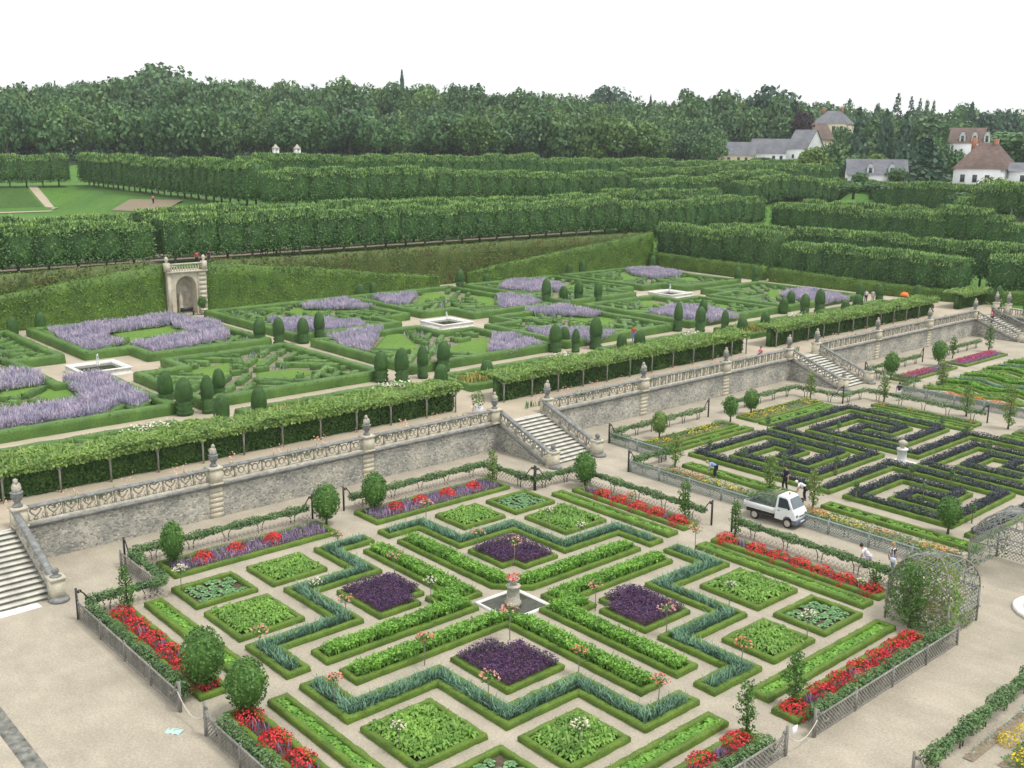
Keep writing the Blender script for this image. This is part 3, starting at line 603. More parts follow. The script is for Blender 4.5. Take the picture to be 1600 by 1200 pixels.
# ---------------------------------------------------------------- small trees
def ellipsoid(mb, c, r, seg=12, rings=8, jit=.03, mat=0):
    V = []; 
    for i in range(rings+1):
        ph = PI*i/rings
        for k in range(seg):
            th = 2*PI*k/seg; q = 1+random.gauss(0, jit) if 0 < i < rings else 1
            V.append((c[0]+r[0]*math.sin(ph)*math.cos(th)*q, c[1]+r[1]*math.sin(ph)*math.sin(th)*q, c[2]-r[2]*math.cos(ph)*q))
    F = [[i*seg+k, i*seg+(k+1) % seg, (i+1)*seg+(k+1) % seg, (i+1)*seg+k] for i in range(rings) for k in range(seg)]
    mb.add(V, F, mat); return mb
def ell_cards(mb, c, r, n, size, lo=.85, hi=1.08, tilt=.5, mat=0):
    U = rng.normal(0, 1, (n, 3)); U /= np.linalg.norm(U, axis=1, keepdims=True); P = U*rng.uniform(lo, hi, (n, 1))*np.array(r)+np.array(c)
    V, F = cards(P, U, size, tilt); mb.add(V, F, mat)
def small_tree(H, R, mat, dense, name='pear_tree', cat='tree', base=.35, leaf=.14, taper=1.0, stem='bark', n=None):
    t = thing(name, 'x', cat); cz = (H+base)/2; rz = (H-base)/2
    mb = MB(); tube(mb, [(0, 0, 0), (.02, .02, base), (0, 0, H*.8)], [.07*R+.03, .05*R+.025, .015], 6)
    for k in range(7):
        a = k*2.4; z0 = base+(H-base)*random.uniform(.1, .6); tube(mb, [(0, 0, z0), (math.cos(a)*R*.7, math.sin(a)*R*.7, z0+R*.6)], [.03, .01], 4)
    put(mb, 'trunk', M[stem], t)
    mb = MB(); 
    if dense: ellipsoid(mb, (0, 0, cz), (R*.82, R*.82, rz*.88), jit=.06)
    n = n or int(900*R*rz*(1.5 if dense else 1.0)/ (leaf/.14)**2)
    if dense: ell_cards(mb, (0, 0, cz), (R, R, rz), n, leaf, .86, 1.04)
    else:
        for k in range(11):
            a = k*2.4; f = (k+.5)/11; rr = R*.60*math.sin(PI*(.16+.78*f))*random.uniform(.4, 1.1)*taper
            c = (math.cos(a)*rr, math.sin(a)*rr, base+(H-base)*f); q = R*random.uniform(.40, .58)
            ell_cards(mb, c, (q, q, q*1.0), n//9, leaf, .4, 1.08, .7)
    put(mb, 'crown', M[mat], t); return t
GT = 'clipped fruit trees at the corners of the beds'
TREES1 = [(-15.4, -10.7, 2.6, .62, 'pear', 1, 'round clipped pear tree at the left end of the wall border'), (-15.6, -1.0, 2.6, .85, 'pear', 1, 'broad clipped pear tree left of the gate towards the wall'), (-15.6, 2.5, 2.6, .80, 'pear', 1, 'broad clipped pear tree right of the gate towards the wall'),
 (-14.7, 11.4, 2.5, .50, 'pear_pale', 0, 'slim yellowish pear tree at the right end of the wall border'), (-10.5, 16.0, 2.55, .75, 'pear', 1, 'dark dense pear tree in front of the middle stone stairs'), (-2.2, 16.3, 2.4, .58, 'pear', 0, 'loose young pear tree at the gate to the truck path'),
 (1.6, 16.3, 2.15, .45, 'pear', 0, 'narrow pear tree just below the rear of the white truck'), (15.0, 2.3, 2.45, .60, 'pear', 0, 'thin loose pear tree rising from the near end of the longest red border'), (15.0, -1.0, 2.3, .52, 'pear', 0, 'slender pear tree left of the rope at the near right gate'),
 (14.4, 12.9, 3.1, .95, 'pear', 0, 'bushy hanging pear tree in front of the rose arbour'), (-2.0, -15.4, 2.85, .92, 'pear', 1, 'largest round clipped tree at the end of the left red border'), (1.0, -15.0, 2.5, .85, 'pear', 1, 'round clipped tree below the largest one, at the near left gate'),
 (-11.3, -14.9, 2.4, .55, 'pear', 0, 'pointed pear tree at the left notch of the square'), (11.1, 15.5, 1.5, .5, 'pear', 0, 'short bushy pear beside the person in white')]
for x, y, H_, R_, m_, d_, lab in TREES1:
    o = small_tree(H_, R_, m_, d_); o.location = (x, y, 0); tag(o, lab, 'tree', GT)

# ---------------------------------------------------------------- fences, espaliers, gate posts
def lattice(mb, a, b, z0, z1, sp=.17, wd=.045, th=.02, mat=0):
    a = np.array(a, float); b = np.array(b, float); L = np.hypot(*(b-a)); d = (b-a)/L; n = np.array([-d[1], d[0]])*th/2; H = z1-z0
    V = []; F = []
    for s, off in ((1, 0), (-1, th)):
        u = -H
        while u < L+H:
            u0, u1 = (u, u+H) if s > 0 else (u+H, u); za, zb = 0.0, H
            def clip(u0, za, u1, zb):
                for _ in range(2):
                    if u0 > u1: u0, za, u1, zb = u1, zb, u0, za
                if u1 <= 0 or u0 >= L: return None
                if u0 < 0: za = za+(zb-za)*(0-u0)/(u1-u0); u0 = 0
                if u1 > L: zb = za+(zb-za)*(L-u0)/(u1-u0); u1 = L
                return u0, za, u1, zb
            c = clip(u0, za, u1, zb)
            if c and abs(c[3]-c[1]) > .05:
                u0, za, u1, zb = c; nn = n*(1 if s > 0 else -1)
                p0 = a+d*u0+nn; p1 = a+d*u1+nn; k = len(V); w2 = wd*.7
                V += [(p0[0], p0[1], z0+za-w2), (p1[0], p1[1], z0+zb-w2), (p1[0], p1[1], z0+zb+w2), (p0[0], p0[1], z0+za+w2)]; F.append([k, k+1, k+2, k+3])
            u += sp*1.4
    if V: mb.add(V, F, mat)
def rail(mb, a, b, z, hw=.03, hh=.03, mat=0):
    a3, b3 = (a[0], a[1], z), (b[0], b[1], z); sweep(mb, [a3, b3], [(-hw, -hh), (hw, -hh), (hw, hh), (-hw, hh), (-hw, -hh)], False, mat)
def fence(a, b, label, H=.85, z=0, mat='oldwood', group='lattice fences round the vegetable squares', sp=.13):
    c = ((a[0]+b[0])/2, (a[1]+b[1])/2); t = thing('lattice_fence', label, 'fence', (c[0], c[1], z), 0, group)
    mb = MB(); lattice(mb, a, b, z+.06, z+H, sp, .055); put(mb, 'lattice_panel', M[mat], t)
    mb = MB(); rail(mb, a, b, z+H); rail(mb, a, b, z+.08, .02, .025); put(mb, 'rails', M[mat], t)
    a_ = np.array(a); b_ = np.array(b); L = np.hypot(*(b_-a_)); n = max(2, int(L/2.4)+1)
    for i in range(n):
        p = a_+(b_-a_)*i/(n-1); mb = MB(); box(mb, p[0]-.05, p[1]-.05, z, p[0]+.05, p[1]+.05, z+H+.08); lathe(mb, [(.03, H+.08), (.055, H+.13), (.02, H+.18)], (p[0], p[1], z), 6); put(mb, 'post', M[mat], t)
    return t
def espalier(a, b, label, z=0, zc=.82, hh=.20, w=.24, mat='apple', group='low fruit espaliers round the vegetable squares', lat=None, dens=1.0):
    c = ((a[0]+b[0])/2, (a[1]+b[1])/2); t = thing('fruit_espalier', label, 'espalier', (c[0], c[1], z), 0, group)
    a_ = np.array(a, float); b_ = np.array(b, float); L = np.hypot(*(b_-a_)); d = (b_-a_)/L; nn = np.array([-d[1], d[0]])
    n = int(L*560*dens); u = rng.random(n)*L; wv = 1+.25*np.sin(u*2.1)+.2*np.sin(u*5.3+1); th = rng.uniform(0, 2*PI, n); r = rng.uniform(.3, 1.15, n)*wv
    P = np.column_stack([a_[0]+d[0]*u+nn[0]*np.cos(th)*r*w, a_[1]+d[1]*u+nn[1]*np.cos(th)*r*w, z+zc+np.sin(th)*r*hh]); N = np.column_stack([nn[0]*np.cos(th), nn[1]*np.cos(th), np.sin(th)+.5])
    mb = MB(); V, F = cards(P, N, .12, .5); mb.add(V, F); put(mb, 'foliage', M[mat], t)
    k = max(2, int(L/1.9)); 
    for i in range(k):
        p = a_+(b_-a_)*(i+.5)/k; mb = MB()
        for s in (-.12, .12): tube(mb, [(p[0]+d[0]*s, p[1]+d[1]*s, z), (p[0]+d[0]*s*1.2, p[1]+d[1]*s*1.2, z+.4), (p[0]+d[0]*s*3, p[1]+d[1]*s*3, z+zc)], [.035, .028, .018], 5)
        put(mb, 'trunk', M['bark'], t)
    if lat: mb = MB(); lattice(mb, a_+nn*lat[0], b_+nn*lat[0], z+.04, z+.5, .2, .04); put(mb, 'lattice', M[lat[1]], t)
    return t
def gate_post(p, d, label, z=0, H=1.6, mat='iron'):
    """tall thin post with an S-scroll bracket running down along direction d"""
    t = thing('gate_post', label, 'post', (p[0], p[1], z), 0, 'scrolled posts at the gates of the vegetable squares')
    mb = MB(); box(mb, p[0]-.045, p[1]-.045, z, p[0]+.045, p[1]+.045, z+H); put(mb, 'post', M[mat], t)
    mb = MB(); P = []
    for i in range(22):
        q = i/21; x = .06+q*.95; zz = H-.30-.55*(q**1.0)+.16*math.sin(q*2*PI*1.0+.4); P.append((p[0]+d[0]*x, p[1]+d[1]*x, z+zz))
    for (cx, cz, s) in ((.14, H-.22, 1), (1.0, H-.92, -1)):
        for i in range(10):
            a = i/9*4.6; r = .12*(1-i/13); 
            if s > 0: P.insert(0, (p[0]+d[0]*(cx+r*math.cos(a)), p[1]+d[1]*(cx+r*math.cos(a)), z+cz+r*math.sin(a)))
            else: P.append((p[0]+d[0]*(cx+r*math.cos(a+2)), p[1]+d[1]*(cx+r*math.cos(a+2)), z+cz-r*math.sin(a+2)))
    tube(mb, P, .035, 5); put(mb, 'scroll', M[mat], t); return t
FR = 16.85
fence((FR-.05, 1.0), (FR-.1, 12.9), 'long grey lattice fence at the lower right beyond the rope, outside the red flower row')
fence((FR-.05, -11.5), (FR-.05, -1.0), 'grey lattice fence at the bottom edge left of the white notice')
fence((-12.2, -16.9), (-1.05, -16.9), 'grey lattice fence on the left side, from the scrolled post to the rope')
fence((1.3, -16.9), (12.5, -16.9), 'grey lattice fence at the bottom left corner below the rope')
espalier((FR-.5, 1.4), (FR-.5, 12.9), 'pale green espalier behind the lower right grey fence', zc=.62, hh=.30, w=.30)
espalier((FR-.5, -11.5), (FR-.5, -1.4), 'pale green espalier behind the fence at the bottom edge', zc=.62, hh=.3, w=.3)
espalier((-12.0, -16.45), (-1.4, -16.45), 'pale green espalier behind the left grey fence', zc=.62, hh=.3, w=.28)
espalier((1.7, -16.45), (12.5, -16.45), 'pale green espalier behind the bottom left fence', zc=.62, hh=.3, w=.28)
espalier((-17.0, -12.2), (-17.0, -1.4), 'espalier in front of the retaining wall, left of the gate', lat=(-.3, 'pinkwood'))
espalier((-17.0, 1.6), (-17.0, 12.6), 'espalier in front of the retaining wall, right of the gate', lat=(-.3, 'pinkwood'))
espalier((-17.0, 12.6), (-12.4, 12.9), 'short espalier on the left side of the far notch by the stairs', lat=(.3, 'pinkwood'))
espalier((-12.3, 12.9), (-12.1, 16.8), 'short espalier on the right side of the far notch by the stairs', lat=(.3, 'pinkwood'))
espalier((-12.0, 16.8), (-1.0, 16.8), 'espalier behind the red border between the stairs and the truck path gate', lat=(-.35, 'pinkwood'))
espalier((1.4, 16.8), (12.6, 16.8), 'espalier behind the red border between truck and arbour', lat=(-.35, 'pinkwood'))
espalier((-12.3, -16.5), (-12.2, -12.5), 'short espalier on the near side of the left notch', lat=(-.3, 'pinkwood'))
espalier((-16.9, -12.4), (-12.3, -12.5), 'short espalier on the wall side of the left notch')
fence((-17.1, -12.9), (-12.4, -12.95), 'short grey lattice fence at the left notch below the wall')
gate_post((-12.2, -16.95), (0, 1), 'scrolled dark post at the far left corner of the square, left of the pointed pear')
gate_post((-17.3, -12.6), (1, 0), 'scrolled dark post at the left corner nearest the retaining wall')
gate_post((-17.0, 1.15), (0, 1), 'scrolled post right of the wall-side gate, between the two broad pears')
gate_post((-17.0, -1.1), (0, -1), 'scrolled post left of the wall-side gate, behind the broad pear')
gate_post((-.5, 16.8), (-1, 0), 'scrolled post at the truck path gate, right of the loose pear')
gate_post((1.0, 16.8), (1, 0), 'scrolled post at the truck path gate behind the narrow pear')
gate_post((-1.0, -16.9), (-1, 0), 'weathered post at the upper end of the left rope', mat='oldwood', H=1.35)
gate_post((1.25, -16.9), (1, 0), 'weathered post at the lower end of the left rope', mat='oldwood', H=1.45)
gate_post((16.8, .95), (0, 1), 'weathered post at the right end of the lower right rope', mat='oldwood', H=1.25)
gate_post((16.8, -.95), (0, -1), 'weathered post beside the white notice at the bottom edge', mat='oldwood', H=1.25)
gate_post((-12.25, 13.0), (-.7, -.7), 'double-scroll ornament post at the far notch below the stone stairs', H=1.75)
gate_post((-12.2, 13.05), (.7, .7), 'right half of the double-scroll ornament below the stone stairs', H=1.7)
def rope(a, b, za, zb, label):
    mb = MB(); P = [(a[0]+(b[0]-a[0])*q, a[1]+(b[1]-a[1])*q, za+(zb-za)*q-.75*4*q*(1-q)*.62) for q in np.linspace(0, 1, 12)]
    tube(mb, P, .022, 5); o = mb.build('rope_barrier', M['rope']); tag(o, label, 'rope')
rope((-1.0, -16.98), (1.25, -16.98), .95, .80, 'pale rope hanging across the near left gate')
rope((16.9, .95), (16.9, -.95), .8, .8, 'pale rope hanging across the near right gate beside the notice')
mb = MB(); box(mb, 16.95, -.86, .78, 16.98, -.56, 1.22); tag(mb.build('notice_board', M['paper']), 'small white notice hanging at the near right gate', 'notice')
mb = MB(); sweep(mb, [(-.1, -17.9, .0), (.45, -17.5, 0)], [(-.22, .004), (-.1, .02), (.1, .012), (.2, .004)], False, 0, .1, .012); tag(mb.build('cloth_scrap', plain('pale_turquoise', (.45, .66, .60))), 'pale turquoise scrap lying on the gravel near the left rope', 'litter')

# ---------------------------------------------------------------- moat wall at the lower left
mb = MB(); box(mb, -40, -22.9, -3, 40, -22.25, .012); o = mb.build('moat_wall', M['moat_stone']); tag(o, 'rough mossy stone wall edge dropping to the moat at the lower left corner', 'wall')
mb = MB(); V, F = tri_fill([(-120, -120), (120, -120), (120, -22.8), (-120, -22.8)], -1.9); mb.add(V, F); tag(mb.build('moat_water', M['moat']), kind='structure')
# ---------------------------------------------------------------- round basin at the right edge
t = thing('round_basin', 'round white stone basin with painted sky reflection on the gravel crossing at the right edge', 'basin', (18.4, 19.9, 0))
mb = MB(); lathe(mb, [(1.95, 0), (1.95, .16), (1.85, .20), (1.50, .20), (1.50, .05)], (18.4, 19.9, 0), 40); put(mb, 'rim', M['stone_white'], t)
mb = MB(); lathe(mb, [(1.52, .10), (1.52, .14), (.1, .17)], (18.4, 19.9, 0), 40); put(mb, 'sky_white_water', M['stone_white'], t)  # white disc stands in for water reflecting the pale sky

# ---------------------------------------------------------------- rose arbours
def arbour(c, hs, H, label, open_sides, rz=0.0):
    t = thing('rose_arbour', label, 'arbour', (c[0], c[1], 0), 0, 'lattice arbours at the corners of the squares')
    hw = H*.52; K = 9
    def roof(u, k):     # shrinking square ring: k in 0..K
        a = k/K*PI/2; return hs*math.cos(a)**.75, hw+(H-hw)*math.sin(a)
    mb = MB(); corner = [(-1, -1), (1, -1), (1, 1), (-1, 1)]
    for i in range(4):
        A, Bc = corner[i], corner[(i+1) % 4]
        tube(mb, [(c[0]+A[0]*hs, c[1]+A[1]*hs, 0), (c[0]+A[0]*hs, c[1]+A[1]*hs, hw)], .06, 6)
        tube(mb, [(c[0]+A[0]*roof(0, k)[0], c[1]+A[1]*roof(0, k)[0], roof(0, k)[1]) for k in range(K+1)], .045, 5)
        for k in range(0, K, 2):
            r, z = roof(0, k); tube(mb, [(c[0]+A[0]*r, c[1]+A[1]*r, z), (c[0]+Bc[0]*r, c[1]+Bc[1]*r, z)], .035, 5)
        for q in (.25, .5, .75):
            P = []
            for k in range(K+1):
                r, z = roof(0, k); P.append((c[0]+r*(A[0]*(1-q)+Bc[0]*q), c[1]+r*(A[1]*(1-q)+Bc[1]*q), z))
            tube(mb, P, .022, 4)
    put(mb, 'frame', M['oldwood'], t)
    mb = MB()
    for i in range(4):
        if i in open_sides: continue
        A, Bc = corner[i], corner[(i+1) % 4]
        lattice(mb, (c[0]+A[0]*hs, c[1]+A[1]*hs), (c[0]+Bc[0]*hs, c[1]+Bc[1]*hs), .05, hw, .15, .035)
        for zz in (.9, hw*.95): tube(mb, [(c[0]+A[0]*hs, c[1]+A[1]*hs, zz), (c[0]+Bc[0]*hs, c[1]+Bc[1]*hs, zz)], .03, 4)
    for i in range(4):      # diagonal laths over the vault
        A, Bc = corner[i], corner[(i+1) % 4]
        for s in (1, -1):
            for q0 in np.arange(-.9, 1.0, .12):
                P = []
                for k in range(K+1):
                    q = q0+s*k/K*.9
                    if 0 <= q <= 1:
                        r, z = roof(0, k); P.append((c[0]+(r+.02)*(A[0]*(1-q)+Bc[0]*q), c[1]+(r+.02)*(A[1]*(1-q)+Bc[1]*q), z+.01))
                if len(P) > 1: tube(mb, P, .012, 3)
    put(mb, 'lattice', M['oldwood_blue'], t); return t, (c, hs, H, hw)
def arbour_vines(t, g, frac, name, mat, n, size):
    (c, hs, H, hw) = g; P = []; N = []
    while len(P) < n:
        i = random.randrange(4); A, Bc = ((-1, -1), (1, -1), (1, 1), (-1, 1))[i], ((1, -1), (1, 1), (-1, 1), (-1, -1))[i]; q = random.random(); z = random.random()*H
        r = hs if z < hw else hs*max(0, math.cos(math.asin(min(1, (z-hw)/(H-hw)))))**.75
        x, y = r*(A[0]*(1-q)+Bc[0]*q), r*(A[1]*(1-q)+Bc[1]*q)
        if frac(x, y, z): P.append((c[0]+x*1.02, c[1]+y*1.02, z)); N.append((x, y, .4*hs))
    mb = MB(); V, F = cards(np.array(P)+rng.normal(0, .05, (n, 3)), np.array(N), size, .5); mb.add(V, F); put(mb, name, M[mat], t)
t, g_ = arbour((14.6, 14.6), 1.55, 3.4, 'domed lattice arbour overgrown with roses at the right corner of the near square', (3,))
arbour_vines(t, g_, lambda x, y, z: (x+y < 1.0 or z < .9 or random.random() < .22) and math.sin(x*3+z*2)+math.sin(y*3.3) > -1.3, 'climbing_leaves', 'pear_pale', 4300, .14)
arbour_vines(t, g_, lambda x, y, z: y-x < 2.5 and random.random() < .5, 'rose_blossoms', 'pink_fl', 170, .08)
t, g_ = arbour((14.9, 23.4), 1.8, 3.6, 'bare grey lattice arbour with an arched opening beyond the overgrown one at the right edge', (0, 1))
arbour_vines(t, g_, lambda x, y, z: x < -1.2 and z < 1.6, 'climbing_leaves', 'pear', 500, .13)

# ---------------------------------------------------------------- second square: labyrinth of dark kale
C2 = (0.0, 38.6)
def offset_band(path, hw):
    P = [np.array(p, float) for p in path]; n = len(P); L = []; R = []
    for i in range(n):
        if i == 0: d = P[1]-P[0]; d = d/np.hypot(*d); m = np.array([-d[1], d[0]]); k = 1; P0 = P[0]-d*0
        elif i == n-1: d = P[-1]-P[-2]; d = d/np.hypot(*d); m = np.array([-d[1], d[0]]); k = 1
        else:
            d1 = P[i]-P[i-1]; d1 = d1/np.hypot(*d1); d2 = P[i+1]-P[i]; d2 = d2/np.hypot(*d2); n1 = np.array([-d1[1], d1[0]]); n2 = np.array([-d2[1], d2[0]]); m = n1+n2; m = m/(np.hypot(*m)+1e-9); k = 1/max(.35, m@n1)
        L.append(tuple(P[i]+m*hw*k)); R.append(tuple(P[i]-m*hw*k))
    return L+R[::-1]
MZ = [([(-.5, -10.9), (-10.2, -10.9), (-10.2, -2.6), (-3.4, -2.6), (-3.4, -7.1), (-5.6, -7.1), (-5.6, -4.6), (-7.9, -4.6), (-7.9, -9.0), (-1.6, -8.7), (-1.6, -.8), (-10.5, -.6), (-10.5, 10.3), (-1.9, 10.0), (-1.8, 3.5), (-6.1, 3.4), (-6.1, 5.6), (-4.0, 5.6), (-4.0, 7.9), (-8.3, 7.9), (-8.3, 1.5), (.35, 1.5), (.35, 9.9), (9.5, 9.9)], 'longest dark kale row of the labyrinth, winding round its left and far spirals'),
      ([(.5, -11.2), (.5, -2.4), (8.8, -2.6), (8.9, -10.7), (2.5, -10.7), (2.5, -4.7), (6.9, -4.7), (6.9, -6.9), (4.7, -6.9), (4.7, -8.9), (7.6, -8.9)], 'near spiral of dark kale in the labyrinth, in front of the stone column'),
      ([(10.3, 7.3), (2.2, 7.3), (2.2, -.6), (11.6, -.9), (11.6, 4.0)], 'right outer spiral of dark kale in the labyrinth beyond the column'),
      ([(8.4, 1.4), (4.2, 1.4), (4.2, 5.4), (6.4, 5.4), (6.4, 3.3), (9.0, 3.3)], 'small inner spiral of dark kale at the right edge of the labyrinth')]
for path, lab in MZ: bed('kale', [(C2[0]+x, C2[1]+y) for x, y in offset_band(path, .52)], 'labyrinth_bed', lab, 'hedge', 'dark kale spirals of the labyrinth', w=.22, h=.30, tuft=12)
bed('kale', [(C2[0]+x, C2[1]+y) for x, y in offset_band([(11.0, -11.9), (11.0, -3.4), (12.6, -3.4)], .5)], 'labyrinth_bed', 'short dark kale row just left of the bare arbour', 'hedge', 'dark kale spirals of the labyrinth', w=.22, h=.30, tuft=12)
square_pool(1.0, 37.3, 1.25, 0, .10, .3, 'small square pool at the centre of the labyrinth')
t = thing('column', 'white stone column with a mossy urn in the middle of the labyrinth', 'column', (.75, 37.3, 0))
mb = MB(); lathe(mb, [(.42, .0), (.42, .2), (.34, .25), (.33, 1.15), (.41, 1.2), (.41, 1.3), (.28, 1.33)], (.75, 37.3, 0), 10); put(mb, 'shaft', M['stone_white'], t)
mb = MB(); lathe(mb, [(.12, 1.33), (.14, 1.42), (.30, 1.62), (.32, 1.8), (.24, 1.84), (.05, 1.95)], (.75, 37.3, 0), 10); put(mb, 'urn', M['stone'], t, True)
G2 = 'borders of the labyrinth square'
for r, nm, an in [((-12.9, -11.85, 26.2, 37.0), 'left salad strip of the labyrinth square, nearer half', 0), ((-12.9, -11.7, 39.0, 49.0), 'left salad strip of the labyrinth square, farther half', 0), ((-9.2, -.4, 24.6, 25.7), 'near salad strip of the labyrinth square where a gardener bends', 0),
                  ((2.1, 12.2, 24.6, 25.75), 'near salad strip of the labyrinth square right of the truck', 0), ((-9.3, -.4, 50.0, 51.2), 'far salad strip of the labyrinth square', 0), ((2.2, 12, 50.0, 51.2), 'far right salad strip of the labyrinth square', 0)]:
    bed('cabbage_row', rect(*r), 'salad_strip', nm, 'vegetable bed', G2, tuft=10)
def mixed_border(poly, label, hedge, spots, z=0, dens=110, base='apple', hh=.35, group=G2):
    c = cen(poly); t = thing('mixed_border', label, 'flower bed', (c[0], c[1], z), 0, group)
    soil(poly, z+.03, 'soil_pale', t)
    if hedge: ring(poly, .25, .26, z, 'box', t, tuft=8)
    mb = MB(); canopy(mb, inset(poly, .2 if hedge else .02), z, hh, dens, .13, field=.3); put(mb, 'leafy_plants', M[base], t)
    for mat, fr, nm in spots:
        mb = MB(); X, Y = scatter(inset(poly, .25), 46); f = np.sin(X*1.3+fr*17)+np.sin(Y*1.1+fr*5.1)+np.sin((X+Y)*.7+fr*31); k = f > 1.6-fr*2.2; X, Y = X[k], Y[k]; n = len(X)
        if n: V, F = cards(np.stack([X, Y, z+hh*rng.uniform(.7, 1.15, n)], 1), np.tile([0, 0, 1.0], (n, 1)), .13, .4); mb.add(V, F); put(mb, nm, M[mat], t)
    return t
YO = [('yellow_fl', .45, 'yellow_flowers'), ('orange_fl', .30, 'orange_flowers')]
mixed_border(rect(-15.0, -13.3, 26.2, 36.9), 'mixed green and orange border of the labyrinth square near the stairs', True, YO)
mixed_border(rect(-15.2, -13.2, 39.1, 49.3), 'green and yellow border of the labyrinth square beneath the wall', True, [('yellow_fl', .85, 'yellow_flowers'), ('orange_fl', .2, 'orange_flowers')])
mixed_border(rect(-9.4, -.6, 22.2, 23.8), 'loose green border with orange flowers behind the truck', False, YO)
mixed_border(rect(1.6, 11.9, 22.2, 23.9), 'loose green border with yellow and orange flowers right of the truck', False, YO)
mixed_border(rect(-10, -.6, 51.8, 53.1), 'yellow-green border at the far side of the labyrinth square', True, [('yellow_fl', .6, 'yellow_flowers'), ('orange_fl', .5, 'orange_flowers')])
mixed_border(rect(2.4, 11, 51.8, 53.1), 'border at the far right side of the labyrinth square', True, YO)
mixed_border(rect(2.0, 7.5, 53.4, 54.6), 'silvery and mauve plants at the far right gate of the labyrinth', False, [('mauve_fl', .8, 'mauve_flowers')], base='silver')
fence((-10.9, 21.0), (12.9, 20.9), 'long blue-grey lattice fence of the labyrinth square behind the truck and the visitors', mat='oldwood_blue', H=.8)
fence((-16.9, 25.3), (-11.1, 25.1), 'short blue-grey lattice fence in the left notch of the labyrinth square', mat='oldwood_blue', H=.8)
espalier((-10.9, 21.3), (12.9, 21.25), 'bluish espalier along the long fence behind the truck', zc=.66, hh=.16, w=.2, dens=.55)
espalier((-16.7, 25.5), (-11.1, 25.4), 'bluish espalier in the left notch of the labyrinth square', zc=.66, hh=.2, w=.25, dens=.8)
espalier((-11.0, 21.4), (-10.9, 25.2), 'short espalier between fence and pale pear at the left of the labyrinth', zc=.8)
for a, b, nm in [((-17, 25.6), (-17, 37.2), 'espalier on the wall side of the labyrinth square, nearer half'), ((-17, 39.6), (-17, 50.3), 'espalier on the wall side of the labyrinth square, farther half'), ((-17, 50.4), (-12.2, 50.6), 'short espalier at the far notch of the labyrinth, left side'),
                 ((-12.2, 50.7), (-12, 54.4), 'short espalier at the far notch of the labyrinth, right side'), ((-11.9, 54.4), (-.9, 54.3), 'espalier along the far side of the labyrinth square')]:
    espalier(a, b, nm, dens=.6)
gate_post((-16.9, 25.2), (0, 1), 'dark scrolled post at the left corner of the labyrinth square'); gate_post((-11.0, 20.9), (0, 1), 'dark scrolled post at the near left corner of the labyrinth square')
gate_post((-17, 37.6), (0, -1), 'dark post at the wall-side gate of the labyrinth square'); gate_post((-.7, 54.3), (-1, 0), 'dark scrolled post at the far gate of the labyrinth square')
gate_post((-12.2, 50.8), (-.7, -.7), 'ornament post at the far notch of the labyrinth, below the second stairs', H=1.7)
T2 = [(-15.1, 29.0, 2.3, .62, 'pear_pale', 'pale round tree at the left corner of the labyrinth square'), (-9.6, 24.3, 2.4, .66, 'pear_pale', 'yellowish pear tree left of the bending gardener in blue'), (-14.7, 37.6, 2.3, .62, 'pear', 'rounded tree left of the wall-side gate of the labyrinth'), (-15.1, 41.0, 2.3, .66, 'pear', 'rounded tree right of the wall-side gate of the labyrinth'),
      (-2.0, 24.9, 2.4, .70, 'pear_pale', 'pale tree directly behind the truck cab beside the dark gardener'), (-15.3, 50.4, 2.3, .6, 'pear_pale', 'tree at the far wall corner of the labyrinth'), (1.8, 24.2, 2.5, .62, 'pear_pale', 'tawny loose tree right of the gardener in white'), (-10.2, 54.4, 2.4, .62, 'pear_pale', 'tree beside the dark figure at the far path'),
      (-2.9, 55.1, 2.6, .75, 'pear_pale', 'thin pale tree at the far gate of the labyrinth, left side'), (1.3, 53.7, 3.6, .80, 'pear_pale', 'tall pale tree at the far gate of the labyrinth, right side'), (9.6, 26.5, 2.4, .72, 'pear', 'round green tree on a bare stem near the bare arbour')]
for x, y, H_, R_, m_, lab in T2:
    o = small_tree(H_, R_, m_, 1 if 'round' in lab else 0, leaf=.16, base=.5); o.location = (x, y, 0); tag(o, lab, 'tree', GT)
pr = small_tree(1.25, .26, 'apple', 0, 'standard_bush', 'shrub', base=.75, leaf=.11, stem='bark_pale', n=150)
for i, (x, y, w_) in enumerate([(-9.6, 28.3, 'at the left tip'), (-6.6, 28.2, 'on the near left arm'), (-3.9, 29.4, 'in the left spiral with white blossoms'), (-6.0, 33.7, 'in the middle of the left spiral'), (-10.6, 37.0, 'at the wall-side entry'), (-9.3, 42.0, 'on the far left arm'), (-6.5, 40.8, 'inside the far spiral'), (-5.4, 46.6, 'at the top of the far spiral'), (-1.7, 48.2, 'right of the far spiral'),
        (3.3, 33.9, 'in the near spiral beside the column'), (5.6, 31.2, 'inside the near spiral'), (2.9, 27.5, 'at the left tip of the near spiral'), (.6, 47.8, 'left of the right spiral'), (4.1, 43.9, 'inside the right spiral'), (5.6, 35.0, 'right of the near spiral'), (9.7, 29.4, 'beside the bare arbour'), (-4.5, 36.1, 'on the row left of the column'), (-1.0, 31.5, 'near the white gardener')]):
    lab = 'thin standard rose bush '+w_+' of the labyrinth'
    if i == 0: pr.location = (x, y, 0); tag(pr, lab, 'shrub', 'standard bushes in the labyrinth'); KIDS[pr.name] = [(c, []) for c in pr.children]
    else: copy_tree(pr, (x, y, 0), random.uniform(0, 6), lab, None, random.uniform(.9, 1.15))

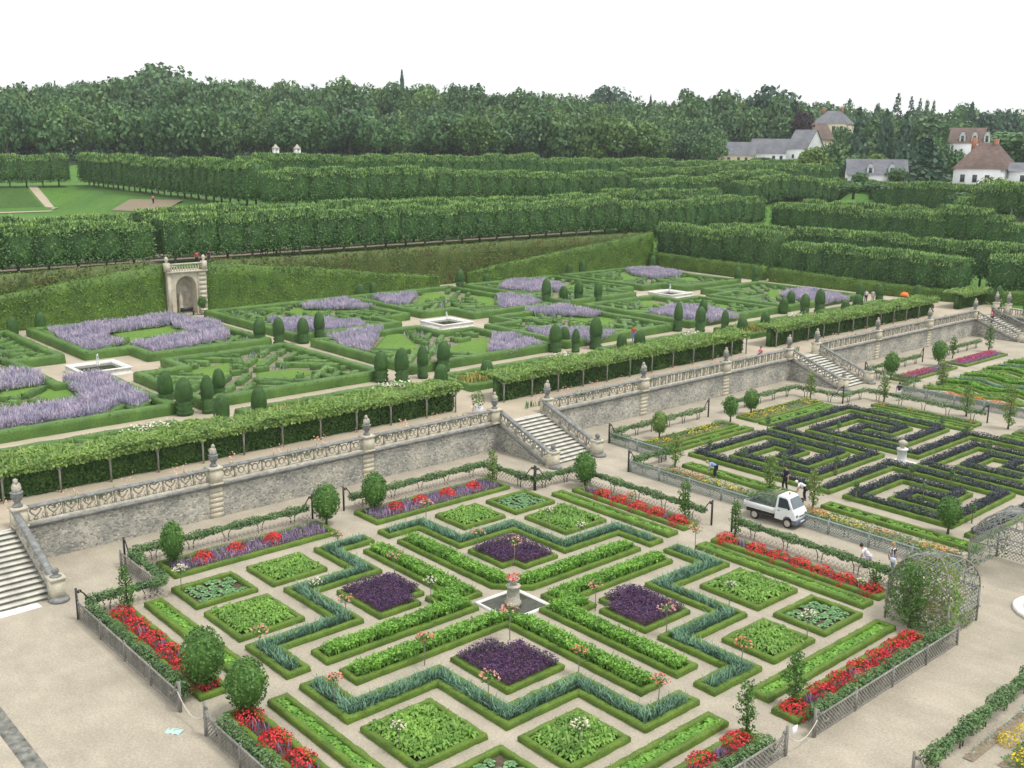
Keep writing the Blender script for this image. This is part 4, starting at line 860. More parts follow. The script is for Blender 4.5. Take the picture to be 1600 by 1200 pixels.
# ---------------------------------------------------------------- third square (far right) and fourth corner (bottom right)
Y3 = 58.4
fence((-11.0, Y3), (8, Y3-.2), 'grey lattice fence of the third square beyond the far path', mat='oldwood_blue')
espalier((-11.0, Y3+.35), (8, Y3+.15), 'espalier behind the fence of the third square', zc=.62, hh=.25, w=.25, dens=.5)
espalier((-10.9, Y3+.4), (-11.1, Y3+4), 'short espalier in the near notch of the third square', dens=.5); espalier((-11.2, Y3+4), (-16.8, Y3+4.2), 'espalier in the left notch of the third square', dens=.5)
espalier((-16.9, Y3+4.5), (-16.9, 74), 'espalier of the third square below the wall, nearer half', dens=.5); espalier((-16.9, 77), (-16.9, 88), 'espalier of the third square below the wall, farther half', dens=.5)
gate_post((-16.9, 62.6), (0, 1), 'dark scrolled post at the left corner of the third square'); gate_post((-16.9, 74.4), (0, -1), 'dark post at the wall-side gate of the third square')
def fl3(poly, mounds, lab, mats): flower_border(poly, mounds, lab, silver=True, mats=mats, group='flower borders of the third square', mr=.75)
fl3(rect(-14.7, -12.8, 63.5, 74), [(-13.9, y) for y in (65, 66.5, 68, 69.5)], 'pink and mauve border at the near left of the third square', ('mag_fl', 'mauve_fl'))
fl3(rect(-14.9, -12.6, 75.6, 85.5), [(-13.9, y) for y in (77, 78.5, 80, 81.5, 83, 84.3)], 'long crimson border at the far left of the third square', ('mag_fl', 'mauve_fl'))
fl3(rect(-8.2, -.9, 60.0, 61.2), [(x, 60.6) for x in (-7, -5.8, -4.4, -2.8, -1.6)], 'orange-red border just inside the fence of the third square', ('orange_fl', 'mauve_fl'))
fl3(rect(.8, 8, 60.0, 61.2), [(x, 60.6) for x in (1.8, 3, 4.4)], 'orange-red border at the right edge of the third square', ('orange_fl', 'mauve_fl'))
for i in range(9):
    y = 62.6+i*2.5
    for j, (x0, x1) in enumerate(((-10.6, -1.0), (1.2, 9.5))):
        n = 5; P = [(x0+(x1-x0)*k/(n-1), y+(1.5 if k % 2 else 0)) for k in range(n)]
        bed(('chard', 'bean', 'leek', 'bean')[i % 4], offset_band(P, .58), 'zigzag_vegetable_bed', f'{("nearest", "second", "third", "fourth", "fifth", "sixth", "seventh", "eighth", "farthest")[i]} zigzag green bed in the {("left", "right")[j]} half of the third square', 'vegetable bed', 'zigzag beds of the third square', tuft=0, w=.3, hs=1.0)
        for k, cx in enumerate((x0+(x1-x0)*.25, x0+(x1-x0)*.75)):
            mixed_border([(cx-1.0, y+2.6-.5), (cx, y+1.5), (cx+1.0, y+2.6-.5), (cx, y+3.1-.5)], f'small diamond bed of the third square, {("left", "right")[k]} one behind the {("nearest", "second", "third", "fourth", "fifth", "sixth", "seventh", "eighth", "farthest")[i]} {("left", "right")[j]} zigzag', False, [('yellow_fl' if (i+k) % 2 == 0 else 'red_fl', 1.0, 'yellow_flowers' if (i+k) % 2 == 0 else 'red_flowers')], group='small diamond beds of the third square', hh=.3, dens=60)
for x, y, H_, R_, lab in [(-14.9, 62.6+1.5, 2.7, .75, 'rounded tree at the left corner of the third square'), (-14.8, 73.8, 2.8, .75, 'rounded tree at the wall-side gate of the third square'), (-9.8, 64.5, 2.6, .9, 'pale loose tree inside the near corner of the third square'), (-15, 86, 2.9, .7, 'tree in front of the farthest stairs'), (-15.8, 79, 2.4, .5, 'thin tree before the wall of the third square')]:
    o = small_tree(H_, R_, 'pear_pale' if 'pale' in lab else 'pear', 1 if 'rounded' in lab else 0, leaf=.18, base=.5); o.location = (x, y, 0); tag(o, lab, 'tree', GT)
espalier((21.0, 1.6), (20.6, 16), 'bluish espalier hedge crossing the bottom right corner', zc=.75, hh=.24, w=.28)
gate_post((20.7, 1.3), (1, 0), 'weathered post at the bottom edge beside the corner espalier', mat='oldwood', H=1.1)
t = mixed_border(rect(22.4, 26.0, 4.5, 14), 'yellow and orange flower border in the bottom right corner', False, [('yellow_fl', 1.6, 'yellow_flowers'), ('orange_fl', .7, 'orange_flowers')], base='pear', group=None)
for k_, (x_, y_) in enumerate([(22.0, 6.3), (22.2, 7.4), (22.3, 8.6), (22.6, 9.6), (23.0, 6.6), (22.9, 10.8), (23.1, 5.4), (23.2, 8.0), (23.4, 9.2)]): mound((x_, y_), .42, .5, 0, 'yellow_fl', t, 'yellow_flower_clump', 150, .12)
t = mixed_border(rect(21.3, 21.7, 4.0, 14), 'thin silvery border beside the yellow flowers in the bottom right corner', False, [('orange_fl', .2, 'orange_flowers')], base='silver', group=None, dens=50)
# ---------------------------------------------------------------- terrace ground (one step up) 
WX = -21.0
g = MB(); g.add([(-86.8, -70, T), (WX-.1, -70, T), (WX-.1, 101.5, T), (30, 101.5, T), (30, 109, T), (-86.8, 109, T)], [[0, 1, 2, 3, 4, 5]]); tag(g.build('terrace_path', M['gravel_fine']), kind='structure')
STAIRS = [(-21.0, -16.9), (17.55, 22.1), (55.8, 60.4), (95.2, 99.6)]
SECT = [(-16.7, 17.1, [-16.7, -5.4, 5.7, 17.1]), (22.5, 55.3, [22.5, 33.8, 45.2, 55.3]), (60.2, 95.0, [60.2, 72.0, 83.5, 95.0]), (-33, -21.3, [-33, -21.3])]
def wall_sec(y0, y1, piers, label):
    t = thing('retaining_wall', label, 'wall', (WX, (y0+y1)/2, 0), 0, 'sections of the terrace retaining wall')
    mb = MB(); n = max(2, int((y1-y0)/2)); V = []; 
    for i in range(n):
        a, b = (y0-.5)+(y1-y0+1)*i/n, (y0-.5)+(y1-y0+1)*(i+1)/n; mb.add([(WX+.02, a, 0), (WX+.02, b, 0), (WX, b, T-.14), (WX, a, T-.14)], [[0, 1, 2, 3]])
    put(mb, 'rubble_face', M['rubble'], t)
    mb = MB(); sweep(mb, [(WX, y0, 0), (WX, y1, 0)], [(0.02, T-.22), (-.10, T-.18), (-.16, T-.10), (-.22, T-.02), (-.22, T+.06), (.45, T+.06)], False, 0, 1.2, .006); put(mb, 'cornice', M['stone_grey'], t)
    for p in piers[1:-1]:
        mb = MB(); k = 6
        for i in range(k): hgt = (T-.2)/k; box(mb, WX-.05, p-.42+.015*(i % 2), hgt*i, WX+.09-.01*(i % 2), p+.42-.015*(i % 2), hgt*(i+1)-.012)
        put(mb, 'pilaster', M['stone_pale'], t)
    return t
def panel(wd, h, style):
    """one openwork bay of the balustrade, centred, along y"""
    mb = MB(); th = .07
    box(mb, -th, -wd/2, 0, th, -wd/2+.07, h)
    def arc(cy, cz, r, a0, a1, rr=.045, n=9): tube(mb, [(0, cy+r*math.cos(a0+(a1-a0)*i/(n-1)), cz+r*math.sin(a0+(a1-a0)*i/(n-1))) for i in range(n)], rr, 5)
    if style == 0:   # heart
        for s in (1, -1):
            tube(mb, [(0, 0, h*.30), (0, s*wd*.20, h*.52), (0, s*wd*.33, h*.76), (0, s*wd*.20, h*.93), (0, 0, h*.78)], .045, 5)
            tube(mb, [(0, s*.05, 0), (0, s*.10, h*.2), (0, 0, h*.32)], .05, 5); tube(mb, [(0, s*.30, 0), (0, s*.30, h*.16)], .05, 5)
            tube(mb, [(0, s*wd*.42, h*.05), (0, s*wd*.33, h*.3), (0, s*wd*.42, h*.5)], .035, 4)
    elif style == 1:  # ring with side volutes
        arc(0, h*.52, h*.27, 0, 2*PI, .05, 13)
        for s in (1, -1):
            tube(mb, [(0, s*wd*.45, 0), (0, s*wd*.34, h*.22), (0, s*wd*.25, h*.38)], .045, 5); tube(mb, [(0, s*wd*.45, h), (0, s*wd*.34, h*.84), (0, s*wd*.25, h*.70)], .045, 5)
    else:             # plain balusters
        for c in (-.22, .12): lathe(mb, [(.05, 0), (.075, h*.12), (.05, h*.22), (.10, h*.42), (.05, h*.75), (.075, h*.9), (.05, h)], (0, c, 0), 6)
    return mb
def finial_vase(name='stone_vase'):
    t = thing(name, 'x', 'vase')
    mb = MB(); lathe(mb, [(.26, 0), (.28, .10), (.20, .18), (.14, .26), (.24, .40), (.33, .60), (.30, .74), (.36, .82), (.30, .86)], (0, 0, 0), 12); put(mb, 'urn', M['stone_grey'], t, True)
    mb = MB(); ellipsoid(mb, (0, 0, 1.05), (.27, .27, .30), 10, 7, .10); ellipsoid(mb, (.02, 0, 1.42), (.13, .13, .18), 8, 6, .1)
    put(mb, 'carved_fruit', M['stone'], t, True); return t
VASE = finial_vase(); vase_n = 0
def vase(x, y, z, lab):
    global vase_n
    if vase_n == 0: VASE.location = (x, y, z); tag(VASE, lab, 'vase', 'carved stone vases on the balustrade piers'); KIDS[VASE.name] = [(c, []) for c in VASE.children]
    else: copy_tree(VASE, (x, y, z), random.uniform(0, 6), lab, None, random.uniform(.80, .9))
    vase_n += 1
def pier(p, z0, h, parent, w=.36, mat='stone_pale', name='pier'):
    mb = MB(); box(mb, p[0]-w, p[1]-w, z0, p[0]+w, p[1]+w, z0+h-.14); box(mb, p[0]-w-.05, p[1]-w-.05, z0+h-.14, p[0]+w+.05, p[1]+w+.05, z0+h); box(mb, p[0]-w-.04, p[1]-w-.04, z0-.003, p[0]+w+.04, p[1]+w+.04, z0+.12); return put(mb, name, M[mat], parent)
PAN = {}
def balustrade(a, b, z, piers, label, style=1, H=1.0, group='stone balustrades of the terrace', xoff=.0, dx=None):
    a = np.array(a, float); b = np.array(b, float); t = thing('balustrade', label, 'balustrade', (float((a[0]+b[0])/2), float((a[1]+b[1])/2), z), 0, group)
    L = np.hypot(*(b-a)); d = (b-a)/L; ang = math.atan2(d[1], d[0])-PI/2
    mb = MB(); sweep(mb, [(a[0], a[1], z), (b[0], b[1], z)], [(.17, H-.14), (.20, H-.10), (.19, H-.02), (.08, H), (-.08, H), (-.19, H-.02), (-.20, H-.10), (-.17, H-.14), (.17, H-.14)], False, 0, 2.0, .004); put(mb, 'top_rail', M['stone_grey'], t)
    mb = MB(); sweep(mb, [(a[0], a[1], z), (b[0], b[1], z)], [(.15, .0), (.15, .14), (-.15, .14), (-.15, 0)], False, 0, 2.0, .004); put(mb, 'plinth', M['stone'], t)
    ks = sorted(piers)
    for i in range(len(ks)-1):
        s0, s1 = ks[i]+.4, ks[i+1]-.4; n = max(1, int(round((s1-s0)/.98))); wd = (s1-s0)/n; st = style if isinstance(style, int) else style[i]
        key = (round(wd, 3), st, H)
        for j in range(n):
            p = a+d*(s0+wd*(j+.5))
            if key not in PAN:
                o = panel(wd, H-.28, st).build('openwork_panel', M['stone'], t); PAN[key] = o
            else: o = PAN[key].copy(); COL.objects.link(o); o.parent = t
            o.location = (p[0]-t.location[0], p[1]-t.location[1], .14); o.rotation_euler = (0, 0, ang)
    return t
names = ['left', 'middle', 'far right', 'bottom left']
for k, (y0, y1, ps) in enumerate(SECT[:3]):
    wall_sec(y0, y1, ps, f'grey rubble retaining wall section with pale pilasters, {("between the left stairs and the middle stairs", "between the middle stairs and the second stairs", "beyond the second stairs to the farthest stairs")[k]}')
    st = [0, 1, 1] if k == 0 else ([1, 2, 2] if k == 1 else 2)
    b = balustrade((WX-.1, y0), (WX-.1, y1), T+.06, [p-y0 for p in ps], f'openwork stone balustrade {("with hearts and rings left of the middle stairs", "between the middle and second stairs", "with plain balusters beyond the second stairs")[k]}', st)
    for j, p in enumerate(ps): pier((WX-.1, p), T+.03, 1.10, b); vase(WX-.1, p, T+1.13, 'carved stone vase on the '+['first', 'second', 'third', 'last'][j]+' balustrade pier '+('left of the middle stairs', 'between the middle and second stairs', 'beyond the second stairs')[k])
# the terrace corner turning away at far right
t = wall_sec(0, 1, [0, 1], 'x'); 
for c in list(t.children): bpy.data.objects.remove(c)
tag(t, 'plastered retaining wall turning right beyond the farthest stairs', 'wall'); t.location = (0, 100, 0)
mb = MB(); mb.add([(WX, 100.0, 0), (40, 100.0, 0), (40, 100.02, T-.1), (WX, 100.02, T-.1)], [[0, 1, 2, 3]]); put(mb, 'wall_face', M['stone'], t)
mb = MB(); sweep(mb, [(40, 100.0, 0), (WX, 100.0, 0)], [(0.02, T-.22), (.10, T-.18), (.20, T-.04), (.20, T+.06), (-.45, T+.06)][::-1], False, 0, 1.5, .004); put(mb, 'cornice', M['stone_grey'], t)
b = balustrade((WX+.2, 100.1), (30, 100.1), T+.06, [0, 12, 24, 36, 48], 'pale balustrade running right from the farthest stairs', 2)
for x, lab in ((WX, 'nearest the farthest stairs'), (WX+1.5, 'paired beside the farthest stairs'), (WX+12, 'at the right edge of the view')): pier((x+.2, 100.1), T+.03, 1.6, b, .3); vase(x+.2, 100.1, T+1.63, 'carved stone vase on the balustrade turning right, '+lab)
# ---------------------------------------------------------------- stairs
XB = -15.45; NS = 14
for k, (y0, y1) in enumerate(STAIRS):
    lab = ('broad pale stone stairs at the left edge', 'broad stone stairs in the middle of the retaining wall', 'stone stairs in the second gap of the retaining wall', 'farthest stone stairs with a person in pink')[k]
    t = thing('stone_staircase', lab, 'stairs', (XB, (y0+y1)/2, 0), 0, 'stone stairs up to the terrace'); dx = (XB-WX)/NS; dz = T/NS
    ys0, ys1 = y0+.2, y1-.2
    if k == 0: ys0 = -30
    mb = MB(); mb2 = MB()
    for i in range(NS):
        x1 = XB-dx*i; z1 = dz*(i+1); x0 = x1-dx
        mb2.add([(x1, ys0, z1-dz), (x1, ys1, z1-dz), (x1, ys1, z1-.035), (x1, ys0, z1-.035)], [[0, 1, 2, 3]])
        n = 4 if k else 9
        for j in range(n):
            a = ys0+(ys1-ys0)*j/n; bb = ys0+(ys1-ys0)*(j+1)/n-.006; zz = z1+random.uniform(-.003, .003)
            box(mb, x0+.0, a, zz-.04, x1+.035, bb, zz)
    put(mb, 'treads', M['tread'], t); put(mb2, 'risers', M['riser'], t)
    sides = [(y1, 1), (y0, -1)] if k else [(y1, 1)]
    for (y, s) in sides:
        mb = MB(); mb.add([(WX, y+.19*s, 0), (XB-.2, y+.19*s, 0), (XB-.2, y+.19*s, .15), (WX, y+.19*s, T-.1)], [[0, 1, 2, 3]]); put(mb, 'side_wall', M['rubble'], t)
        tp, bp_ = np.array([WX-.1, y, T+.06]), np.array([XB, y, .10])
        for nm, pr, mt in (('string_course', [(.26, -.2), (.26, -.02), (-.26, -.02), (-.26, -.2), (.26, -.2)], 'stone_grey'), ('top_rail', [(.17, .84), (.20, .93), (.10, 1.0), (-.10, 1.0), (-.20, .93), (-.17, .84), (.17, .84)], 'stone_grey'), ('plinth', [(.15, -.02), (.15, .13), (-.15, .13), (-.15, -.02)], 'stone')):
            mb = MB(); sweep(mb, [tuple(tp), tuple(bp_)], pr, False, 0, 1.0, .004); put(mb, nm, M[mt], t)
        for j in range(6):
            q = (j+.5)/6; c = tp*(1-q)+bp_*q; mb = panel(.92, .72, 1); V = np.concatenate(mb.v); sl_ = (bp_[2]-tp[2])/(bp_[0]-tp[0])
            V2 = np.column_stack([c[0]+V[:, 1], c[1]+V[:, 0], c[2]+.12+V[:, 2]+V[:, 1]*sl_]); mb.v = [V2]; put(mb, 'openwork_panel', M['stone'], t)
        pier((XB+.25, y), 0, 1.22, t, .34)
        mb = MB(); lathe(mb, [(.30, 1.22), (.20, 1.28), (.10, 1.34), (.17, 1.42), (.20, 1.52), (.15, 1.63), (.02, 1.68)], (XB+.25, y, 0), 10); put(mb, 'ball_finial', M['stone_grey'], t, True)
        mb = MB(); lathe(mb, [(.5, 0), (.5, .16), (.3, .22)], (XB+.5, y, 0), 10); put(mb, 'foot_scroll', M['stone_grey'], t)
    if k == 0:
        mb = MB(); sweep(mb, [(XB+.45, -24, 0), (XB+.35, -17.8, 0)], [(-.35, .004), (-.3, .03), (.25, .03), (.35, .004)], False, 0, .3, .01); put(mb, 'landing_edge', M['stone_white'], t)
# ---------------------------------------------------------------- vine pergola
PXF, PXB, PT = -25.5, -27.9, T+2.0
def pergola(y0, y1, label, posts, arch_end=None):
    t = thing('vine_pergola', label, 'pergola', (PXF, (y0+y1)/2, T), 0, 'vine pergola along the terrace')
    for y in posts:
        mb = MB(); tube(mb, [(PXF, y, T), (PXF, y, PT)], .065, 6)
        for s in (-1, 1): tube(mb, [(PXF, y, PT-.75), (PXF, y+s*.2, PT-.35), (PXF, y+s*.6, PT-.03)], .035, 5)
        put(mb, 'post', M['oldwood'], t)
    mb = MB(); tube(mb, [(PXF, y0, PT), (PXF, y1, PT)], .05, 5); tube(mb, [(PXB, y0, PT), (PXB, y1, PT)], .05, 5)
    for y in np.arange(y0, y1, 1.5): tube(mb, [(PXF-.05, y, PT+.05), (PXB, y, PT+.05)], .03, 4)
    put(mb, 'beams', M['oldwood'], t)
    L = y1-y0; n = int(L*900); X = rng.uniform(PXB-.3, PXF+.28, n); Y = rng.uniform(y0-.2, y1+.2, n); f = .12*np.sin(Y*1.3)+.10*np.sin(Y*.53+X)+.08*np.sin(Y*3.1+X*2)
    Z = PT+.04+f*.7+rng.uniform(-.12, .15, n); mb = MB(); V, F = cards(np.stack([X, Y, Z], 1), np.tile([.1, 0, 1.0], (n, 1)), .22, .5); mb.add(V, F)
    n = int(L*150); X = PXF+rng.normal(.1, .1, n); Y = rng.uniform(y0, y1, n); Z = PT-rng.random(n)**2*.4; V, F = cards(np.stack([X, Y, Z], 1), np.tile([1.0, 0, .3], (n, 1)), .22, .5); mb.add(V, F)
    n = int(L*16); P = np.stack([rng.uniform(PXB, PXF+.2, n), rng.uniform(y0, y1, n), np.full(n, PT+.1)], 1); V, F = blades(P, .36, .10, .8); mb.add(V, F)
    put(mb, 'vine_canopy', M['vine'], t)
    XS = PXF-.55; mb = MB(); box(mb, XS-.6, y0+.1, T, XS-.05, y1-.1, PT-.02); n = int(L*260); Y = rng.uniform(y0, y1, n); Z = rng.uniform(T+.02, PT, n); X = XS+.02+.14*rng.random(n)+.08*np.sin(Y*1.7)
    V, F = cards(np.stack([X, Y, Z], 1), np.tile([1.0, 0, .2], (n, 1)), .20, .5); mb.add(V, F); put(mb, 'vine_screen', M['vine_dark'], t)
    # pale climbing plants at the foot
    mb = MB(); n = int(L*10); Y = rng.uniform(y0, y1, n); k = np.sin(Y*.9) > -.3; Y = Y[k]; n = len(Y); P = np.stack([-22.9+rng.normal(0, .15, n), Y, np.full(n, T)], 1); V, F = blades(P, .5, .10, .4); mb.add(V, F); put(mb, 'border_plants', M['apple'], t)
    mb = MB(); n = int(L*16); Y = rng.uniform(y0, y1, n); k = np.sin(Y*1.9+2) > .5; Y = Y[k]; n = len(Y); V, F = cards(np.stack([-22.7+rng.normal(0, .15, n), Y, T+rng.uniform(.5, 1.25, n)], 1), np.tile([1.0, 0, 1], (n, 1)), .12, .5); mb.add(V, F); put(mb, 'border_blossoms', M['pink_fl'], t)
    return t
pergola(-17.5, 17.2, 'long vine pergola left of the middle stairs', [-16.2, -13, -10, -7, -4, -1.1, 1.8, 4.8, 7.8, 10.8, 14.1, 16.9])
pergola(21.6, 54.6, 'vine pergola between the middle and second stairs', [21.9, 25, 28, 31, 34, 37, 40, 43, 46, 49, 52, 54.4])
pergola(59.3, 94.0, 'vine pergola beyond the second stairs', [59.6, 62.5, 65.5, 68.5, 71.5, 74.5, 77.5, 80.5, 83.5, 86.5, 89.5])
t = pergola(100.8, 108.5, 'x', []); bpy.data.objects.remove([c for c in t.children if c.name.startswith('border_pl')][0]); tag(t, 'flat leafy pergola block beyond the farthest stairs', 'pergola')
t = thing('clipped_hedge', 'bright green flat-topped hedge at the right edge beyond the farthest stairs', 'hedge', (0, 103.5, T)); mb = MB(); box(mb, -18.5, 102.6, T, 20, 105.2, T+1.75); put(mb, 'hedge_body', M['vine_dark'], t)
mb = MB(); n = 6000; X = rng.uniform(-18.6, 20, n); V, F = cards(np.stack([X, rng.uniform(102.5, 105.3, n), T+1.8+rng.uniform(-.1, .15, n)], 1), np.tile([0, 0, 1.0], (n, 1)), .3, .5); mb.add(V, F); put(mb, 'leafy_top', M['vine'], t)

# ---------------------------------------------------------------- ornamental garden beds
def patch(poly, kind, parent, z, name):
    mb = MB()
    if kind == 'lawn':
        P = ccw(poly); sweep(mb, [(p[0], p[1], z) for p in P], [(0, 0), (0.02, .16), (.3, .2)], True); V, F = tri_fill(inset(P, .29), z+.2) ; mb.add(V, F); return put(mb, name, M['lawn'], parent)
    if kind == 'lavender':
        X, Y = scatter(poly, 90); n = len(X); b = .18*np.sin(X*1.7+Y)+.12*np.sin(Y*2.3-X)
        V, F = cards(np.stack([X, Y, z+.35+b*.5+.25*rng.random(n)], 1), np.tile([0, 0, 1.0], (n, 1)), .18, .9); mb.add(V, F)
        X, Y = scatter(poly, 80); b = .18*np.sin(X*1.7+Y)+.12*np.sin(Y*2.3-X); V, F = blades(np.stack([X, Y, z+.25+b*.4], 1), .62, .07, .6); mb.add(V, F); put(mb, name, M['lavender'], parent)
        mb = MB(); X, Y = scatter(poly, 26); n = len(X); V, F = cards(np.stack([X, Y, z+.2+.25*rng.random(n)], 1), np.tile([0, 0, 1.0], (n, 1)), .3, .5); mb.add(V, F); return put(mb, name+'_foliage', M['silver'], parent)
BEDS = {}
def orn_bed(name, poly, label, h=.85, w=.75, pattern=1, hedge='box_dark'):
    c = cen(poly); t = thing('ornamental_bed', label, 'hedge bed', (c[0], c[1], T), 0, 'box hedged beds of the ornamental garden')
    ring(poly, w, h, T, hedge, t, sub=.8, jit=.02, tuft=7, tsize=.15); soil(inset(poly, w*.9), T+.22, 'ground_cover', t, 'ground_cover')
    BEDS[name] = (t, ccw(poly)); return t
def cell(yc, s, back):
    y0, y1 = (yc+.85, yc+18.2) if s > 0 else (yc-18.7, yc-.9)
    if back: x0, x1 = -79.8, -58.6
    else: x0, x1 = -55.8, -38.5
    ni = 4.3
    yi, yo = (y0, y1) if s > 0 else (y1, y0); sy = 1 if s > 0 else -1
    if back: return [(x1, yo), (x0, yo), (x0, yi), (x1-ni, yi), (x1-ni, yi+sy*ni), (x1, yi+sy*ni)]
    return [(x0, yo), (x1, yo), (x1, yi), (x0+ni, yi), (x0+ni, yi+sy*ni), (x0, yi+sy*ni)]
FY = [1.2, 40.9, 80.2]
for i, yc in enumerate(FY):
    fo = ('leftmost', 'middle', 'farthest')[i]
    for s in (-1, 1):
        for back in (1, 0):
            orn_bed((i, s, back), cell(yc, s, back), f'clipped green hedge bed on the {("near", "far")[back]} {("left", "right")[s > 0]} side of the {fo} fountain')
    square_pool(-57.0, yc-.1, 2.25, T, .62, 0, f'raised white square fountain basin with a small water jet, {fo} of the three', 'fountain', .35, 1.0, base=True, group='square fountains of the ornamental garden')
    mb = MB(); 
LAWNS = [[(-74.9, 29.6), (-77.8, 33.7), (-71.2, 41.1), (-67.9, 41.6), (-72.1, 35.6), (-72.0, 29.8)], [(-57.1, 32.9), (-49.6, 25.6), (-46.9, 26.3), (-45.1, 28.8), (-53.0, 32.3), (-56.3, 33.3)], [(-44.6, 29.4), (-48.5, 39.5), (-40.3, 32.8), (-42.9, 28.9)], [(-78.8, 54.0), (-70.2, 45.4), (-73.6, 55.2), (-78.4, 55.9)], [(-72.5, 56.0), (-71.1, 59.8), (-62.8, 53.4), (-62.7, 51.9)], [(-74.8, 8.9), (-75.8, 11.1), (-75.0, 16.0), (-69.9, 16.1), (-68.6, 9.1), (-68.7, 8.5)], [(-53.5, -8.2), (-54.5, -5.7), (-53.5, -4.3), (-51.5, -7.2), (-50.2, -9.2)], [(-52.8, -4.5), (-48.5, -7.4), (-46.9, -4.0), (-52.1, -3.6)], [(-51.4, 6.8), (-52.7, 11.8), (-46.2, 8.5), (-46.1, 6.8)], [(-53.0, 14.6), (-51.4, 15.2), (-49.5, 13.5), (-49.3, 12.6)], [(-46.9, 11.3), (-46.4, 15.1), (-43.5, 15.5), (-42.5, 12.0), (-43.7, 9.6)], [(-75.4, 74.8), (-72.5, 76.3), (-72.7, 81.5), (-70.0, 78.1), (-68.5, 71.6)], [(-78.0, 92.4), (-77.6, 94.0), (-71.6, 91.6), (-69.1, 86.2), (-70.4, 85.2)], [(-68.4, 93.1), (-68.0, 98.8), (-61.7, 92.9), (-64.2, 91.8)], [(-56.1, 72.4), (-54.6, 73.1), (-50.7, 71.9), (-50.3, 67.7), (-51.5, 68.0)], [(-55.6, 53.4), (-50.6, 60.8), (-47.6, 58.7), (-43.4, 55.0), (-45.4, 54.2), (-49.8, 54.0)], [(-48.1, 78.0), (-45.7, 78.1), (-42.8, 75.3), (-43.6, 73.8)], [(-52.5, 96.7), (-49.0, 95.7), (-44.4, 86.8), (-44.8, 85.8)], [(-51.0, 52.5), (-55.1, 49.1), (-57.8, 51.5), (-56.4, 52.3)]]
LAVS = [[(-78.5, 3.9), (-78.2, 9.4), (-73.2, 8.4), (-69.3, 6.6), (-66.6, 7.5), (-65.2, 3.1), (-71.6, 3.1)], [(-78.7, 7.4), (-80.2, 18.2), (-76.6, 17.8), (-74.1, 14.7), (-73.9, 10.4), (-73.3, 8.3)], [(-79.2, 17.9), (-72.3, 20.1), (-63.9, 17.5), (-62.7, 15.0), (-67.8, 15.3), (-73.0, 15.3)], [(-65.5, 7.6), (-66.4, 14.4), (-62.5, 16.5), (-60.6, 11.2), (-60.3, 7.6)], [(-59.4, -6.5), (-58.2, -4.1), (-53.3, -4.4), (-53.1, -6.6), (-53.1, -8.3)], [(-53.2, -3.4), (-54.0, 0.2), (-41.7, -0.6), (-40.1, -2.3), (-42.2, -2.7), (-39.7, -5.2), (-44.8, -4.4)], [(-44.7, -10.7), (-45.2, -6.4), (-44.2, -4.4), (-39.7, -4.6), (-40.6, -9.0), (-40.1, -12.1)], [(-70.1, 25.2), (-68.3, 27.9), (-61.9, 32.5), (-59.3, 31.4), (-59.5, 26.2), (-62.7, 23.0)], [(-57.0, 24.8), (-57.7, 32.6), (-48.3, 24.4), (-50.8, 23.2)], [(-77.5, 34.0), (-78.2, 41.0), (-69.9, 39.9), (-74.9, 33.1)], [(-77.9, 45.0), (-76.8, 51.4), (-69.5, 44.3), (-72.4, 42.9)], [(-79.7, 70.1), (-76.7, 74.7), (-69.9, 72.6), (-67.9, 70.4), (-69.2, 65.2), (-74.4, 63.9)], [(-69.1, 59.0), (-65.5, 61.2), (-60.1, 58.7), (-59.9, 53.4), (-60.4, 51.7)], [(-57.0, 52.9), (-57.2, 59.1), (-49.4, 58.7), (-49.4, 56.2), (-55.3, 52.1)], [(-47.3, 39.4), (-45.0, 40.6), (-39.1, 39.3), (-38.4, 34.2), (-39.4, 32.3)], [(-47.3, 44.1), (-43.7, 47.9), (-38.8, 50.0), (-37.9, 44.9), (-40.8, 42.2)], [(-78.6, 94.7), (-77.7, 100.4), (-69.3, 98.8), (-68.4, 90.8), (-74.0, 91.4)], [(-46.9, 63.9), (-48.0, 69.8), (-44.3, 72.4), (-38.1, 70.2), (-37.9, 64.8), (-41.2, 63.4)], [(-46.6, 90.9), (-47.0, 97.8), (-38.1, 94.8), (-37.8, 88.0), (-44.0, 88.6)]]
def owner(poly):
    cx, cy = cen(poly); best = None
    for k, (t, P) in BEDS.items():
        c = cen(P); d = math.hypot(c[0]-cx, c[1]-cy)
        if best is None or d < best[0]: best = (d, k)
    return best[1]
taken = {k: [] for k in BEDS}
for p in LAWNS: k = owner(p); taken[k].append(p); patch(p, 'lawn', BEDS[k][0], T+.12, 'lawn_panel')
for p in LAVS: k = owner(p); taken[k].append(p); patch(p, 'lavender', BEDS[k][0], T+.2, 'lavender_patch')
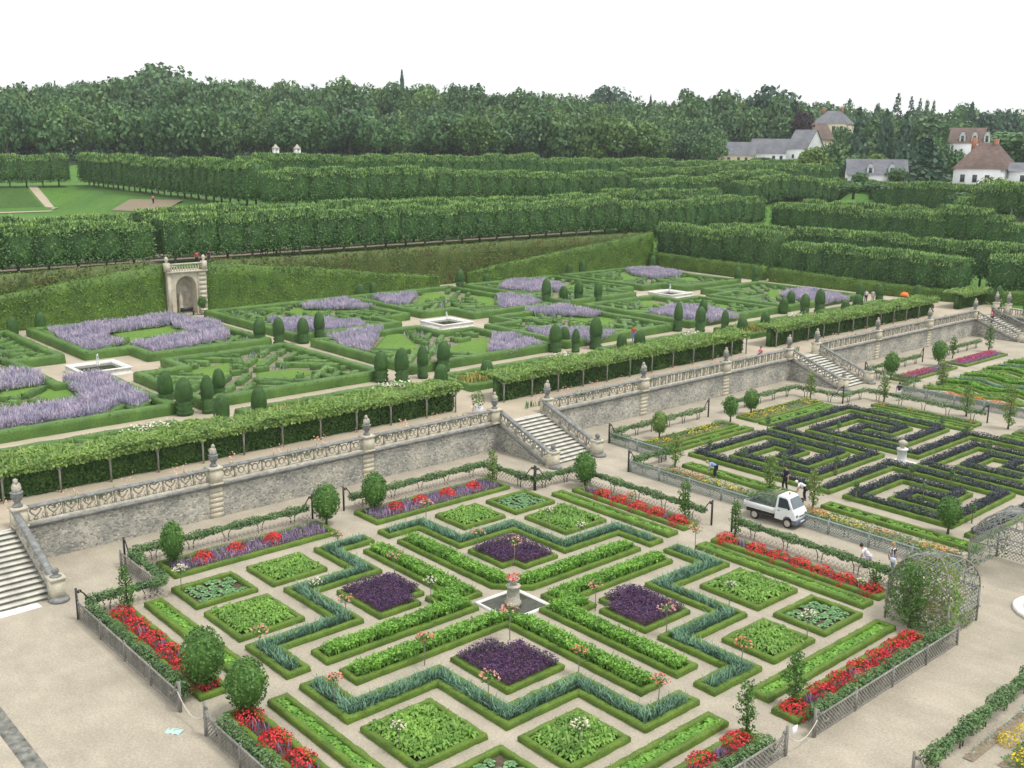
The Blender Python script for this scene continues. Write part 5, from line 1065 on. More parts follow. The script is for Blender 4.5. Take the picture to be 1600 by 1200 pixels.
# low scrollwork hedges between lawns and lavender
def clear(k, x, y): return not any(inside(p, np.array([x]), np.array([y]))[0] for p in taken[k]) and inside(inset(BEDS[k][1], 1.15), np.array([x]), np.array([y]))[0]
for k, (t, P) in BEDS.items():
    c = cen(P); mb = MB(); segs = []
    for fam in range(5):
        for off in np.arange(-13, 13.1, (1.35, 1.5, 1.9, 2.2, 2.0)[fam]):
            ang = (PI/4, -PI/4, 0, PI/2, PI/7)[fam]; d = np.array([math.cos(ang), math.sin(ang)]); nn = np.array([-d[1], d[0]]); run = []
            for u in np.arange(-16, 16, .45):
                p = np.array(c)+nn*off+d*u; rel = p-np.array(c); sect = int((math.atan2(rel[1], rel[0])+PI)/(PI/4)+.5) % 4
                ok = clear(k, p[0], p[1]) and ((fam == 0 and sect in (0, 2)) or (fam == 1 and sect in (1, 3)) or (fam == 2 and sect == 1) or (fam == 3 and sect == 2) or (fam == 4 and sect == 0)) and math.sin(u*.5+off*2.1+fam) > -.97
                if ok: run.append(tuple(p))
                else:
                    if len(run) > 2: segs.append(run)
                    run = []
            if len(run) > 2: segs.append(run)
    for r in segs:
        r = [r[0]]+r[2::2]+[r[-1]] if len(r) > 3 else r
        r = [r[i] for i in range(len(r)) if i == 0 or np.hypot(r[i][0]-r[i-1][0], r[i][1]-r[i-1][1]) > .1]
        sweep(mb, [(x, y, T+.25) for x, y in r], [(-.27, -.05), (-.27, .36), (-.19, .44), (.19, .44), (.27, .36), (.27, -.05)], False, 0, .9, .008)
    V = np.concatenate(mb.v) if mb.v else None
    if V is not None:
        top = V[V[:, 2] > T+.5]; X = top[rng.integers(0, len(top), min(len(top)*2, 5000))]; Vc, Fc = cards(X+rng.normal(0, .06, X.shape), np.tile([0, 0, 1.0], (len(X), 1)), .16, .6); mb.add(Vc, Fc); put(mb, 'scroll_hedges', M['box_dark'], t)
    mb = MB(); X, Y = scatter(inset(P, 1.2), 2.0)
    kk = [i for i in range(len(X)) if math.sin(X[i]*.8)+math.sin(Y[i]*.7+X[i]*.3) > 1.0 and clear(k, X[i], Y[i])]; X, Y = X[kk], Y[kk]
    if len(X): V, F = blades(np.repeat(np.stack([X, Y, np.full(len(X), T+.3)], 1), 5, 0)+rng.normal(0, .2, (len(X)*5, 3))*[1, 1, 0], .4, .12, .6); mb.add(V, F); put(mb, 'mauve_sprigs', M['silver'], t)
# front strip behind the pergola
for i, (y0, y1) in enumerate([(-32, -18), (-16.5, -1.6), (3.2, 18.8), (22.2, 39.0), (42.6, 58.3), (61.6, 78.2), (82.2, 97.5)]):
    P = rect(-35.2, -30.0, y0, y1); t = orn_bed(('f', i), P, f'low patterned hedge strip directly behind the vine pergola, number {i} from the left end' if 0 else 'low patterned hedge strip behind the pergola, '+('off the left edge', 'leftmost in view', 'left of the middle stairs', 'behind the pergola right of the middle stairs', 'before the red-shirted visitor', 'left of the farthest visitors', 'at the farthest stairs')[i], h=.6, w=.6)
    mb = MB(); n = int((y1-y0)/3.2)
    for j in range(n):
        a = y0+1.2+j*3.2; sweep(mb, [(-34.2, a, T+.25), (-32.6, a+1.3, T+.25), (-31.0, a, T+.25)], [(-.3, 0), (-.28, .3), (0, .4), (.28, .3), (.3, 0)], False, 0, .5, .02); sweep(mb, [(-34.2, a+1.5, T+.25), (-32.6, a+2.6, T+.25), (-31, a+1.5, T+.25)], [(-.3, 0), (-.28, .3), (0, .4), (.28, .3), (.3, 0)], False, 0, .5, .02)
    put(mb, 'chevron_hedges', M['box_dark'], t)
    for j in range(max(1, n//3)):
        cy = y0+2.6+j*8.0
        if cy > y1-2: break
        mb = MB(); X = rng.normal(-31.6, .55, 260); Y = rng.normal(cy, 1.0, 260); V, F = blades(np.stack([X, Y, np.full(260, T+.3)], 1), .75, .12, .5); mb.add(V, F); put(mb, 'tawny_grass', M['straw'], t)
    if i in (1, 2, 3, 4, 5):
        mb = MB(); X = rng.normal(-34, .5, 120); Y = rng.normal(y1-2.2, .8, 120); V, F = cards(np.stack([X, Y, T+.6+rng.uniform(-.1, .3, 120)], 1), np.tile([0, 0, 1.0], (120, 1)), .22, .5); mb.add(V, F); put(mb, 'pale_blossoms', M['white_fl'], t)
# topiaries
def topiary(H, R, tiers):
    t = thing('yew_topiary', 'x', 'topiary'); mb = MB(); prof = [(R*.9, 0)]
    if tiers:
        z = 0
        for i in range(tiers): z += H*.13; prof += [(R*1.05, z-H*.02), (R*.78, z)]
        prof += [(R*1.0, z+H*.05)]
        for i in range(6): a = i/5*PI/2; prof.append((R*math.cos(a)*1.0+.01, z+H*.18+(H-z-H*.18)*math.sin(a)))
    else:
        prof += [(R, H*.15)]
        for i in range(7): a = i/6*PI/2; prof.append((R*math.cos(a)**.8+.01, H*.45+H*.55*math.sin(a)))
    lathe(mb, prof, (0, 0, 0), 16); V = mb.v[0]; V += rng.normal(0, .018, V.shape)
    n = int(240*R*H); th = rng.uniform(0, 2*PI, n); zz = rng.uniform(0, H*.97, n); rr = np.interp(zz, [p[1] for p in prof], [p[0] for p in prof])
    Vc, Fc = cards(np.stack([rr*np.cos(th), rr*np.sin(th), zz], 1), np.stack([np.cos(th), np.sin(th), np.full(n, .3)], 1), .10, .4); mb.add(Vc, Fc)
    put(mb, 'clipped_body', M['yew'], t); return t
TPL = {'tier': topiary(2.9, .60, 3), 'cone': topiary(2.2, .58, 0), 'slim': topiary(3.0, .48, 3)}
TOPI = [(-41.1, .4, 'tier', 'leftmost of the group by the left fountain'), (-38.0, .5, 'tier', 'broad, second of the left group'), (-37.4, 2.1, 'slim', 'slim, tallest of the left group'), (-40.7, 4.7, 'tier', 'right of the slim one in the left group'), (-33.7, 1.4, 'cone', 'low rounded, nearest the pergola in the left group'), (-34.7, 5.0, 'cone', 'low rounded, right end of the left group'),
 (-80.1, 3.7, 'cone', 'dark, against the left hedge wall, right of the path'), (-81.0, 1.1, 'cone', 'dark, against the left hedge wall, left of the path'), (-60.2, 18.9, 'tier', 'left of the pair beside the large lavender square'), (-58.6, 20.2, 'tier', 'right of the pair beside the large lavender square'), (-58.0, 22.7, 'tier', 'tiered, left of the second lavender bed pair'), (-58.6, 25.0, 'tier', 'tiered, right of the second lavender bed pair'),
 (-38.0, 18.6, 'tier', 'at the left side of the diagonal path end'), (-36.6, 19.8, 'tier', 'second at the diagonal path end'), (-36.9, 22.3, 'slim', 'tallest at the corner of the middle fountain beds'), (-38.0, 25.5, 'tier', 'right of the tallest at the middle fountain corner'), (-33.1, 21.4, 'cone', 'low rounded above the gap in the pergola'), (-31.5, 25.2, 'cone', 'behind the vases of the middle stairs'),
 (-81, 45.0, 'cone', 'left of the pair against the sloping hedge'), (-80.8, 47.0, 'cone', 'right of the pair against the sloping hedge'), (-80.7, 61.9, 'tier', 'beside the gap in the far hedge'), (-80.4, 66.6, 'cone', 'right of the gap in the far hedge'), (-62.4, 61.6, 'tier', 'first of the row left of the farthest fountain'), (-61.9, 64.3, 'cone', 'second of the row left of the farthest fountain'), (-60.8, 66.0, 'tier', 'third and tallest of the row left of the farthest fountain'), (-58.7, 67.5, 'tier', 'fourth of the row left of the farthest fountain'),
 (-38.3, 59.2, 'slim', 'left of the three near the red-shirted visitor'), (-36.5, 60.9, 'tier', 'front middle near the red-shirted visitor'), (-41.4, 67.6, 'tier', 'behind the front middle one near the red-shirted visitor'), (-33.8, 61.8, 'slim', 'right of the red-shirted visitor'), (-32.3, 63.0, 'cone', 'low, right end of the red visitor group'), (-38.2, 39.9, 'tier', 'left of the group below the middle lavender'), (-36.9, 41.5, 'slim', 'front of the group below the middle lavender'), (-36.8, 44.3, 'tier', 'right of the group below the middle lavender'), (-39.6, 42.6, 'cone', 'hidden behind the front one below the middle lavender'),
 (-33.4, 44.5, 'cone', 'left of the round pair behind the pergola'), (-32.7, 46.4, 'cone', 'right of the round pair behind the pergola'), (-32.1, 67.0, 'cone', 'right above the second stairs pergola'), (-81.2, 84.5, 'cone', 'left of two dark ones against the far sloping hedge'), (-80.7, 86.9, 'cone', 'right of two dark ones against the far sloping hedge'), (-81.7, 105.0, 'cone', 'in the far hedge corner'), (-59.4, 98.8, 'tier', 'left of the pair by the opening in the far hedge'), (-57.9, 101.2, 'tier', 'right of the pair by the opening in the far hedge'),
 (-38.2, 79.6, 'cone', 'first of the four at the far right beds'), (-39.6, 83.2, 'tier', 'second of the four at the far right beds'), (-36.0, 80.9, 'tier', 'third of the four at the far right beds'), (-35.6, 83.6, 'tier', 'fourth of the four at the far right beds'), (-32.3, 84.1, 'cone', 'left of the round far pair behind the pergola'), (-32.1, 86.6, 'cone', 'right of the round far pair behind the pergola'), (-37.4, 96.2, 'tier', 'beside the far walkers, left'), (-35.9, 98.6, 'tier', 'beside the far walkers, right'), (-32.6, 102.8, 'cone', 'dark, at the far hedge near the orange parasol'), (-23.8, 107.5, 'tier', 'dark, at the right edge beyond the farthest stairs')]
_tf = set()
for x, y, k, lab in TOPI:
    lab = ('tiered clipped yew, ' if k != 'cone' else 'round-topped clipped yew, ')+lab
    if k not in _tf: o = TPL[k]; _tf.add(k); o.location = (x, y, T); tag(o, lab, 'topiary', 'clipped yews of the ornamental garden'); KIDS[o.name] = [(c, []) for c in o.children]
    else:
        s_ = random.uniform(.85, 1.1); copy_tree(TPL[k], (x, y, T), random.uniform(0, 6), lab, None, (s_, s_, s_*random.uniform(.9, 1.1)))
# ---------------------------------------------------------------- tall hedge walls round the ornamental garden
def hedge_wall(path, w, mat, label, cat='hedge', name='hedge_wall', dens=20, size=.24, group='tall clipped hedge walls'):
    """path: list of (x, y, zbottom, ztop); leafy box following it"""
    c = path[len(path)//2]; t = thing(name, label, cat, (c[0], c[1], c[2]), 0, group); mb = MB()
    Q = []
    for a_, b_ in zip(path[:-1], path[1:]):
        L = math.hypot(b_[0]-a_[0], b_[1]-a_[1]); k = max(1, int(L/1.2)); Q += [tuple(a_[m]+(b_[m]-a_[m])*i/k for m in range(4)) for i in range(k)]
    Q.append(path[-1]); Q = np.array(Q, float); D = np.gradient(Q[:, :2], axis=0); D /= np.linalg.norm(D, axis=1, keepdims=True); NN = np.column_stack([-D[:, 1], D[:, 0]])*w/2; k = len(Q)-1; V = []
    for i in range(k+1):
        for s in (1, -1):
            for j in range(5): V.append((Q[i, 0]+NN[i, 0]*s, Q[i, 1]+NN[i, 1]*s, Q[i, 2]+(Q[i, 3]-Q[i, 2])*j/4))
    V = np.array(V)+rng.normal(0, .06, (len(V), 3)); F = []
    for i in range(k):
        a, b = i*10, (i+1)*10
        for j in range(4): F.append([a+j, b+j, b+j+1, a+j+1]); F.append([a+5+j, a+6+j, b+6+j, b+5+j])
        F.append([a+4, b+4, b+9, a+9])
    F.append([0, 1, 2, 3, 4, 9, 8, 7, 6, 5]); e = k*10; F.append([e, e+5, e+6, e+7, e+8, e+9, e+4, e+3, e+2, e+1]); mb.add(V, F)
    L = np.linalg.norm(np.diff(Q[:, :2], axis=0), axis=1).sum(); H = float(np.mean(Q[:, 3]-Q[:, 2])); n = int(L*(2*H+w)*dens); q = rng.random(n)*k; i0 = q.astype(int); f = (q-i0)[:, None]; P = Q[i0]*(1-f)+Q[i0+1]*f; nq = NN[i0]/(w/2)
    u = rng.random(n)*(2*H+w); top = u < w*1.3; s = np.where(u > w+H, -1, 1); o = np.where(top, rng.uniform(-.5, .5, n)*w, s*w/2*rng.uniform(.98, 1.16, n)); z = np.where(top, P[:, 3]+rng.uniform(-.05, .18, n), P[:, 2]+(P[:, 3]-P[:, 2])*rng.random(n))
    N = np.where(top[:, None], np.array([[0, 0, 1.0]]), np.column_stack([nq*s[:, None], np.full(n, .35)])); V, F = cards(np.column_stack([P[:, :2]+nq*o[:, None], z]), N, size, .5); mb.add(V, F)
    put(mb, 'foliage', M[mat], t); return t
hedge_wall([(-83.9, -14, T, 3.4), (-83.9, 1, T, 6.0), (-83.9, 11, T, 7.3), (-83.9, 19.2, T, 8.1)], 1.0, 'hornbeam', 'tall clipped hedge wall rising to the stone niche from the left')
hedge_wall([(-83.9, 24.3, T, 8.0), (-83.9, 31, T, 7.3), (-83.9, 41, T, 6.2), (-83.9, 51, T, 4.8), (-83.9, 60.3, T, 3.8)], 1.0, 'hornbeam', 'tall clipped hedge wall sloping down to the right from the stone niche')
hedge_wall([(-84, 66, T, 3.9), (-84, 75, T, 4.9), (-84, 89, T, 6.2), (-84, 107.2, T, 7.9)], 1.0, 'hornbeam', 'clipped hedge wall rising to the right towards the far corner')
hedge_wall([(-86.3, 26, T, 8.0), (-86.3, 40, T, 7.7), (-86.3, 64, T, 7.8), (-86.3, 90, T, 7.7), (-86.3, 107.5, T, 7.6)], .9, 'hornbeam_brown', 'brownish olive hedge wall behind the sloping green ones')
hedge_wall([(-86.3, -20, T, 8.0), (-86.3, 5, T, 8.0), (-86.3, 18.5, T, 8.3)], .9, 'hornbeam_brown', 'brownish hedge under the lime trunks left of the niche')
hedge_wall([(-84.0, 106.6, T, 4.5), (-72, 106.2, T, 4.3), (-59.4, 105.6, T, 4.3)], 1.2, 'hornbeam', 'lower clipped hedge along the far side of the ornamental garden, left of the opening')
hedge_wall([(-58.3, 105.6, T, 4.2), (-48, 105.8, T, 3.9), (-38, 106, T, 3.7), (-30, 107, T, 3.6), (-22, 112, T, 3.9), (-12, 118, T, 4.6)], 1.2, 'hornbeam', 'lower clipped hedge along the far side of the ornamental garden, right of the opening')
# ---------------------------------------------------------------- stone niche
t = thing('garden_niche', 'tall pale stone niche with an arch and a small balustrade set into the hedge wall', 'niche', (-83.6, 21.7, T)); X0 = -83.0; ya, yb, zc = 19.35, 24.2, 8.35-1.1
mb = MB(); ay0, ay1, ar = 20.35, 22.95, 1.3; yc = (ay0+ay1)/2; zs = T+3.3
pts = [(yc+ar*math.cos(a), zs+ar*math.sin(a)) for a in np.linspace(0, PI, 13)]
mb.add([(X0, ya, T), (X0, ay0, T), (X0, ay0, zs), (X0, ya, zs)], [[0, 1, 2, 3]]); mb.add([(X0, ay1, T), (X0, yb, T), (X0, yb, zs), (X0, ay1, zs)], [[0, 1, 2, 3]])
for i in range(12):
    (y0, z0), (y1, z1) = pts[i], pts[i+1]; mb.add([(X0, y0, z0), (X0, y0, zc), (X0, y1, zc), (X0, y1, z1)], [[0, 1, 2, 3]]); mb.add([(X0, y0, z0), (X0, y1, z1), (X0-1.4, y1, z1), (X0-1.4, y0, z0)], [[0, 1, 2, 3]])
mb.add([(X0, ya, zs), (X0, pts[-1][0], zs), (X0, pts[-1][0], zc), (X0, ya, zc)], [[0, 1, 2, 3]]); mb.add([(X0, pts[0][0], zs), (X0, yb, zs), (X0, yb, zc), (X0, pts[0][0], zc)], [[0, 1, 2, 3]])
for y in (ay0, ay1): mb.add([(X0, y, T), (X0-1.4, y, T), (X0-1.4, y, zs), (X0, y, zs)], [[0, 1, 2, 3]])
for y in (ya, yb): mb.add([(X0, y, T), (X0-2, y, T), (X0-2, y, zc), (X0, y, zc)], [[0, 1, 2, 3]])
mb.add([(X0, ya, zc), (X0, yb, zc), (X0-2.5, yb, zc), (X0-2.5, ya, zc)], [[0, 1, 2, 3]]); put(mb, 'wall', M['stone_pale'], t)
mb = MB(); mb.add([(X0-1.38, ay0, T), (X0-1.38, ay1, T), (X0-1.38, ay1, zs+1.4), (X0-1.38, ay0, zs+1.4)], [[0, 1, 2, 3]]); put(mb, 'niche_back', M['stone'], t)
mb = MB(); lathe(mb, [(.3, 0), (.3, .8), (.2, 1.0), (.28, 1.5), (.22, 2.1), (.12, 2.2), (.16, 2.4), (.02, 2.6)], (X0-1.0, 21.3, T), 8, sx=.8); put(mb, 'statue', M['stone_pale'], t, True)
mb = MB(); box(mb, X0, yb-1.0, T, X0+.16, yb, zc-.15); 
for k in range(9): box(mb, X0+.16, yb-.95, T+.1+k*.55, X0+.2, yb-.05, T+.55+k*.55)
put(mb, 'pilaster', M['stone_pale'], t); mb = MB(); box(mb, X0, ya, T, X0+.1, ya+.45, zc-.15); put(mb, 'pilaster', M['stone_pale'], t)
mb = MB(); box(mb, X0-.3, ya-.15, zc-.1, X0+.3, yb+.15, zc+.12); put(mb, 'cornice', M['stone_pale'], t)
mb = MB(); 
for i in range(11): lathe(mb, [(.05, 0), (.11, .25), (.05, .5), (.08, .72)], (X0+.05, ya+.55+i*.34, zc+.14), 6)
put(mb, 'balusters', M['stone_pale'], t)
mb = MB(); box(mb, X0-.1, ya, zc+.86, X0+.2, yb-.5, zc+1.02); put(mb, 'handrail', M['stone_pale'], t)
for y in (ya-.3, yb-.5): mb = MB(); box(mb, X0-.3, y, zc+.12, X0+.32, y+.6, zc+1.15); lathe(mb, [(.22, 1.15), (.1, 1.25), (.26, 1.5), (.2, 1.75), (.03, 1.9)], (X0, y+.3, zc), 8); put(mb, 'pier', M['stone_pale'], t)
t = thing('garden_bench', 'dark bench standing in front of the stone niche', 'bench', (-82.0, 21.2, T)); mb = MB(); box(mb, -82.2, 20.4, T+.42, -81.8, 22.0, T+.48); put(mb, 'seat', M['iron'], t)
mb = MB(); box(mb, -82.25, 20.4, T+.5, -82.2, 22.0, T+.95); put(mb, 'backrest', M['iron'], t)
for y in (20.45, 21.9): mb = MB(); box(mb, -82.2, y, T, -81.85, y+.06, T+.42); put(mb, 'leg', M['iron'], t)
t = thing('potted_shrub', 'small round shrub in front of the right side of the stone niche', 'shrub', (-81.6, 22.9, T)); mb = MB(); lathe(mb, [(.25, 0), (.32, .5), (.05, .5)], (-81.6, 22.9, T), 8); put(mb, 'planter', M['oldwood'], t)
mb = MB(); ell_cards(mb, (-81.6, 22.9, T+1.5), (.55, .55, .75), 300, .18); ellipsoid(mb, (-81.6, 22.9, T+1.5), (.45, .45, .6)); put(mb, 'crown', M['pear'], t)

# ---------------------------------------------------------------- far terrain
CTRL = [(-90, y, 7.3) for y in range(-80, 111, 12)]+[(-100, y, 7.3) for y in range(-80, 60, 14)]+[(-108, y, 7.4) for y in range(-60, 46, 12)]+[(-150, -60, 7.3), (-150, -20, 7.3), (-150, 10, 7.3), (-150, 35, 7.3), (-185, -30, 7.3), (-190, 10, 7.3), (-196, 36, 7.4), (-196, 48, 7.6), (-170, 42, 7.5)]
CTRL += [(-216, y, 12) for y in (-40, -10, 20, 40, 58)]+[(x, 60+(x+219)*-.08, 12) for x in (-219, -200, -180, -160, -140, -125)]+[(-118, y, 11.8) for y in range(50, 195, 12)]+[(-112, y, 10.5) for y in range(58, 150, 15)]+[(-103, y, 7.6) for y in range(60, 125, 15)]
CTRL += [(x, 109, 2.1) for x in range(-78, 80, 12)]+[(x, 120, 2.1) for x in range(-74, 80, 12)]+[(x, 130, 2.6) for x in range(-74, 60, 14)]+[(-80, 150, 4.8), (-60, 150, 4.5), (-40, 150, 4.0), (-20, 148, 3.5), (10, 150, 3), (-90, 135, 6.8)]
CTRL += [(-103, 190, 8.8), (-84, 190, 8.2), (-62, 190, 7), (-40, 190, 6.5), (-10, 190, 5), (30, 190, 4), (-140, 120, 12.4), (-140, 180, 12.6), (-160, 90, 12.6), (-150, 70, 12.4), (-240, 70, 13), (-250, 20, 13.5), (-240, -60, 13)]
def polar(px, d):
    x = (px-800)/1641; v = _f+_r*x; v = v[:2]/np.hypot(*v[:2]); return CAMP[0]+v[0]*d, CAMP[1]+v[1]*d
def ray(px, py, d):
    v = _f+_r*(px-800)/1641+_u*(600-py)/1641; return CAMP+v*(d/math.hypot(v[0], v[1]))
for px in range(-500, 2200, 130):
    near = np.interp(px, [-500, 900, 1100, 1300, 1700], [16.5, 16.5, 15, 10, 8]); top = np.interp(px, [-500, 0, 300, 640, 800, 1000, 1200, 1600, 2000], [25, 26, 31, 32, 28, 25, 24, 22, 20])
    for d, z in ((330, near), (430, near*.4+top*.6), (560, top), (800, top+1), (1500, top), (3500, top*.6), (6500, top*.4)): x, y = polar(px, d); CTRL.append((x, y, z))
HB = []
for px, yb, d in ((1145, 254, 380), (1205, 252, 385), (1243, 254, 372), (1244, 232, 410), (1297, 222, 450), (1288, 240, 400), (1370, 284, 262), (1518, 236, 330), (1532, 303, 255), (1600, 300, 262), (1595, 352, 205)):
    x, y, z = ray(px, yb, d); HB.append((x, y, z)); HB.append((x+4, y+4, z))
CTRL = np.array(CTRL+HB)
def tz(x, y):
    x = np.atleast_1d(np.asarray(x, float)); y = np.atleast_1d(np.asarray(y, float)); d2 = (x[:, None]-CTRL[:, 0])**2+(y[:, None]-CTRL[:, 1])**2+4.0; w_ = 1/d2**2.2
    z = (w_*CTRL[:, 2]).sum(1)/w_.sum(1); LY = 60-7.5*(x+218)/97; cl = lambda v: np.clip(v, 0, 1)
    s1 = cl((-204-x)/12); s2 = cl((y-(LY-12))/9)*cl((-x-104)/9); zb = 7.3+4.6*np.maximum(s1, s2)
    k = ((x >= -217) & (x <= -86) & (y > -120) & (y <= np.where(x < -119, LY+1, 106))); return np.where(k, zb, z)
gx = np.concatenate([[-1200, -1000], np.arange(-800, -260, 25), np.arange(-260, -112, 3), np.arange(-112, -86, 2.5), [-86.5], np.arange(-80, 60, 6), np.arange(60, 400, 30), [500, 800, 1200]])
gy = np.concatenate([[-1200, -600, -300], np.arange(-200, -20, 20), np.arange(-20, 107, 2.5), [108], np.arange(110, 200, 4), np.arange(200, 520, 15), np.arange(520, 1201, 60), [1200]])
GX, GY = np.meshgrid(gx, gy, indexing='ij'); Z = tz(GX.ravel(), GY.ravel()).reshape(GX.shape)
V = np.stack([GX.ravel(), GY.ravel(), Z.ravel()], 1); F = []; ny = len(gy)
for i in range(len(gx)-1):
    for j in range(len(gy)-1):
        if gx[i] >= -86.6 and gy[j+1] <= 108.1: continue
        F.append([i*ny+j, (i+1)*ny+j, (i+1)*ny+j+1, i*ny+j+1])
F = np.array(F); cc = V[F].mean(1); dd = cc[:, :2]-CAMP[:2]; fwd = np.array([_f[0], _f[1]])/math.hypot(_f[0], _f[1]); rt = np.array([_r[0], _r[1]])/math.hypot(_r[0], _r[1])
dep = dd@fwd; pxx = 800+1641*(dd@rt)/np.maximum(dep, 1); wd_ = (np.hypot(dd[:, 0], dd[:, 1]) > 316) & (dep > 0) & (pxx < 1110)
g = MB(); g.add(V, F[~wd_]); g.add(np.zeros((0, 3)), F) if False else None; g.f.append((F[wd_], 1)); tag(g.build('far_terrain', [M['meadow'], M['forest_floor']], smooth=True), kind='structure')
g = MB(); ys = np.arange(-70, 108.1, 4); zz = np.append(tz(np.full(len(ys), -86.6), ys), 0)[:-1]
for i in range(len(ys)-1): g.add([(-86.62, ys[i], T-.3), (-86.62, ys[i+1], T-.3), (-86.62, ys[i+1], zz[i+1]+.02), (-86.62, ys[i], zz[i]+.02)], [[0, 1, 2, 3]])
g.add([(-86.62, 108.05, T-.3), (40, 108.05, T-.3), (40, 108.05, 2.6), (-86.62, 108.05, 8)], [[0, 1, 2, 3]]) if False else None
tag(g.build('terrace_bank', M['meadow']), kind='structure')
# gravel walks on the upper terrace
def drape(x0, x1, y0, y1, dz, mat, name, st=4):
    X = np.arange(x0, x1+.1, (x1-x0)/max(1, round((x1-x0)/st))); Y = np.arange(y0, y1+.1, (y1-y0)/max(1, round((y1-y0)/st))); A, Bq = np.meshgrid(X, Y, indexing='ij'); z = tz(A.ravel(), Bq.ravel())+dz
    V = np.stack([A.ravel(), Bq.ravel(), z], 1); n = len(Y); F = [[i*n+j, (i+1)*n+j, (i+1)*n+j+1, i*n+j+1] for i in range(len(X)-1) for j in range(n-1)]
    g = MB(); g.add(V, F); tag(g.build(name, mat), kind='structure')
drape(-104.5, -94.5, -30, 110, .05, M['gravel_fine'], 'upper_gravel_walk'); drape(-109, -101.5, 4, 8, .05, M['gravel_fine'], 'upper_cross_walk'); drape(-104, -87, 20.3, 22.6, .06, M['gravel_fine'], 'niche_walk')
drape(-202, -198.5, -20, 46, .12, M['gravel_fine'], 'basin_walk', 2); drape(-216, -204, -30, 45.5, .05, M['lawn_dark'], 'lawn_slope', 2); drape(-216, -203, 46, 48, .1, M['gravel_fine'], 'slope_path', 1.5); drape(-172, -148, 47.5, 51.5, .12, M['soil_pale'], 'bare_earth_bank', 1.5)
drape(-70, 0, 136, 139, .2, M['gravel_fine'], 'far_gravel_walk')

# ---------------------------------------------------------------- rows of clipped limes
def lime(seed, L=3.6, W=4.0, zb=1.0, zt=5.3):
    t = thing('lime_tree', 'x', 'tree'); mb = MB(); tube(mb, [(0, 0, -.8), (.03, 0, .8), (0, .03, zb+.6)], [.20, .15, .12], 7)
    for k in range(4): a = k*1.6+seed; tube(mb, [(0, 0, zb-.3), (math.cos(a)*.9, math.sin(a)*.9, zb+.9)], [.08, .04], 4)
    put(mb, 'trunk', M['bark_pale' if seed % 2 else 'bark'], t)
    mb = MB(); hx, hy = W/2, L/2+.28; nx = 5; V = []; ks = []
    zs_ = np.linspace(zb+.25, zt-.15, 5); prof = [.86, .99, 1.0, .98, .82]
    for z, p in zip(zs_, prof):
        for (a, b) in [(-1, -1), (0, -1.05), (1, -1), (1.05, 0), (1, 1), (0, 1.05), (-1, 1), (-1.05, 0)]: V.append((a*hx*p*.82+random.gauss(0, .09), b*hy*.90+random.gauss(0, .08), z+random.gauss(0, .08)))
    F = [[i*8+k, i*8+(k+1) % 8, (i+1)*8+(k+1) % 8, (i+1)*8+k] for i in range(4) for k in range(8)]+[list(range(8))[::-1], [32+k for k in range(8)]]; mb.add(V, F)
    n = 2100; u = rng.random(n); P = np.zeros((n, 3)); N = np.zeros((n, 3)); H = zt-zb
    a = u < .36; m = a.sum(); s = rng.choice([-1, 1], m); z = rng.random(m); bul = 1-.12*np.abs(2*z-1)**3; P[a] = np.stack([s*hx*bul*rng.uniform(.86, 1.06, m), rng.uniform(-hy, hy, m), zb+H*z], 1); N[a] = np.stack([s, 0*s, np.full(m, .35)], 1)
    b = (u >= .36) & (u < .60); m = b.sum(); s = rng.choice([-1, 1], m); P[b] = np.stack([rng.uniform(-hx, hx, m)*.95, s*hy*rng.uniform(.86, 1.05, m), zb+H*rng.random(m)], 1); N[b] = np.stack([0*s, s, np.full(m, .35)], 1)
    c = (u >= .60) & (u < .92); m = c.sum(); x_ = rng.uniform(-hx, hx, m); P[c] = np.stack([x_, rng.uniform(-hy, hy, m), zt-.5*(np.abs(x_)/hx)**3+rng.uniform(-.2, .18, m)], 1); N[c] = [0, 0, 1]
    d = u >= .92; m = d.sum(); P[d] = np.stack([rng.uniform(-hx, hx, m), rng.uniform(-hy, hy, m), zb+rng.uniform(-.25, .2, m)], 1); N[d] = [0, 0, -1]
    fld = 1+.10*np.sin(P[:, 1]*2.3+seed)*np.sin(P[:, 2]*1.9+seed*2)+.05*np.sin(P[:, 2]*4.1+P[:, 1]*3); P[:, 0] *= fld; P[:, 2] += .16*np.sin(P[:, 1]*2.1+seed*1.3)*(P[:, 2] > zt-.7)
    V, F = cards(P, N, .27, .5); mb.add(V, F); k = 70; V, F = blades(np.stack([rng.uniform(-hx, hx, k)*.9, rng.uniform(-hy, hy, k), np.full(k, zt-.1)], 1), .45, .2, .5); mb.add(V, F)
    put(mb, 'crown', M['lime'], t); mb = MB()
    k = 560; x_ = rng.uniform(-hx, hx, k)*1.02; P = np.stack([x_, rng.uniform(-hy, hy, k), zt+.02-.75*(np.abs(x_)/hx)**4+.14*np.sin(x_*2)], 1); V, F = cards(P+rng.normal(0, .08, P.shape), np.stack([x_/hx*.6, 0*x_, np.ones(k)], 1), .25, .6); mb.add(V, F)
    V, F = blades(P[:190]-[0, 0, .1], .42, .17, .5); mb.add(V, F); put(mb, 'lit_top_shoots', M['lime_lit_shoots'], t); return t  # pale top layer: shoots coloured to carry the light from above
LT = [lime(i) for i in range(4)]; _lu = set()
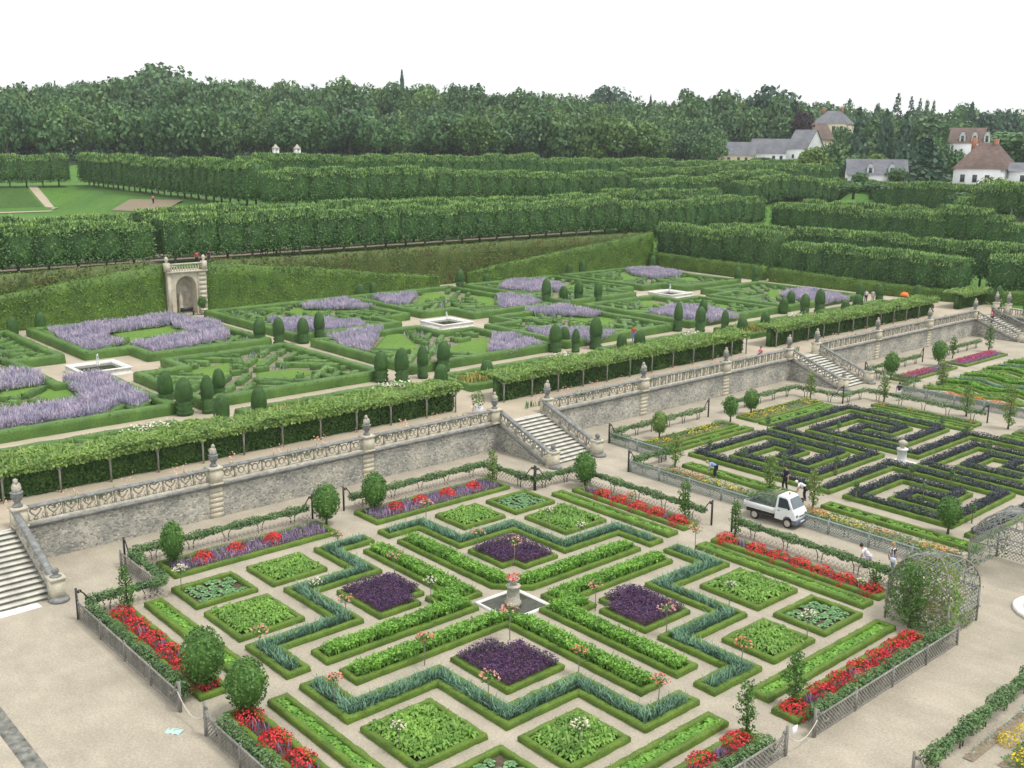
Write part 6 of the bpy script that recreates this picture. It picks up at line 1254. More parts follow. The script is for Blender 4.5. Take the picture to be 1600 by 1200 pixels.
def lime_row(a, b, n, label, group, base=None, sc=(1, 1, 1)):
    a = np.array(a, float); b = np.array(b, float); L = np.hypot(*(b-a)); n = n or max(2, int(round(L/3.55))); ang = math.atan2(b[1]-a[1], b[0]-a[0])-PI/2
    for i in range(n):
        p = a+(b-a)*(i+.5)/n; k = random.randrange(4); z = float(tz(p[0], p[1])[0]) if base is None else base; s = (sc[0]*random.uniform(.95, 1.05), sc[1]*(L/n)/3.55*random.uniform(.98, 1.04), sc[2]*random.uniform(.94, 1.06))
        rz = ang+(PI if random.random() < .5 else 0)
        if k not in _lu: o = LT[k]; _lu.add(k); o.location = (p[0], p[1], z); o.rotation_euler = (0, 0, rz); o.scale = s; tag(o, label, 'tree', group); KIDS[o.name] = [(c, []) for c in o.children]
        else: copy_tree(LT[k], (p[0], p[1], z), rz, label, group, s)
for r in range(1):
    lime_row((-91.3, -10), (-91.3, 20.6), None, 'clipped lime with box-shaped crown in the row left of the niche, trunks bare below', 'limes in the row left of the niche', sc=(1, 1, .98))
    lime_row((-97.5, -10), (-97.5, 20.6), None, 'clipped lime in the second row left of the niche, behind the first', 'limes in the second row left of the niche', sc=(1, 1, 1.05))
lime_row((-91.3, 22.4), (-91.3, 148), None, 'clipped lime in the long front row right of the niche above the brownish hedge', 'limes in the long front row right of the niche', sc=(1, 1, 1.08))
lime_row((-97.8, 22.4), (-97.8, 142), None, 'clipped lime in the second long row, only its top showing above the front row', 'limes in the second long row', sc=(1, 1, 1.16))
lime_row((-88, 150), (-38, 150), None, 'clipped lime in the long row turning right beyond the far hedge corner', 'limes in the row turning right', sc=(1, 1, 1.2))
lime_row((-86, 157), (-36, 157), None, 'clipped lime behind the row turning right', 'limes behind the row turning right', sc=(1, 1, 1.25))
lime_row((-84, 110.4), (-60.3, 110.4), None, 'clipped lime in the short row above the far garden hedge, left of the gap', 'limes in the short left row behind the far hedge', base=2.3, sc=(1, 1, 1.24))
lime_row((-58.3, 110.4), (-30, 110.4), None, 'clipped lime in the row above the far garden hedge, right of the gap', 'limes in the right row behind the far hedge', base=2.1, sc=(1, 1, 1.05))
lime_row((-28, 114), (-6, 126), None, 'clipped lime in the row curving back at the right edge above the hedge', 'limes in the row at the right edge', base=2.6)
lime_row((-82, 122), (-24, 122), None, 'clipped lime in the middle row between the far hedge row and the long row', 'limes in the middle row beyond the far hedge', base=3.0, sc=(1, 1, 1.1))
for y0, y1, k_ in ((51, 88, 1.12), (88, 135, .99), (135, 172, 1.08), (172, 215, 1.17)): lime_row((-116.5, y0), (-116.5, y1), None, 'clipped lime in the upper long row in front of the woods', 'limes in the upper long row', sc=(1, 1, k_))

lime_row((-218, 60), (-121, 52.5), None, 'clipped lime in the pale-trunked row down the right side of the grass basin', 'limes along the grass basin', sc=(1.1, 1, 1.3))
lime_row((-217, 30), (-217, 55), None, 'clipped lime in the row at the far side of the grass basin', 'limes at the far side of the grass basin', sc=(1.1, 1, 1.3))
for y0, y1, k_ in ((64, 140, 1.21), (140, 190, 1.06), (190, 252, .95)): lime_row((-150, y0), (-150, y1), None, 'clipped lime in the farthest long row, its top just in front of the woods', 'limes in the farthest long row', base=13.2, sc=(1, 1, k_))
lime_row((-120, 193), (-62, 190), None, 'clipped lime in the far square below the dormered white house', 'limes in the far square below the dormered house', base=8.0, sc=(1, 1, 1.25))
lime_row((-61, 189), (-52, 152), None, 'clipped lime on the right side of the far square', 'limes on the right side of the far square')
lime_row((-108, 130), (-108, 190), None, 'clipped lime in the slanting row left of the far square', 'limes in the slanting row left of the far square')
lime_row((-100, 152), (-100, 190), None, 'clipped lime on the left side of the far square', 'limes on the left side of the far square')
# two white posts with small caps in front of the wood
for i, px in enumerate((445, 477)):
    x, y = polar(px, 268); z = float(tz(x, y)[0]); t = thing('gate_pier', f'small white stone pier with a cap, {("left", "right")[i]} of two, in front of the dark wood', 'pier', (x, y, z), 0, 'two white gate piers before the wood')
    mb = MB(); box(mb, x-.6, y-.6, z-1, x+.6, y+.6, 20.7); put(mb, 'shaft', M['render_white'], t); mb = MB(); lathe(mb, [(1.1, 20.7), (1.1, 20.9), (.5, 21.4), (.1, 21.9)], (x, y, 0), 4); put(mb, 'cap', M['stone'], t)
# ---------------------------------------------------------------- woodland
def crown_tmpl(kind, seed):
    random.seed(seed); mb = MB()
    if kind == 'round':
        for k in range(9):
            a = k*2.4; f = (k+.5)/9; rr = .62*math.sin(PI*(.2+.7*f)); c = (math.cos(a)*rr*.9, math.sin(a)*rr*.9, .42+.95*f); q = random.uniform(.34, .5); ell_cards(mb, c, (q, q, q*.85), 90, .19, .6, 1.08, .6)
    elif kind == 'conifer':
        for k in range(14): f = k/13; r = .62*(1-f)**.8+.04; z = .25+1.75*f; ell_cards(mb, (0, 0, z), (r, r, .10+.05*(1-f)), int(20+60*(1-f)), .22, .5, 1.15, .4)
    elif kind == 'poplar': 
        for k in range(7): f = k/6; ell_cards(mb, (0, 0, .3+1.5*f), (.22*math.sin(PI*(.15+.75*f))+.04,)*2+(.22,), 45, .15, .5, 1.1, .6)
    V = np.concatenate(mb.v); F = np.concatenate([f for f, m in mb.f]); return V, F
CT = {k: [crown_tmpl(k, i) for i in range(4)] for k in ('round', 'conifer', 'poplar')}
random.seed(11)
wood = MB(); trunks = MB(); rs = np.random.default_rng(3)
pts = []
for px0, px1, d0, d1, n in ((-120, 1095, 318, 345, 130), (-120, 1100, 345, 400, 190), (-120, 1190, 400, 480, 250), (-120, 1260, 480, 600, 330), (1260, 1700, 520, 640, 60)):
    for _ in range(n): pts.append((rs.uniform(px0, px1), rs.uniform(d0, d1)))
for px, d in pts:
    x, y = polar(px, d); z = float(tz(x, y)[0]); hgt = rs.uniform(5.6, 9.0)*(1.25 if d > 400 else 1.05); r = hgt*rs.uniform(.70, .95)
    tv, tf = CT['round'][rs.integers(0, 4)]; S = np.array([r*.9, r*.9, hgt*1.02]); V, F = inst(tv, tf, np.array([[0, 0, 0.0]]), np.array([1.0]), np.array([rs.uniform(0, 6)])); lift = .34 if d < 345 and (380 < px < 780 or 930 < px < 1070) else .12
    wood.add(V*S*np.array([1, 1, 1.0 if lift < .2 else .8])+np.array([x, y, z+hgt*lift]), F, int(rs.choice([0, 0, 0, 1, 2])))
    tube(trunks, [(x, y, z-1), (x+rs.normal(0, .3), y, z+hgt*.9)], [.35, .18], 4, cap=False)
    if d < 350 and rs.random() < .8: 
        for _ in range(2): q = rs.normal(0, 2, 2); tube(trunks, [(x+q[0], y+q[1], z-1), (x+q[0]*1.3, y+q[1], z+hgt*1.0)], [.24, .14], 4, cap=False)
V = None
o = wood.build('woodland', [M['wood'], M['wood_mid'], M['wood_fresh']]); tag(o, 'dense green wood covering the hill behind the lime rows', 'woodland', None, 'stuff')
o = trunks.build('woodland_trunks', M['bark']); tag(o, 'thin pale trunks standing in the shade of the wood edge', 'woodland', None, 'stuff')
mb = MB(); 
for px in range(-150, 1180, 9):
    x, y = polar(px, 322+rs.uniform(-4, 6)); z = float(tz(x, y)[0]); ell_cards(mb, (x, y, z+1.4), (2.2, 2.2, 1.8), 34, .9, .6, 1.1)
tag(mb.build('undergrowth', M['wood_dark']), 'dark undergrowth along the foot of the wood', 'undergrowth', None, 'stuff')
# ---------------------------------------------------------------- individual trees on the skyline and round the houses
def far_tree(px, ytop, d, w_px, kind, mat, label, ybase=None):
    x, y, zt = ray(px, ytop, d); z = float(tz(x, y)[0])
    if ybase: z = max(z, ray(px, ybase, d)[2])
    H = max(2.0, zt-z); W = w_px/1641*d; name = {'round': 'broadleaf_tree', 'conifer': 'conifer_tree', 'poplar': 'poplar_tree'}[kind]; t = thing(name, label, 'tree', (x, y, z))
    m = MB(); tube(m, [(x, y, z-1), (x, y, z+H*.7)], [.3+H*.012, .12], 5); put(m, 'trunk', M['bark'], t)
    m = MB()
    for q in range(2 if kind == 'round' else 1):
        tv, tf = CT[kind][random.randrange(4)]; V, F = inst(tv, tf, np.array([[0, 0, 0.0]]), np.array([1.0]), np.array([random.uniform(0, 6)])); top = V[:, 2].max(); wd = np.abs(V[:, :2]).max()
        W = W*(2.0 if w_px < 13 else 1.15)
        m.add(V*np.array([W/2/wd, W/2/wd, H/top])+np.array([x, y, z]), F)
    put(m, 'crown', M[mat], t); return t
FT = [(247, 97, 560, 86, 'round', 'wood', 'large dome-shaped tree standing highest on the skyline at left'), (195, 119, 560, 50, 'round', 'wood', 'tree left of the large skyline dome'), (125, 124, 540, 36, 'round', 'wood', 'small pointed tree group on the left skyline'),
 (628, 106, 590, 20, 'conifer', 'wood_dark', 'dark ragged conifer alone on the skyline above the middle'),
 (85, 125, 560, 9, 'conifer', 'wood', 'small spire left of the pointed tree group'),
 (385, 121, 560, 42, 'round', 'wood', 'rounded crown on the skyline right of the large dome'), (405, 158, 330, 14, 'poplar', 'wood_light', 'slender pale poplar in front of the wood, left of the white piers'), (368, 188, 330, 11, 'poplar', 'wood_light', 'shorter pale poplar left of the slender one'),
 (953, 132, 520, 72, 'round', 'wood_dark', 'big bluish tree rising above the wood right of centre'), (1017, 146, 480, 16, 'conifer', 'wood_dark', 'dark conifer beside the notch in the skyline'), (1210, 130, 420, 78, 'round', 'wood_dark', 'big dark spreading tree on the skyline left of the villa'), (1080, 138, 430, 60, 'round', 'wood', 'broad crown on the skyline above the slate farm roofs'), (1135, 138, 440, 60, 'round', 'wood', 'second broad crown above the slate farm roofs'),
 (928, 214, 322, 44, 'round', 'wood_light', 'tawny yellow-green bush tree at the foot of the wood', ), (1288, 157, 540, 56, 'round', 'wood', 'tree behind the villa roof, left'), (1255, 170, 400, 32, 'round', 'copper', 'dark copper beech left of the villa'), (1222, 176, 400, 40, 'round', 'wood', 'bright green tree left of the copper beech'), (1175, 165, 400, 50, 'round', 'wood', 'tree above the slate farm house'),
 (1328, 153, 560, 7, 'poplar', 'wood_dark', 'thin poplar just right of the villa'), (1373, 160, 560, 14, 'round', 'wood_dark', 'small lone crown on the skyline right of the villa'), (1405, 144, 600, 10, 'poplar', 'wood_dark', 'tallest poplar of the skyline row right of the villa'), (1425, 149, 600, 8, 'poplar', 'wood_dark', 'second poplar of the skyline row'), (1439, 152, 600, 7, 'poplar', 'wood', 'third poplar of the skyline row'), (1450, 154, 600, 7, 'poplar', 'wood', 'fourth poplar of the skyline row'), (1460, 155, 600, 6, 'poplar', 'wood', 'last thin poplar of the skyline row'),
 (1345, 166, 330, 46, 'conifer', 'wood_dark', 'tall dark conifer right of the villa'), (1387, 168, 325, 44, 'conifer', 'wood_dark', 'middle tall dark conifer above the dormered white house'), (1418, 172, 320, 40, 'conifer', 'wood_dark', 'right tall dark conifer above the dormered white house'), (1455, 176, 400, 60, 'round', 'wood', 'round green crown below the poplar row'), (1380, 178, 380, 50, 'round', 'wood', 'green crown between the tall conifers'),
 (1452, 210, 275, 78, 'conifer', 'wood_dark', 'broad bushy dark conifer left of the white house with the brown roof', 310), (1271, 228, 290, 40, 'round', 'wood_light', 'yellowish green tree beside the brown gabled house', 275), (1310, 215, 330, 50, 'round', 'wood', 'green tree between brown gable and conifers', 290), (1340, 240, 300, 48, 'round', 'wood', 'green tree behind the dormered white house, left', 282), (1372, 240, 310, 26, 'round', 'wood_light', 'light green bush behind the dormered white house', 262),
 (1520, 157, 450, 34, 'conifer', 'wood_dark', 'pyramidal dark conifer on the right skyline'), (1545, 172, 450, 40, 'round', 'wood_dark', 'dark crown right of the pyramidal conifer'), (1580, 170, 460, 42, 'round', 'wood_dark', 'dark ragged crown at the right edge of the skyline'), (1505, 186, 420, 46, 'round', 'wood', 'green crown left of the roof with brown tiles'), (1570, 205, 340, 84, 'round', 'wood', 'big rounded green tree at the right edge behind the white buildings', 262),
 (1557, 276, 230, 52, 'round', 'wood_light', 'leafy green tree in front of the white house at the right edge', 335), (1590, 310, 215, 50, 'round', 'wood', 'dark green tree at the right edge beyond the lime rows', 350), (1505, 300, 240, 34, 'round', 'wood', 'low green bush beneath the white house', 316), (1335, 284, 235, 40, 'round', 'wood', 'low bush in the gap of the far lime square', 304), (1362, 284, 232, 40, 'round', 'wood', 'low bush right of the gap in the far lime square', 304), (1192, 246, 330, 34, 'round', 'wood', 'low bush below the middle farmhouse', 256), (1590, 420, 170, 60, 'round', 'wood', 'dark shrubbery at the right edge behind the hedge', 442)]
FT += [(1262, 192, 430, 30, 'round', 'wood', 'small green tree left of the villa facade'), (1316, 196, 425, 34, 'round', 'wood', 'green tree hiding the right foot of the villa'), (1290, 204, 420, 26, 'round', 'wood_light', 'light bush at the foot of the villa'), (1470, 214, 300, 36, 'round', 'wood', 'green tree left of the three-dormer house'), (1495, 232, 300, 34, 'round', 'wood', 'green tree in front of the three-dormer house'), (1545, 232, 310, 40, 'round', 'wood', 'green tree right of the three-dormer house'), (1345, 268, 258, 22, 'round', 'wood', 'bush at the left of the two-dormer house'), (1404, 262, 262, 30, 'round', 'wood', 'bush at the right end of the two-dormer house'),]
for a in FT: far_tree(*a[:7], ybase=a[7] if len(a) > 7 else None)
for i in range(46):
    px = 1190+i*9.5; d = random.uniform(470, 560) if px < 1345 else random.uniform(345, 560); far_tree(px, 203-22*math.sin(i*1.7)**2-6*random.random() if d > 460 else 214+10*random.random(), d, random.uniform(30, 52), 'round', 'wood', 'rounded green tree among the gardens of the village on the right slope')
for o in [o for o in bpy.data.objects if o.get('label', '').startswith('rounded green tree among')]: o['group'] = 'trees of the village slope'
# ---------------------------------------------------------------- houses
def house(px, ybase, d, wpx, hw, hr, deep, yaw, label, roof='slate', wall='render_white', wins=(), dormers=0, chim=(), hip=False, roof2=None):
    x, y, z = ray(px, ybase, d); W = wpx/1641*d; view = math.atan2(y-CAMP[1], x-CAMP[0]); rz = view-PI/2+yaw
    t = thing('house', label, 'house', (x, y, z), rz); D = deep
    def put0(mb, n, m): o = mb.build(n, m, t); return o
    mb = MB(); box(mb, -W/2, 0, -6, W/2, D, hw)
    if not hip: mb.add([(-W/2, 0, hw), (-W/2, D, hw), (-W/2, D/2, hw+hr), (W/2, 0, hw), (W/2, D, hw), (W/2, D/2, hw+hr)], [[0, 2, 1], [3, 4, 5]])
    put0(mb, 'wall', M[wall]); mb = MB(); e = .35; hx = D*.38 if hip else 0; o_ = W/2+e if not hip else W/2+e
    R = [(-o_, -e, hw-.15), (o_, -e, hw-.15), (o_, D+e, hw-.15), (-o_, D+e, hw-.15), (-o_+hx, D/2, hw+hr+.1), (o_-hx, D/2, hw+hr+.1)]
    mb.add(R, [[0, 1, 5, 4], [2, 3, 4, 5]], 1 if hip and roof2 else 0)
    if hip: mb.add(R, [[3, 0, 4]]); mb.add(R, [[1, 2, 5]], 1 if roof2 else 0)
    rf = put0(mb, 'roof', [M[roof], M[roof2 or roof]])
    for (cx, hh) in chim: mb = MB(); box(mb, cx*W/2-.45, D/2-.4, hw+hr*.5, cx*W/2+.45, D/2+.4, hw+hr+hh); mb.build('chimney', M['brick'], rf)
    for (cx, cz, ww, wh) in wins: mb = MB(); box(mb, cx*W/2-ww/2, -.05, cz, cx*W/2+ww/2, .05, cz+wh); wn = put0(mb, 'window', M['glass']); mb = MB(); box(mb, cx*W/2-ww/2-.12, -.04, cz-.15, cx*W/2+ww/2+.12, .03, cz-.02); mb.build('sill', M['stone_pale'], wn)
    for i in range(dormers):
        cx = -W*.12+i*W*.36; mb = MB(); zz = hw-.1; dh = hr*.78; fy = hr*0+.3
        mb.add([(cx-.8, fy, zz), (cx+.8, fy, zz), (cx+.8, fy, zz+dh*.6), (cx+.45, fy, zz+dh*.9), (cx, fy, zz+dh), (cx-.45, fy, zz+dh*.9), (cx-.8, fy, zz+dh*.6)], [[0, 1, 2, 3, 4, 5, 6]]); dm = mb.build('dormer', M['render_white'], t)
        mb = MB(); box(mb, cx-.35, fy-.04, zz+.4, cx+.35, fy+.02, zz+dh*.65); mb.build('window', M['glass'], dm)
        mb = MB(); mb.add([(cx-.95, fy-.1, zz+dh*.55), (cx, fy-.1, zz+dh*1.1), (cx+.95, fy-.1, zz+dh*.55), (cx-.95, D*.45, zz+dh*.55), (cx, D*.45, zz+dh*1.1), (cx+.95, D*.45, zz+dh*.55)], [[0, 1, 4, 3], [1, 2, 5, 4]]); mb.build('dormer_roof', M[roof], dm)
    return t
house(1145, 254, 380, 64, 2.6, 4.3, 8, .05, 'long low farmhouse with a grey slate roof, leftmost building', wins=[(-.2, .4, 1.0, 1.4), (.25, .4, .9, 1.4), (.6, .4, .9, 1.4)], wall='render_cream')
house(1205, 252, 385, 62, 2.6, 5.0, 9, -.1, 'middle farmhouse with a slate roof between its neighbours', wins=[(.1, .5, 1.0, 1.4), (.45, .5, 1.0, 1.4)])
house(1243, 254, 372, 34, 4.5, 6.2, 11, -.55, 'white barn with a steep slate roof at the right of the farm', wins=[(-.3, 1.5, .8, 1.2)])
house(1244, 232, 410, 46, 4.2, 4.5, 8, .5, 'house with a brown tiled roof and red chimneys behind the farm', roof='tile', wall='render_cream', chim=((.0, 2.0), (.5, 1.6)), wins=[(-.4, 1.4, 1, 1.4), (.3, 1.4, 1, 1.4)])
house(1294, 222, 450, 50, 7.2, 5.0, 12, -.25, 'tall cream villa with a hipped slate roof and two brick chimneys', wall='render_cream', hip=True, chim=((-.62, 1.6), (.45, 1.6)), wins=[(-.7, 4.0, 1.2, 2.2), (-.25, 4.0, 1.2, 2.2), (.25, 4.0, 1.2, 2.2), (.7, 4.0, 1.2, 2.2)])
house(1288, 240, 400, 30, 5.0, 5.5, 9, .7, 'brown gabled house below the villa', roof='tile', wall='render_cream')
house(1370, 284, 262, 82, 1.6, 3.4, 7, .12, 'white house with a dark slate roof and two tall dormers', dormers=2, wins=[(-.8, .3, .8, 1.1)])
house(1508, 236, 330, 44, 2.2, 4.2, 8, -.1, 'house with brown roof and three white dormers on the right slope', roof='tile', dormers=3)
house(1524, 303, 262, 68, 5.6, 5.6, 10, -.35, 'large white house with a hipped slate and brown roof at right', hip=True, chim=((-.6, 1.2), (.3, .9)), wins=[(-.6, 2.6, 1.0, 1.6), (-.1, 2.6, 1.0, 1.6), (.4, 2.6, 1.0, 1.6)], roof='slate', roof2='tile')
house(1605, 300, 262, 50, 4.6, 1.6, 9, .2, 'white outbuilding with a low slate roof at the right edge', wins=[(-.3, 2.2, 1.2, 1.4)])
house(1595, 352, 205, 30, 3.0, 2.0, 6, .3, 'small grey building at the right edge beyond the limes', wall='stone', roof='slate')
# ---------------------------------------------------------------- white pick-up truck (axis along +x)
t = thing('pickup_truck', 'small white flatbed truck loaded with green cuttings on the gravel path', 'truck', (1.45, 20.5, 0), .06)
W2 = .72
def pz(name, prof, y0, y1, mat, parent, inner=None):
    mb = MB(); n = len(prof); V = [(x, y0, z) for x, z in prof]+[(x, y1, z) for x, z in prof]; F = [list(range(n)), list(range(n, 2*n))[::-1]]+[[i, (i+1) % n+0, (i+1) % n+n, i+n][::-1] for i in range(n)]
    mb.add(V, F); return mb.build(name, M[mat], parent)
# cab with narrowed roof
cabp = [(.42, .42), (.42, 1.05), (.46, 1.86), (.62, 1.93), (1.08, 1.90), (1.22, 1.84), (1.62, 1.18), (1.78, .98), (1.83, .70), (1.83, .45), (1.62, .45), (1.56, .62), (1.40, .72), (1.18, .72), (1.03, .60), (.98, .42)]
mb = MB(); n = len(cabp); V = []
for s in (-1, 1):
    for x, z in cabp: V.append((x, s*(W2-(max(0, z-1.0)*.17)), z))
mb.add(V, [[i for i in range(n)], [n+i for i in range(n)][::-1]]+[[i, i+n, (i+1) % n+n, (i+1) % n] for i in range(n)]); cab = mb.build('cab', M['white_paint'], t)
bv = cab.modifiers.new('bevel', 'BEVEL'); bv.width = .035; bv.segments = 2; bv.angle_limit = .6
mb = MB(); hw = lambda z: W2-(max(0, z-1.0)*.17)
mb.add([(1.265, -hw(1.78)+.10, 1.80), (1.265, hw(1.78)-.10, 1.80), (1.60, W2-.10, 1.235), (1.60, -W2+.10, 1.235)], [[0, 1, 2, 3]]); V = mb.v[0]; V += np.array([.022, 0, .014]); mb.build('windscreen', M['windscreen'], t)
for s in (-1, 1):
    mb = MB(); P = [(.60, 1.78), (1.06, 1.78), (1.20, 1.70), (1.44, 1.22), (.60, 1.18)]; mb.add([(x, s*(hw(z)+.006), z) for x, z in P], [list(range(5))]); mb.build('side_window', M['glass'], t)
    mb = MB(); box(mb, .62, s*(W2+.012)-.008, .98, .74, s*(W2+.012)+.008, 1.02); mb.build('door_handle', M['black'], t)
    mb = MB(); ellipsoid(mb, (1.82, s*.50, .84), (.05, .13, .08), 8, 6, 0); mb.build('headlight', M['windscreen'], t)
    mb = MB(); box(mb, 1.38, s*(W2+.10)-.06, 1.22, 1.44, s*(W2+.10)+.06, 1.42); tube(mb, [(1.4, s*W2, 1.25), (1.4, s*(W2+.08), 1.3)], .012, 4); mb.build('wing_mirror', M['black'], t)
mb = MB(); box(mb, 1.60, -W2-.015, .30, 1.93, W2+.015, .60); o = mb.build('bumper', M['grey_plastic'], t); bv = o.modifiers.new('bevel', 'BEVEL'); bv.width = .05; bv.segments = 2
mb = MB(); box(mb, 1.842, -.26, .74, 1.85, .26, .80); mb.build('grille', M['black'], t)
mb = MB(); box(mb, 1.935, -.25, .42, 1.942, .25, .52); mb.build('number_plate', M['paper'], t)
mb = MB(); lathe(mb, [(.06, 0), (.06, .09), (.04, .12)], (.95, 0, 1.92), 8); mb.build('roof_beacon', M['cloth_orange'], t)
mb = MB(); box(mb, -1.62, -.62, .42, .42, .62, .60); mb.build('chassis', M['black'], t)
mb = MB(); box(mb, -1.72, -W2-.03, .70, .38, W2+.03, .76); 
for s in (-1, 1): box(mb, -1.72, s*(W2+.03)-.02, .76, .38, s*(W2+.03)+.02, 1.08)
box(mb, -1.75, -W2-.03, .72, -1.71, W2+.03, 1.08); box(mb, .36, -W2, .76, .40, W2, 1.10); o = mb.build('flatbed', M['white_paint'], t)
mb = MB()
for s in (-1, 1):
    for x in (-1.65, -.6, .35): tube(mb, [(x, s*(W2+.055), .72), (x, s*(W2+.055), 1.08)], .022, 5)
    box(mb, -1.0, s*.60-.02, .44, .2, s*.60+.02, .48)
mb.build('side_supports', M['white_paint'], t)
mb = MB(); tube(mb, [(.34, -.66, 1.0), (.34, -.62, 1.86), (.34, .62, 1.86), (.34, .66, 1.0)], .025, 5); tube(mb, [(-1.6, -.6, 1.2), (-.6, -.55, 1.75), (.34, -.6, 1.84)], .02, 4); tube(mb, [(-1.6, .6, 1.2), (-.6, .55, 1.7), (.34, .6, 1.84)], .02, 4); mb.build('rear_hoop', M['oldwood'], t)
mb = MB(); X = np.linspace(-1.66, .33, 14); Y = np.linspace(-.68, .68, 9); V = [(x, y, 1.02+.55*math.sin(PI*min(1, max(0, (x+1.75)/2.2)))**.7*(1-.35*abs(y)**2)+random.gauss(0, .035)) for x in X for y in Y]; F = [[i*9+j, (i+1)*9+j, (i+1)*9+j+1, i*9+j+1] for i in range(13) for j in range(8)]; mb.add(V, F); mb.build('netting_cover', M['netting'], t, True)
mb = MB(); V = np.array(V); P = V[rng.integers(0, len(V), 900)]+rng.normal(0, .06, (900, 3)); v, f = cards(P, np.tile([0, 0, 1.0], (900, 1)), .11, .6); mb.add(v, f); mb.build('green_cuttings', M['pear'], t)
for x in (-.98, 1.30):
    for s in (-1, 1):
        mb = MB(); V = []; prof = [(.19, -.08), (.27, -.08), (.30, -.05), (.30, .05), (.27, .08), (.19, .08)]; seg = 20
        for k in range(seg):
            a = 2*PI*k/seg
            for r, yy in prof: V.append((r*math.cos(a), yy, r*math.sin(a)))
        m_ = len(prof); F = [[k*m_+j, ((k+1) % seg)*m_+j, ((k+1) % seg)*m_+j+1, k*m_+j+1] for k in range(seg) for j in range(m_-1)]; mb.add(V, F); wh = mb.build('wheel', M['black'], t); wh.location = (x, s*.63, .30)
        mb = MB(); V = [(0, s*.07, 0)]+[(.20*math.cos(2*PI*k/16), s*.082, .20*math.sin(2*PI*k/16)) for k in range(16)]; mb.add(V, [[0, k+1, (k+1) % 16+1] for k in range(16)]); mb.build('hubcap', M['chrome'], wh)
t2 = thing('garden_rakes', 'long pale poles leaning on the truck bed behind the cab', 'tools', (1.4, 20.35, 1.4)); 
for k, (dx, dz) in enumerate(((0, .4), (.12, .25), (-.1, .3))): mb = MB(); tube(mb, [(-.9+.15*k, .2, -.15), (.55+dx, .05, .45+dz)], .016, 4); mb.build('pole', M['stone_pale'], t2)

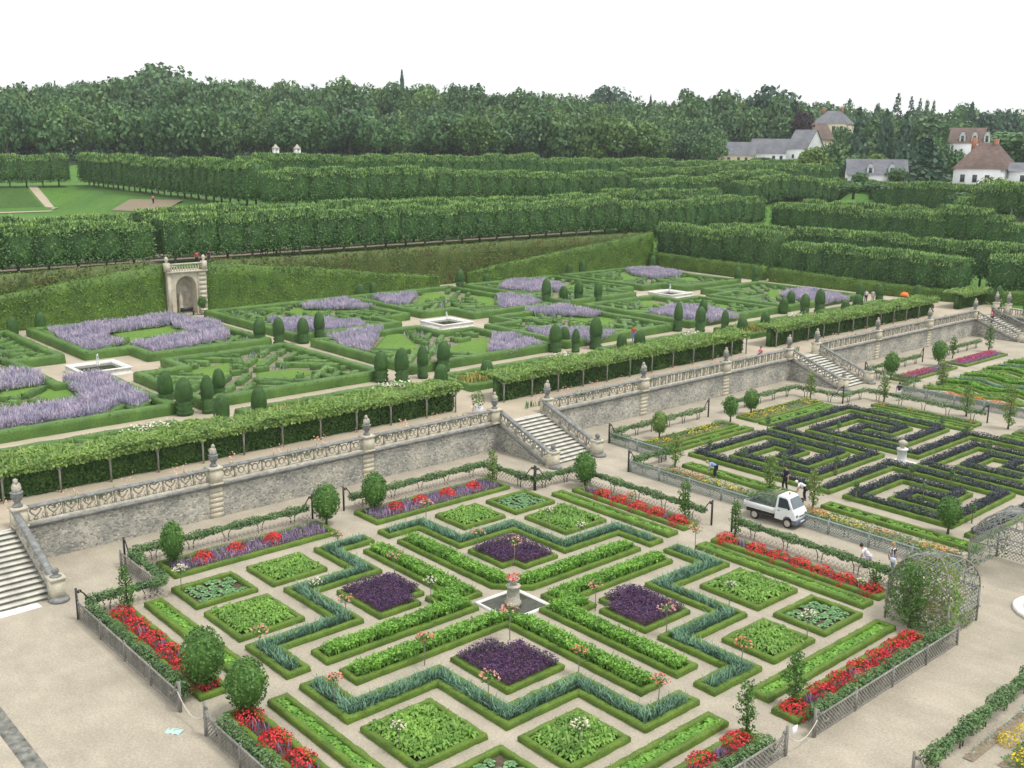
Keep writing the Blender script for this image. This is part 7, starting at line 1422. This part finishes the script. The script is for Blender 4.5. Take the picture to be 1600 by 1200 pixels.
# ---------------------------------------------------------------- people
def skin_obj(name, J, E, mat, parent, sub=1):
    names = list(J); me = bpy.data.meshes.new(name); me.from_pydata([J[k][0] for k in names], [(names.index(a), names.index(b)) for a, b in E], []); me.materials.append(M[mat])
    o = bpy.data.objects.new(name, me); COL.objects.link(o); o.parent = parent; md = o.modifiers.new('skin', 'SKIN'); sv = me.skin_vertices[0].data
    for i, k in enumerate(names): r = J[k][1]; sv[i].radius = r if isinstance(r, tuple) else (r, r)
    sv[0].use_root = True; md.use_smooth_shade = True; s = o.modifiers.new('sub', 'SUBSURF'); s.levels = sub; s.render_levels = sub; return o
def person(loc, rz, label, top='cloth_white', bottom='cloth_jeans', hair='hair_dark', pose='stand', H=1.7, skirt=False, group=None, fingers=True, hold=None, hat=None):
    t = thing('person', label, 'person', loc, rz, group); s = H/1.72
    bend = {'stand': .03, 'bend': 1.25, 'crouch': .75, 'sit': .15}[pose]; hipz = {'stand': .90, 'bend': .86, 'crouch': .62, 'sit': .42}[pose]; hx = {'bend': -.22, 'crouch': -.12}.get(pose, 0)
    d = np.array([math.sin(bend), 0, math.cos(bend)]); P = np.array([hx, 0, hipz]); J = {}
    def j(k, p, r): J[k] = (tuple(np.array(p)*s), tuple(np.array(r)*s) if isinstance(r, tuple) else r*s)
    chest = P+d*.36; neck = P+d*.54; hd = np.array([math.sin(bend*.7), 0, math.cos(bend*.7)]); head = neck+hd*.17; crown_ = neck+hd*.27
    j('pelvis', P, (.12, .15)); j('waist', P+d*.15, (.10, .13)); j('chest', chest, (.12, .17)); j('neck0', P+d*.48, (.07, .09)); j('neck', neck, .052); j('jaw', neck+hd*.075+np.array([.02, 0, 0]), .065); j('head', head, (.088, .078)); j('crown', crown_, .05)
    j('nose', head+np.array([.105*math.cos(bend*.7), 0, -.03-.09*math.sin(bend*.7)]), .014)
    E = [('pelvis', 'waist'), ('waist', 'chest'), ('chest', 'neck0'), ('neck0', 'neck'), ('neck', 'jaw'), ('jaw', 'head'), ('head', 'crown'), ('head', 'nose')]; shirtJ = ['pelvis', 'waist', 'chest', 'neck0']
    for sd, y in (('l', 1), ('r', -1)):
        sh = P+d*.44+np.array([0, y*.18, 0])
        if pose == 'stand': el = sh+np.array([-.02+.05*y, y*.06, -.28]); wr = el+np.array([.14 if (hold and y < 0) else .05, y*.02, -.16 if (hold and y < 0) else -.25])
        elif pose == 'sit': el = sh+np.array([.08, y*.06, -.26]); wr = el+np.array([.24, -y*.06, -.06])
        else: el = sh+np.array([.06, y*.04, -.28]); wr = el+np.array([.08, -y*.03, -.24])
        hand = wr+(wr-el)/np.linalg.norm(wr-el)*.09
        if pose in ('stand', 'bend'): kn = P+np.array([.04+.10*(y < 0), y*.10, -.43*hipz/.9]); an = np.array([hx-.05+.14*(y < 0), y*.11, .07])
        elif pose == 'crouch': kn = P+np.array([.36, y*.15, -.12]); an = np.array([hx+.06, y*.13, .07])
        else: kn = P+np.array([.42, y*.10, .02]); an = np.array([.44, y*.10, .07-(0.0)])
        j('sh'+sd, sh, .062); j('el'+sd, el, .045); j('wr'+sd, wr, .03); j('hand'+sd, hand, (.038, .022)); j('hip'+sd, P+np.array([0, y*.10, -.04]), .095); j('kn'+sd, kn, .062); j('an'+sd, an, .042); j('toe'+sd, an+np.array([.17, 0, -.035]), .034)
        E += [('neck0', 'sh'+sd), ('sh'+sd, 'el'+sd), ('el'+sd, 'wr'+sd), ('wr'+sd, 'hand'+sd), ('pelvis', 'hip'+sd), ('hip'+sd, 'kn'+sd), ('kn'+sd, 'an'+sd), ('an'+sd, 'toe'+sd)]
        if fingers:
            u = (wr-el)/np.linalg.norm(wr-el); sdv = np.array([0.0, 1, 0]) if abs(u[1]) < .8 else np.array([1.0, 0, 0])
            for q in range(4):
                b = hand+u*.01+sdv*(q-1.5)*.018; L = (.065, .078, .072, .055)[q]; m_ = b+u*L*.55; e_ = b+u*L+np.array([.015, 0, -.004]); k = f'f{q}{sd}'
                j(k+'a', m_, .0085); j(k+'b', e_, .007); E += [('hand'+sd, k+'a'), (k+'a', k+'b')]
            j('th'+sd, hand-u*.02+sdv*.045*y+np.array([.01, 0, 0]), .010); j('tt'+sd, hand+u*.02+sdv*.06*y+np.array([.02, 0, 0]), .008); E += [('wr'+sd, 'th'+sd), ('th'+sd, 'tt'+sd)]
    skin_obj('body', J, E, 'skin', t)
    g = lambda k, f: (J[k][0], tuple(np.array(J[k][1] if isinstance(J[k][1], tuple) else (J[k][1],)*2)*f))
    S = {k: g(k, 1.16) for k in shirtJ}; SE = [('pelvis', 'waist'), ('waist', 'chest'), ('chest', 'neck0')]
    for sd in 'lr': S['sh'+sd] = g('sh'+sd, 1.22); m_ = (np.array(J['sh'+sd][0])*.25+np.array(J['el'+sd][0])*.75); S['el'+sd] = (tuple(m_), .062*s); SE += [('neck0', 'sh'+sd), ('sh'+sd, 'el'+sd)]
    skin_obj('shirt', S, SE, top, t)
    if skirt:
        mb = MB(); pv = np.array(J['pelvis'][0]); lathe(mb, [(.15*s, 0), (.20*s, -.2*s), (.26*s, -.5*s), (.02, -.48*s)], tuple(pv), 12); mb.build('skirt', M[bottom], t)
    else:
        S = {'pelvis': g('pelvis', 1.14)}; SE = []
        for sd in 'lr': S['hip'+sd] = g('hip'+sd, 1.18); S['kn'+sd] = g('kn'+sd, 1.25); S['an'+sd] = g('an'+sd, 1.35); SE += [('pelvis', 'hip'+sd), ('hip'+sd, 'kn'+sd), ('kn'+sd, 'an'+sd)]
        skin_obj('trousers', S, SE, bottom, t)
    for sd in 'lr': a = np.array(J['an'+sd][0]); b = np.array(J['toe'+sd][0]); mb = MB(); ellipsoid(mb, tuple((a+b)/2+np.array([0, 0, -.02*s])), (.145*s, .055*s, .05*s), 8, 6, 0); mb.build('shoe', M['black'], t, True)
    mb = MB(); c = np.array(J['head'][0])+hd*.025*s-np.array([.022*s, 0, 0]); ellipsoid(mb, tuple(c), (.105*s, .095*s, .105*s), 10, 8, 0.02); mb.build('hat' if hat else 'hair', M[hat or hair], t, True)
    if hold == 'paper': mb = MB(); h_ = np.array(J['handr'][0]); obox(mb, (h_[0]+.14, h_[1]-.02), (1, .2), .16, .006, h_[2]-.12, h_[2]+.16); o = mb.build('paper_map', M['paper'], None); o.location = (0, 0, 0); o.parent = None; o.matrix_world = Matrix.Translation(Vector(loc)) @ Matrix.Rotation(rz, 4, 'Z'); tag(o, 'white paper held by the visitor in the striped top', 'paper')
    return t
person((10.35, 18.5, 0), math.radians(-10), 'person in a striped top and blue jeans holding paper beside the arbour', 'cloth_striped', 'cloth_jeans', 'hair_fair', 'stand', 1.74, hold='paper')
person((9.1, 18.1, 0), math.radians(200), 'person in white clothes bending slightly by the espalier left of the striped visitor', 'cloth_white', 'cloth_lilac', 'hair_dark', 'crouch', 1.78)
person((-6.3, 24.4, 0), math.radians(215), 'gardener in a light blue shirt bending over the salad strip of the labyrinth square', 'cloth_blue', 'cloth_dark', 'hair_fair', 'bend', 1.7)
person((-1.4, 25.9, 0), math.radians(260), 'person in dark clothes standing behind the truck beside a pale tree', 'cloth_dark', 'cloth_dark', 'hair_dark', 'stand', 1.78)
person((.35, 25.2, 0), math.radians(200), 'gardener in a white shirt and dark trousers bending beyond the truck', 'cloth_white', 'cloth_dark', 'hair_fair', 'bend', 1.72, hat='cloth_white')
person((-9.6, 55.9, 0), math.radians(120), 'person in dark clothes walking on the far path near the second stairs', 'cloth_dark', 'cloth_white', 'hair_dark', 'stand', 1.72, fingers=False)
person((2.0, 55.6, 0), math.radians(-60), 'person in a pale shirt and dark trousers on the path at the right edge', 'cloth_lilac', 'cloth_dark', 'hair_dark', 'stand', 1.75, fingers=False)
person((-37.0, 50.3, T), math.radians(-40), 'person in a red shirt standing in the ornamental garden right of the clipped yews', 'cloth_red', 'cloth_jeans', 'hair_dark', 'stand', 1.75, fingers=False)
person((-22.3, 52.4, T+.25), math.radians(-90), 'person in pink sitting by the balustrade before the second stairs', 'cloth_pink', 'cloth_dark', 'hair_dark', 'sit', 1.7, fingers=False)
person((-19.6, 96.4, T-.55), math.radians(10), 'person in a pink top on the farthest stairs', 'cloth_pink', 'cloth_dark', 'hair_dark', 'stand', 1.7, fingers=False)
person((-19.9, 97.3, T-.45), math.radians(10), 'person in dark clothes next to the pink one on the farthest stairs', 'cloth_dark', 'cloth_dark', 'hair_dark', 'stand', 1.72, fingers=False)
person((-36.9, 96.9, T), math.radians(-60), 'walker in a white shirt before the far garden hedge', 'cloth_white', 'cloth_dark', 'hair_dark', 'stand', 1.78, fingers=False)
person((-36.5, 98.0, T), math.radians(120), 'walker in lilac next to the white-shirted one before the far hedge', 'cloth_lilac', 'cloth_beige', 'hair_dark', 'stand', 1.7, fingers=False)
person((-44, 95.4, T), math.radians(0), 'person in pale blue at the end of the far lavender patch', 'cloth_blue', 'cloth_blue', 'hair_dark', 'stand', 1.7, fingers=False)
z_ = 7.3
person((-88.2, 25.6, z_), math.radians(200), 'person in a red coat on the upper terrace right of the niche', 'cloth_red', 'cloth_dark', 'hair_dark', 'stand', 1.75, fingers=False)
person((-88.6, 27.4, z_), math.radians(20), 'person in black on the upper terrace beside the red coat', 'cloth_dark', 'cloth_dark', 'hair_dark', 'stand', 1.75, fingers=False)
for i, (y, c1, lab) in enumerate(((37.8, 'cloth_yellow', 'person in a yellow top under the limes above the brownish hedge'), (38.8, 'cloth_red', 'person in a red top under the limes, next to the yellow one'), (39.8, 'cloth_dark', 'person in black under the limes, between red and white tops'), (40.9, 'cloth_white', 'person in a white top under the limes above the brownish hedge'), (42.8, 'cloth_blue', 'person in blue at the right end of the group under the limes'))):
    person((-94.2-.3*(i % 2), y, z_), math.radians(90+60*i), lab, c1, 'cloth_dark', 'hair_dark', 'stand', 1.75, fingers=False)
person((-158, 50.2, float(tz(-158, 50.2)[0])), math.radians(0), 'person in pink on the bank beneath the basin limes', 'cloth_pink', 'cloth_dark', 'hair_dark', 'stand', 1.7, fingers=False)
t = thing('parasol', 'small round orange-red parasol near the far garden hedge', 'parasol', (-31.6, 97.2, T)); mb = MB(); tube(mb, [(-31.6, 97.2, T), (-31.6, 97.2, T+1.9)], .03, 5); put(mb, 'pole', M['oldwood'], t); mb = MB(); lathe(mb, [(.62, 1.45), (.52, 1.7), (.3, 1.9), (.02, 2.0)], (-31.6, 97.2, T), 10); put(mb, 'canopy', M['cloth_orange'], t)
t = thing('planter_box', 'whitish square planter under the right end of the left pergola', 'planter', (-24.0, 17.9, T)); mb = MB(); box(mb, -24.3, 17.6, T, -23.7, 18.2, T+.62); put(mb, 'box', M['render_white'], t)
mb = MB(); ell_cards(mb, (-24.0, 17.9, T+1.2), (.5, .5, .7), 240, .16); put(mb, 'shrub', M['pear'], t)
# ---------------------------------------------------------------- thin summer haze over the whole place
mb = MB(); box(mb, -1210, -1210, -8, 1210, 1210, 85); hz = mb.build('haze', []); tag(hz, 'thin pale haze lying over the whole valley', 'haze', None, 'stuff')
m = bpy.data.materials.new('haze'); m.use_nodes = True; n = m.node_tree; n.nodes.clear(); o = n.nodes.new('ShaderNodeOutputMaterial'); v = n.nodes.new('ShaderNodeVolumePrincipled')
v.inputs['Density'].default_value = 0.00018; v.inputs['Color'].default_value = (0.90, 0.95, 1.0, 1); n.links.new(v.outputs[0], o.inputs['Volume']); hz.data.materials.append(m)
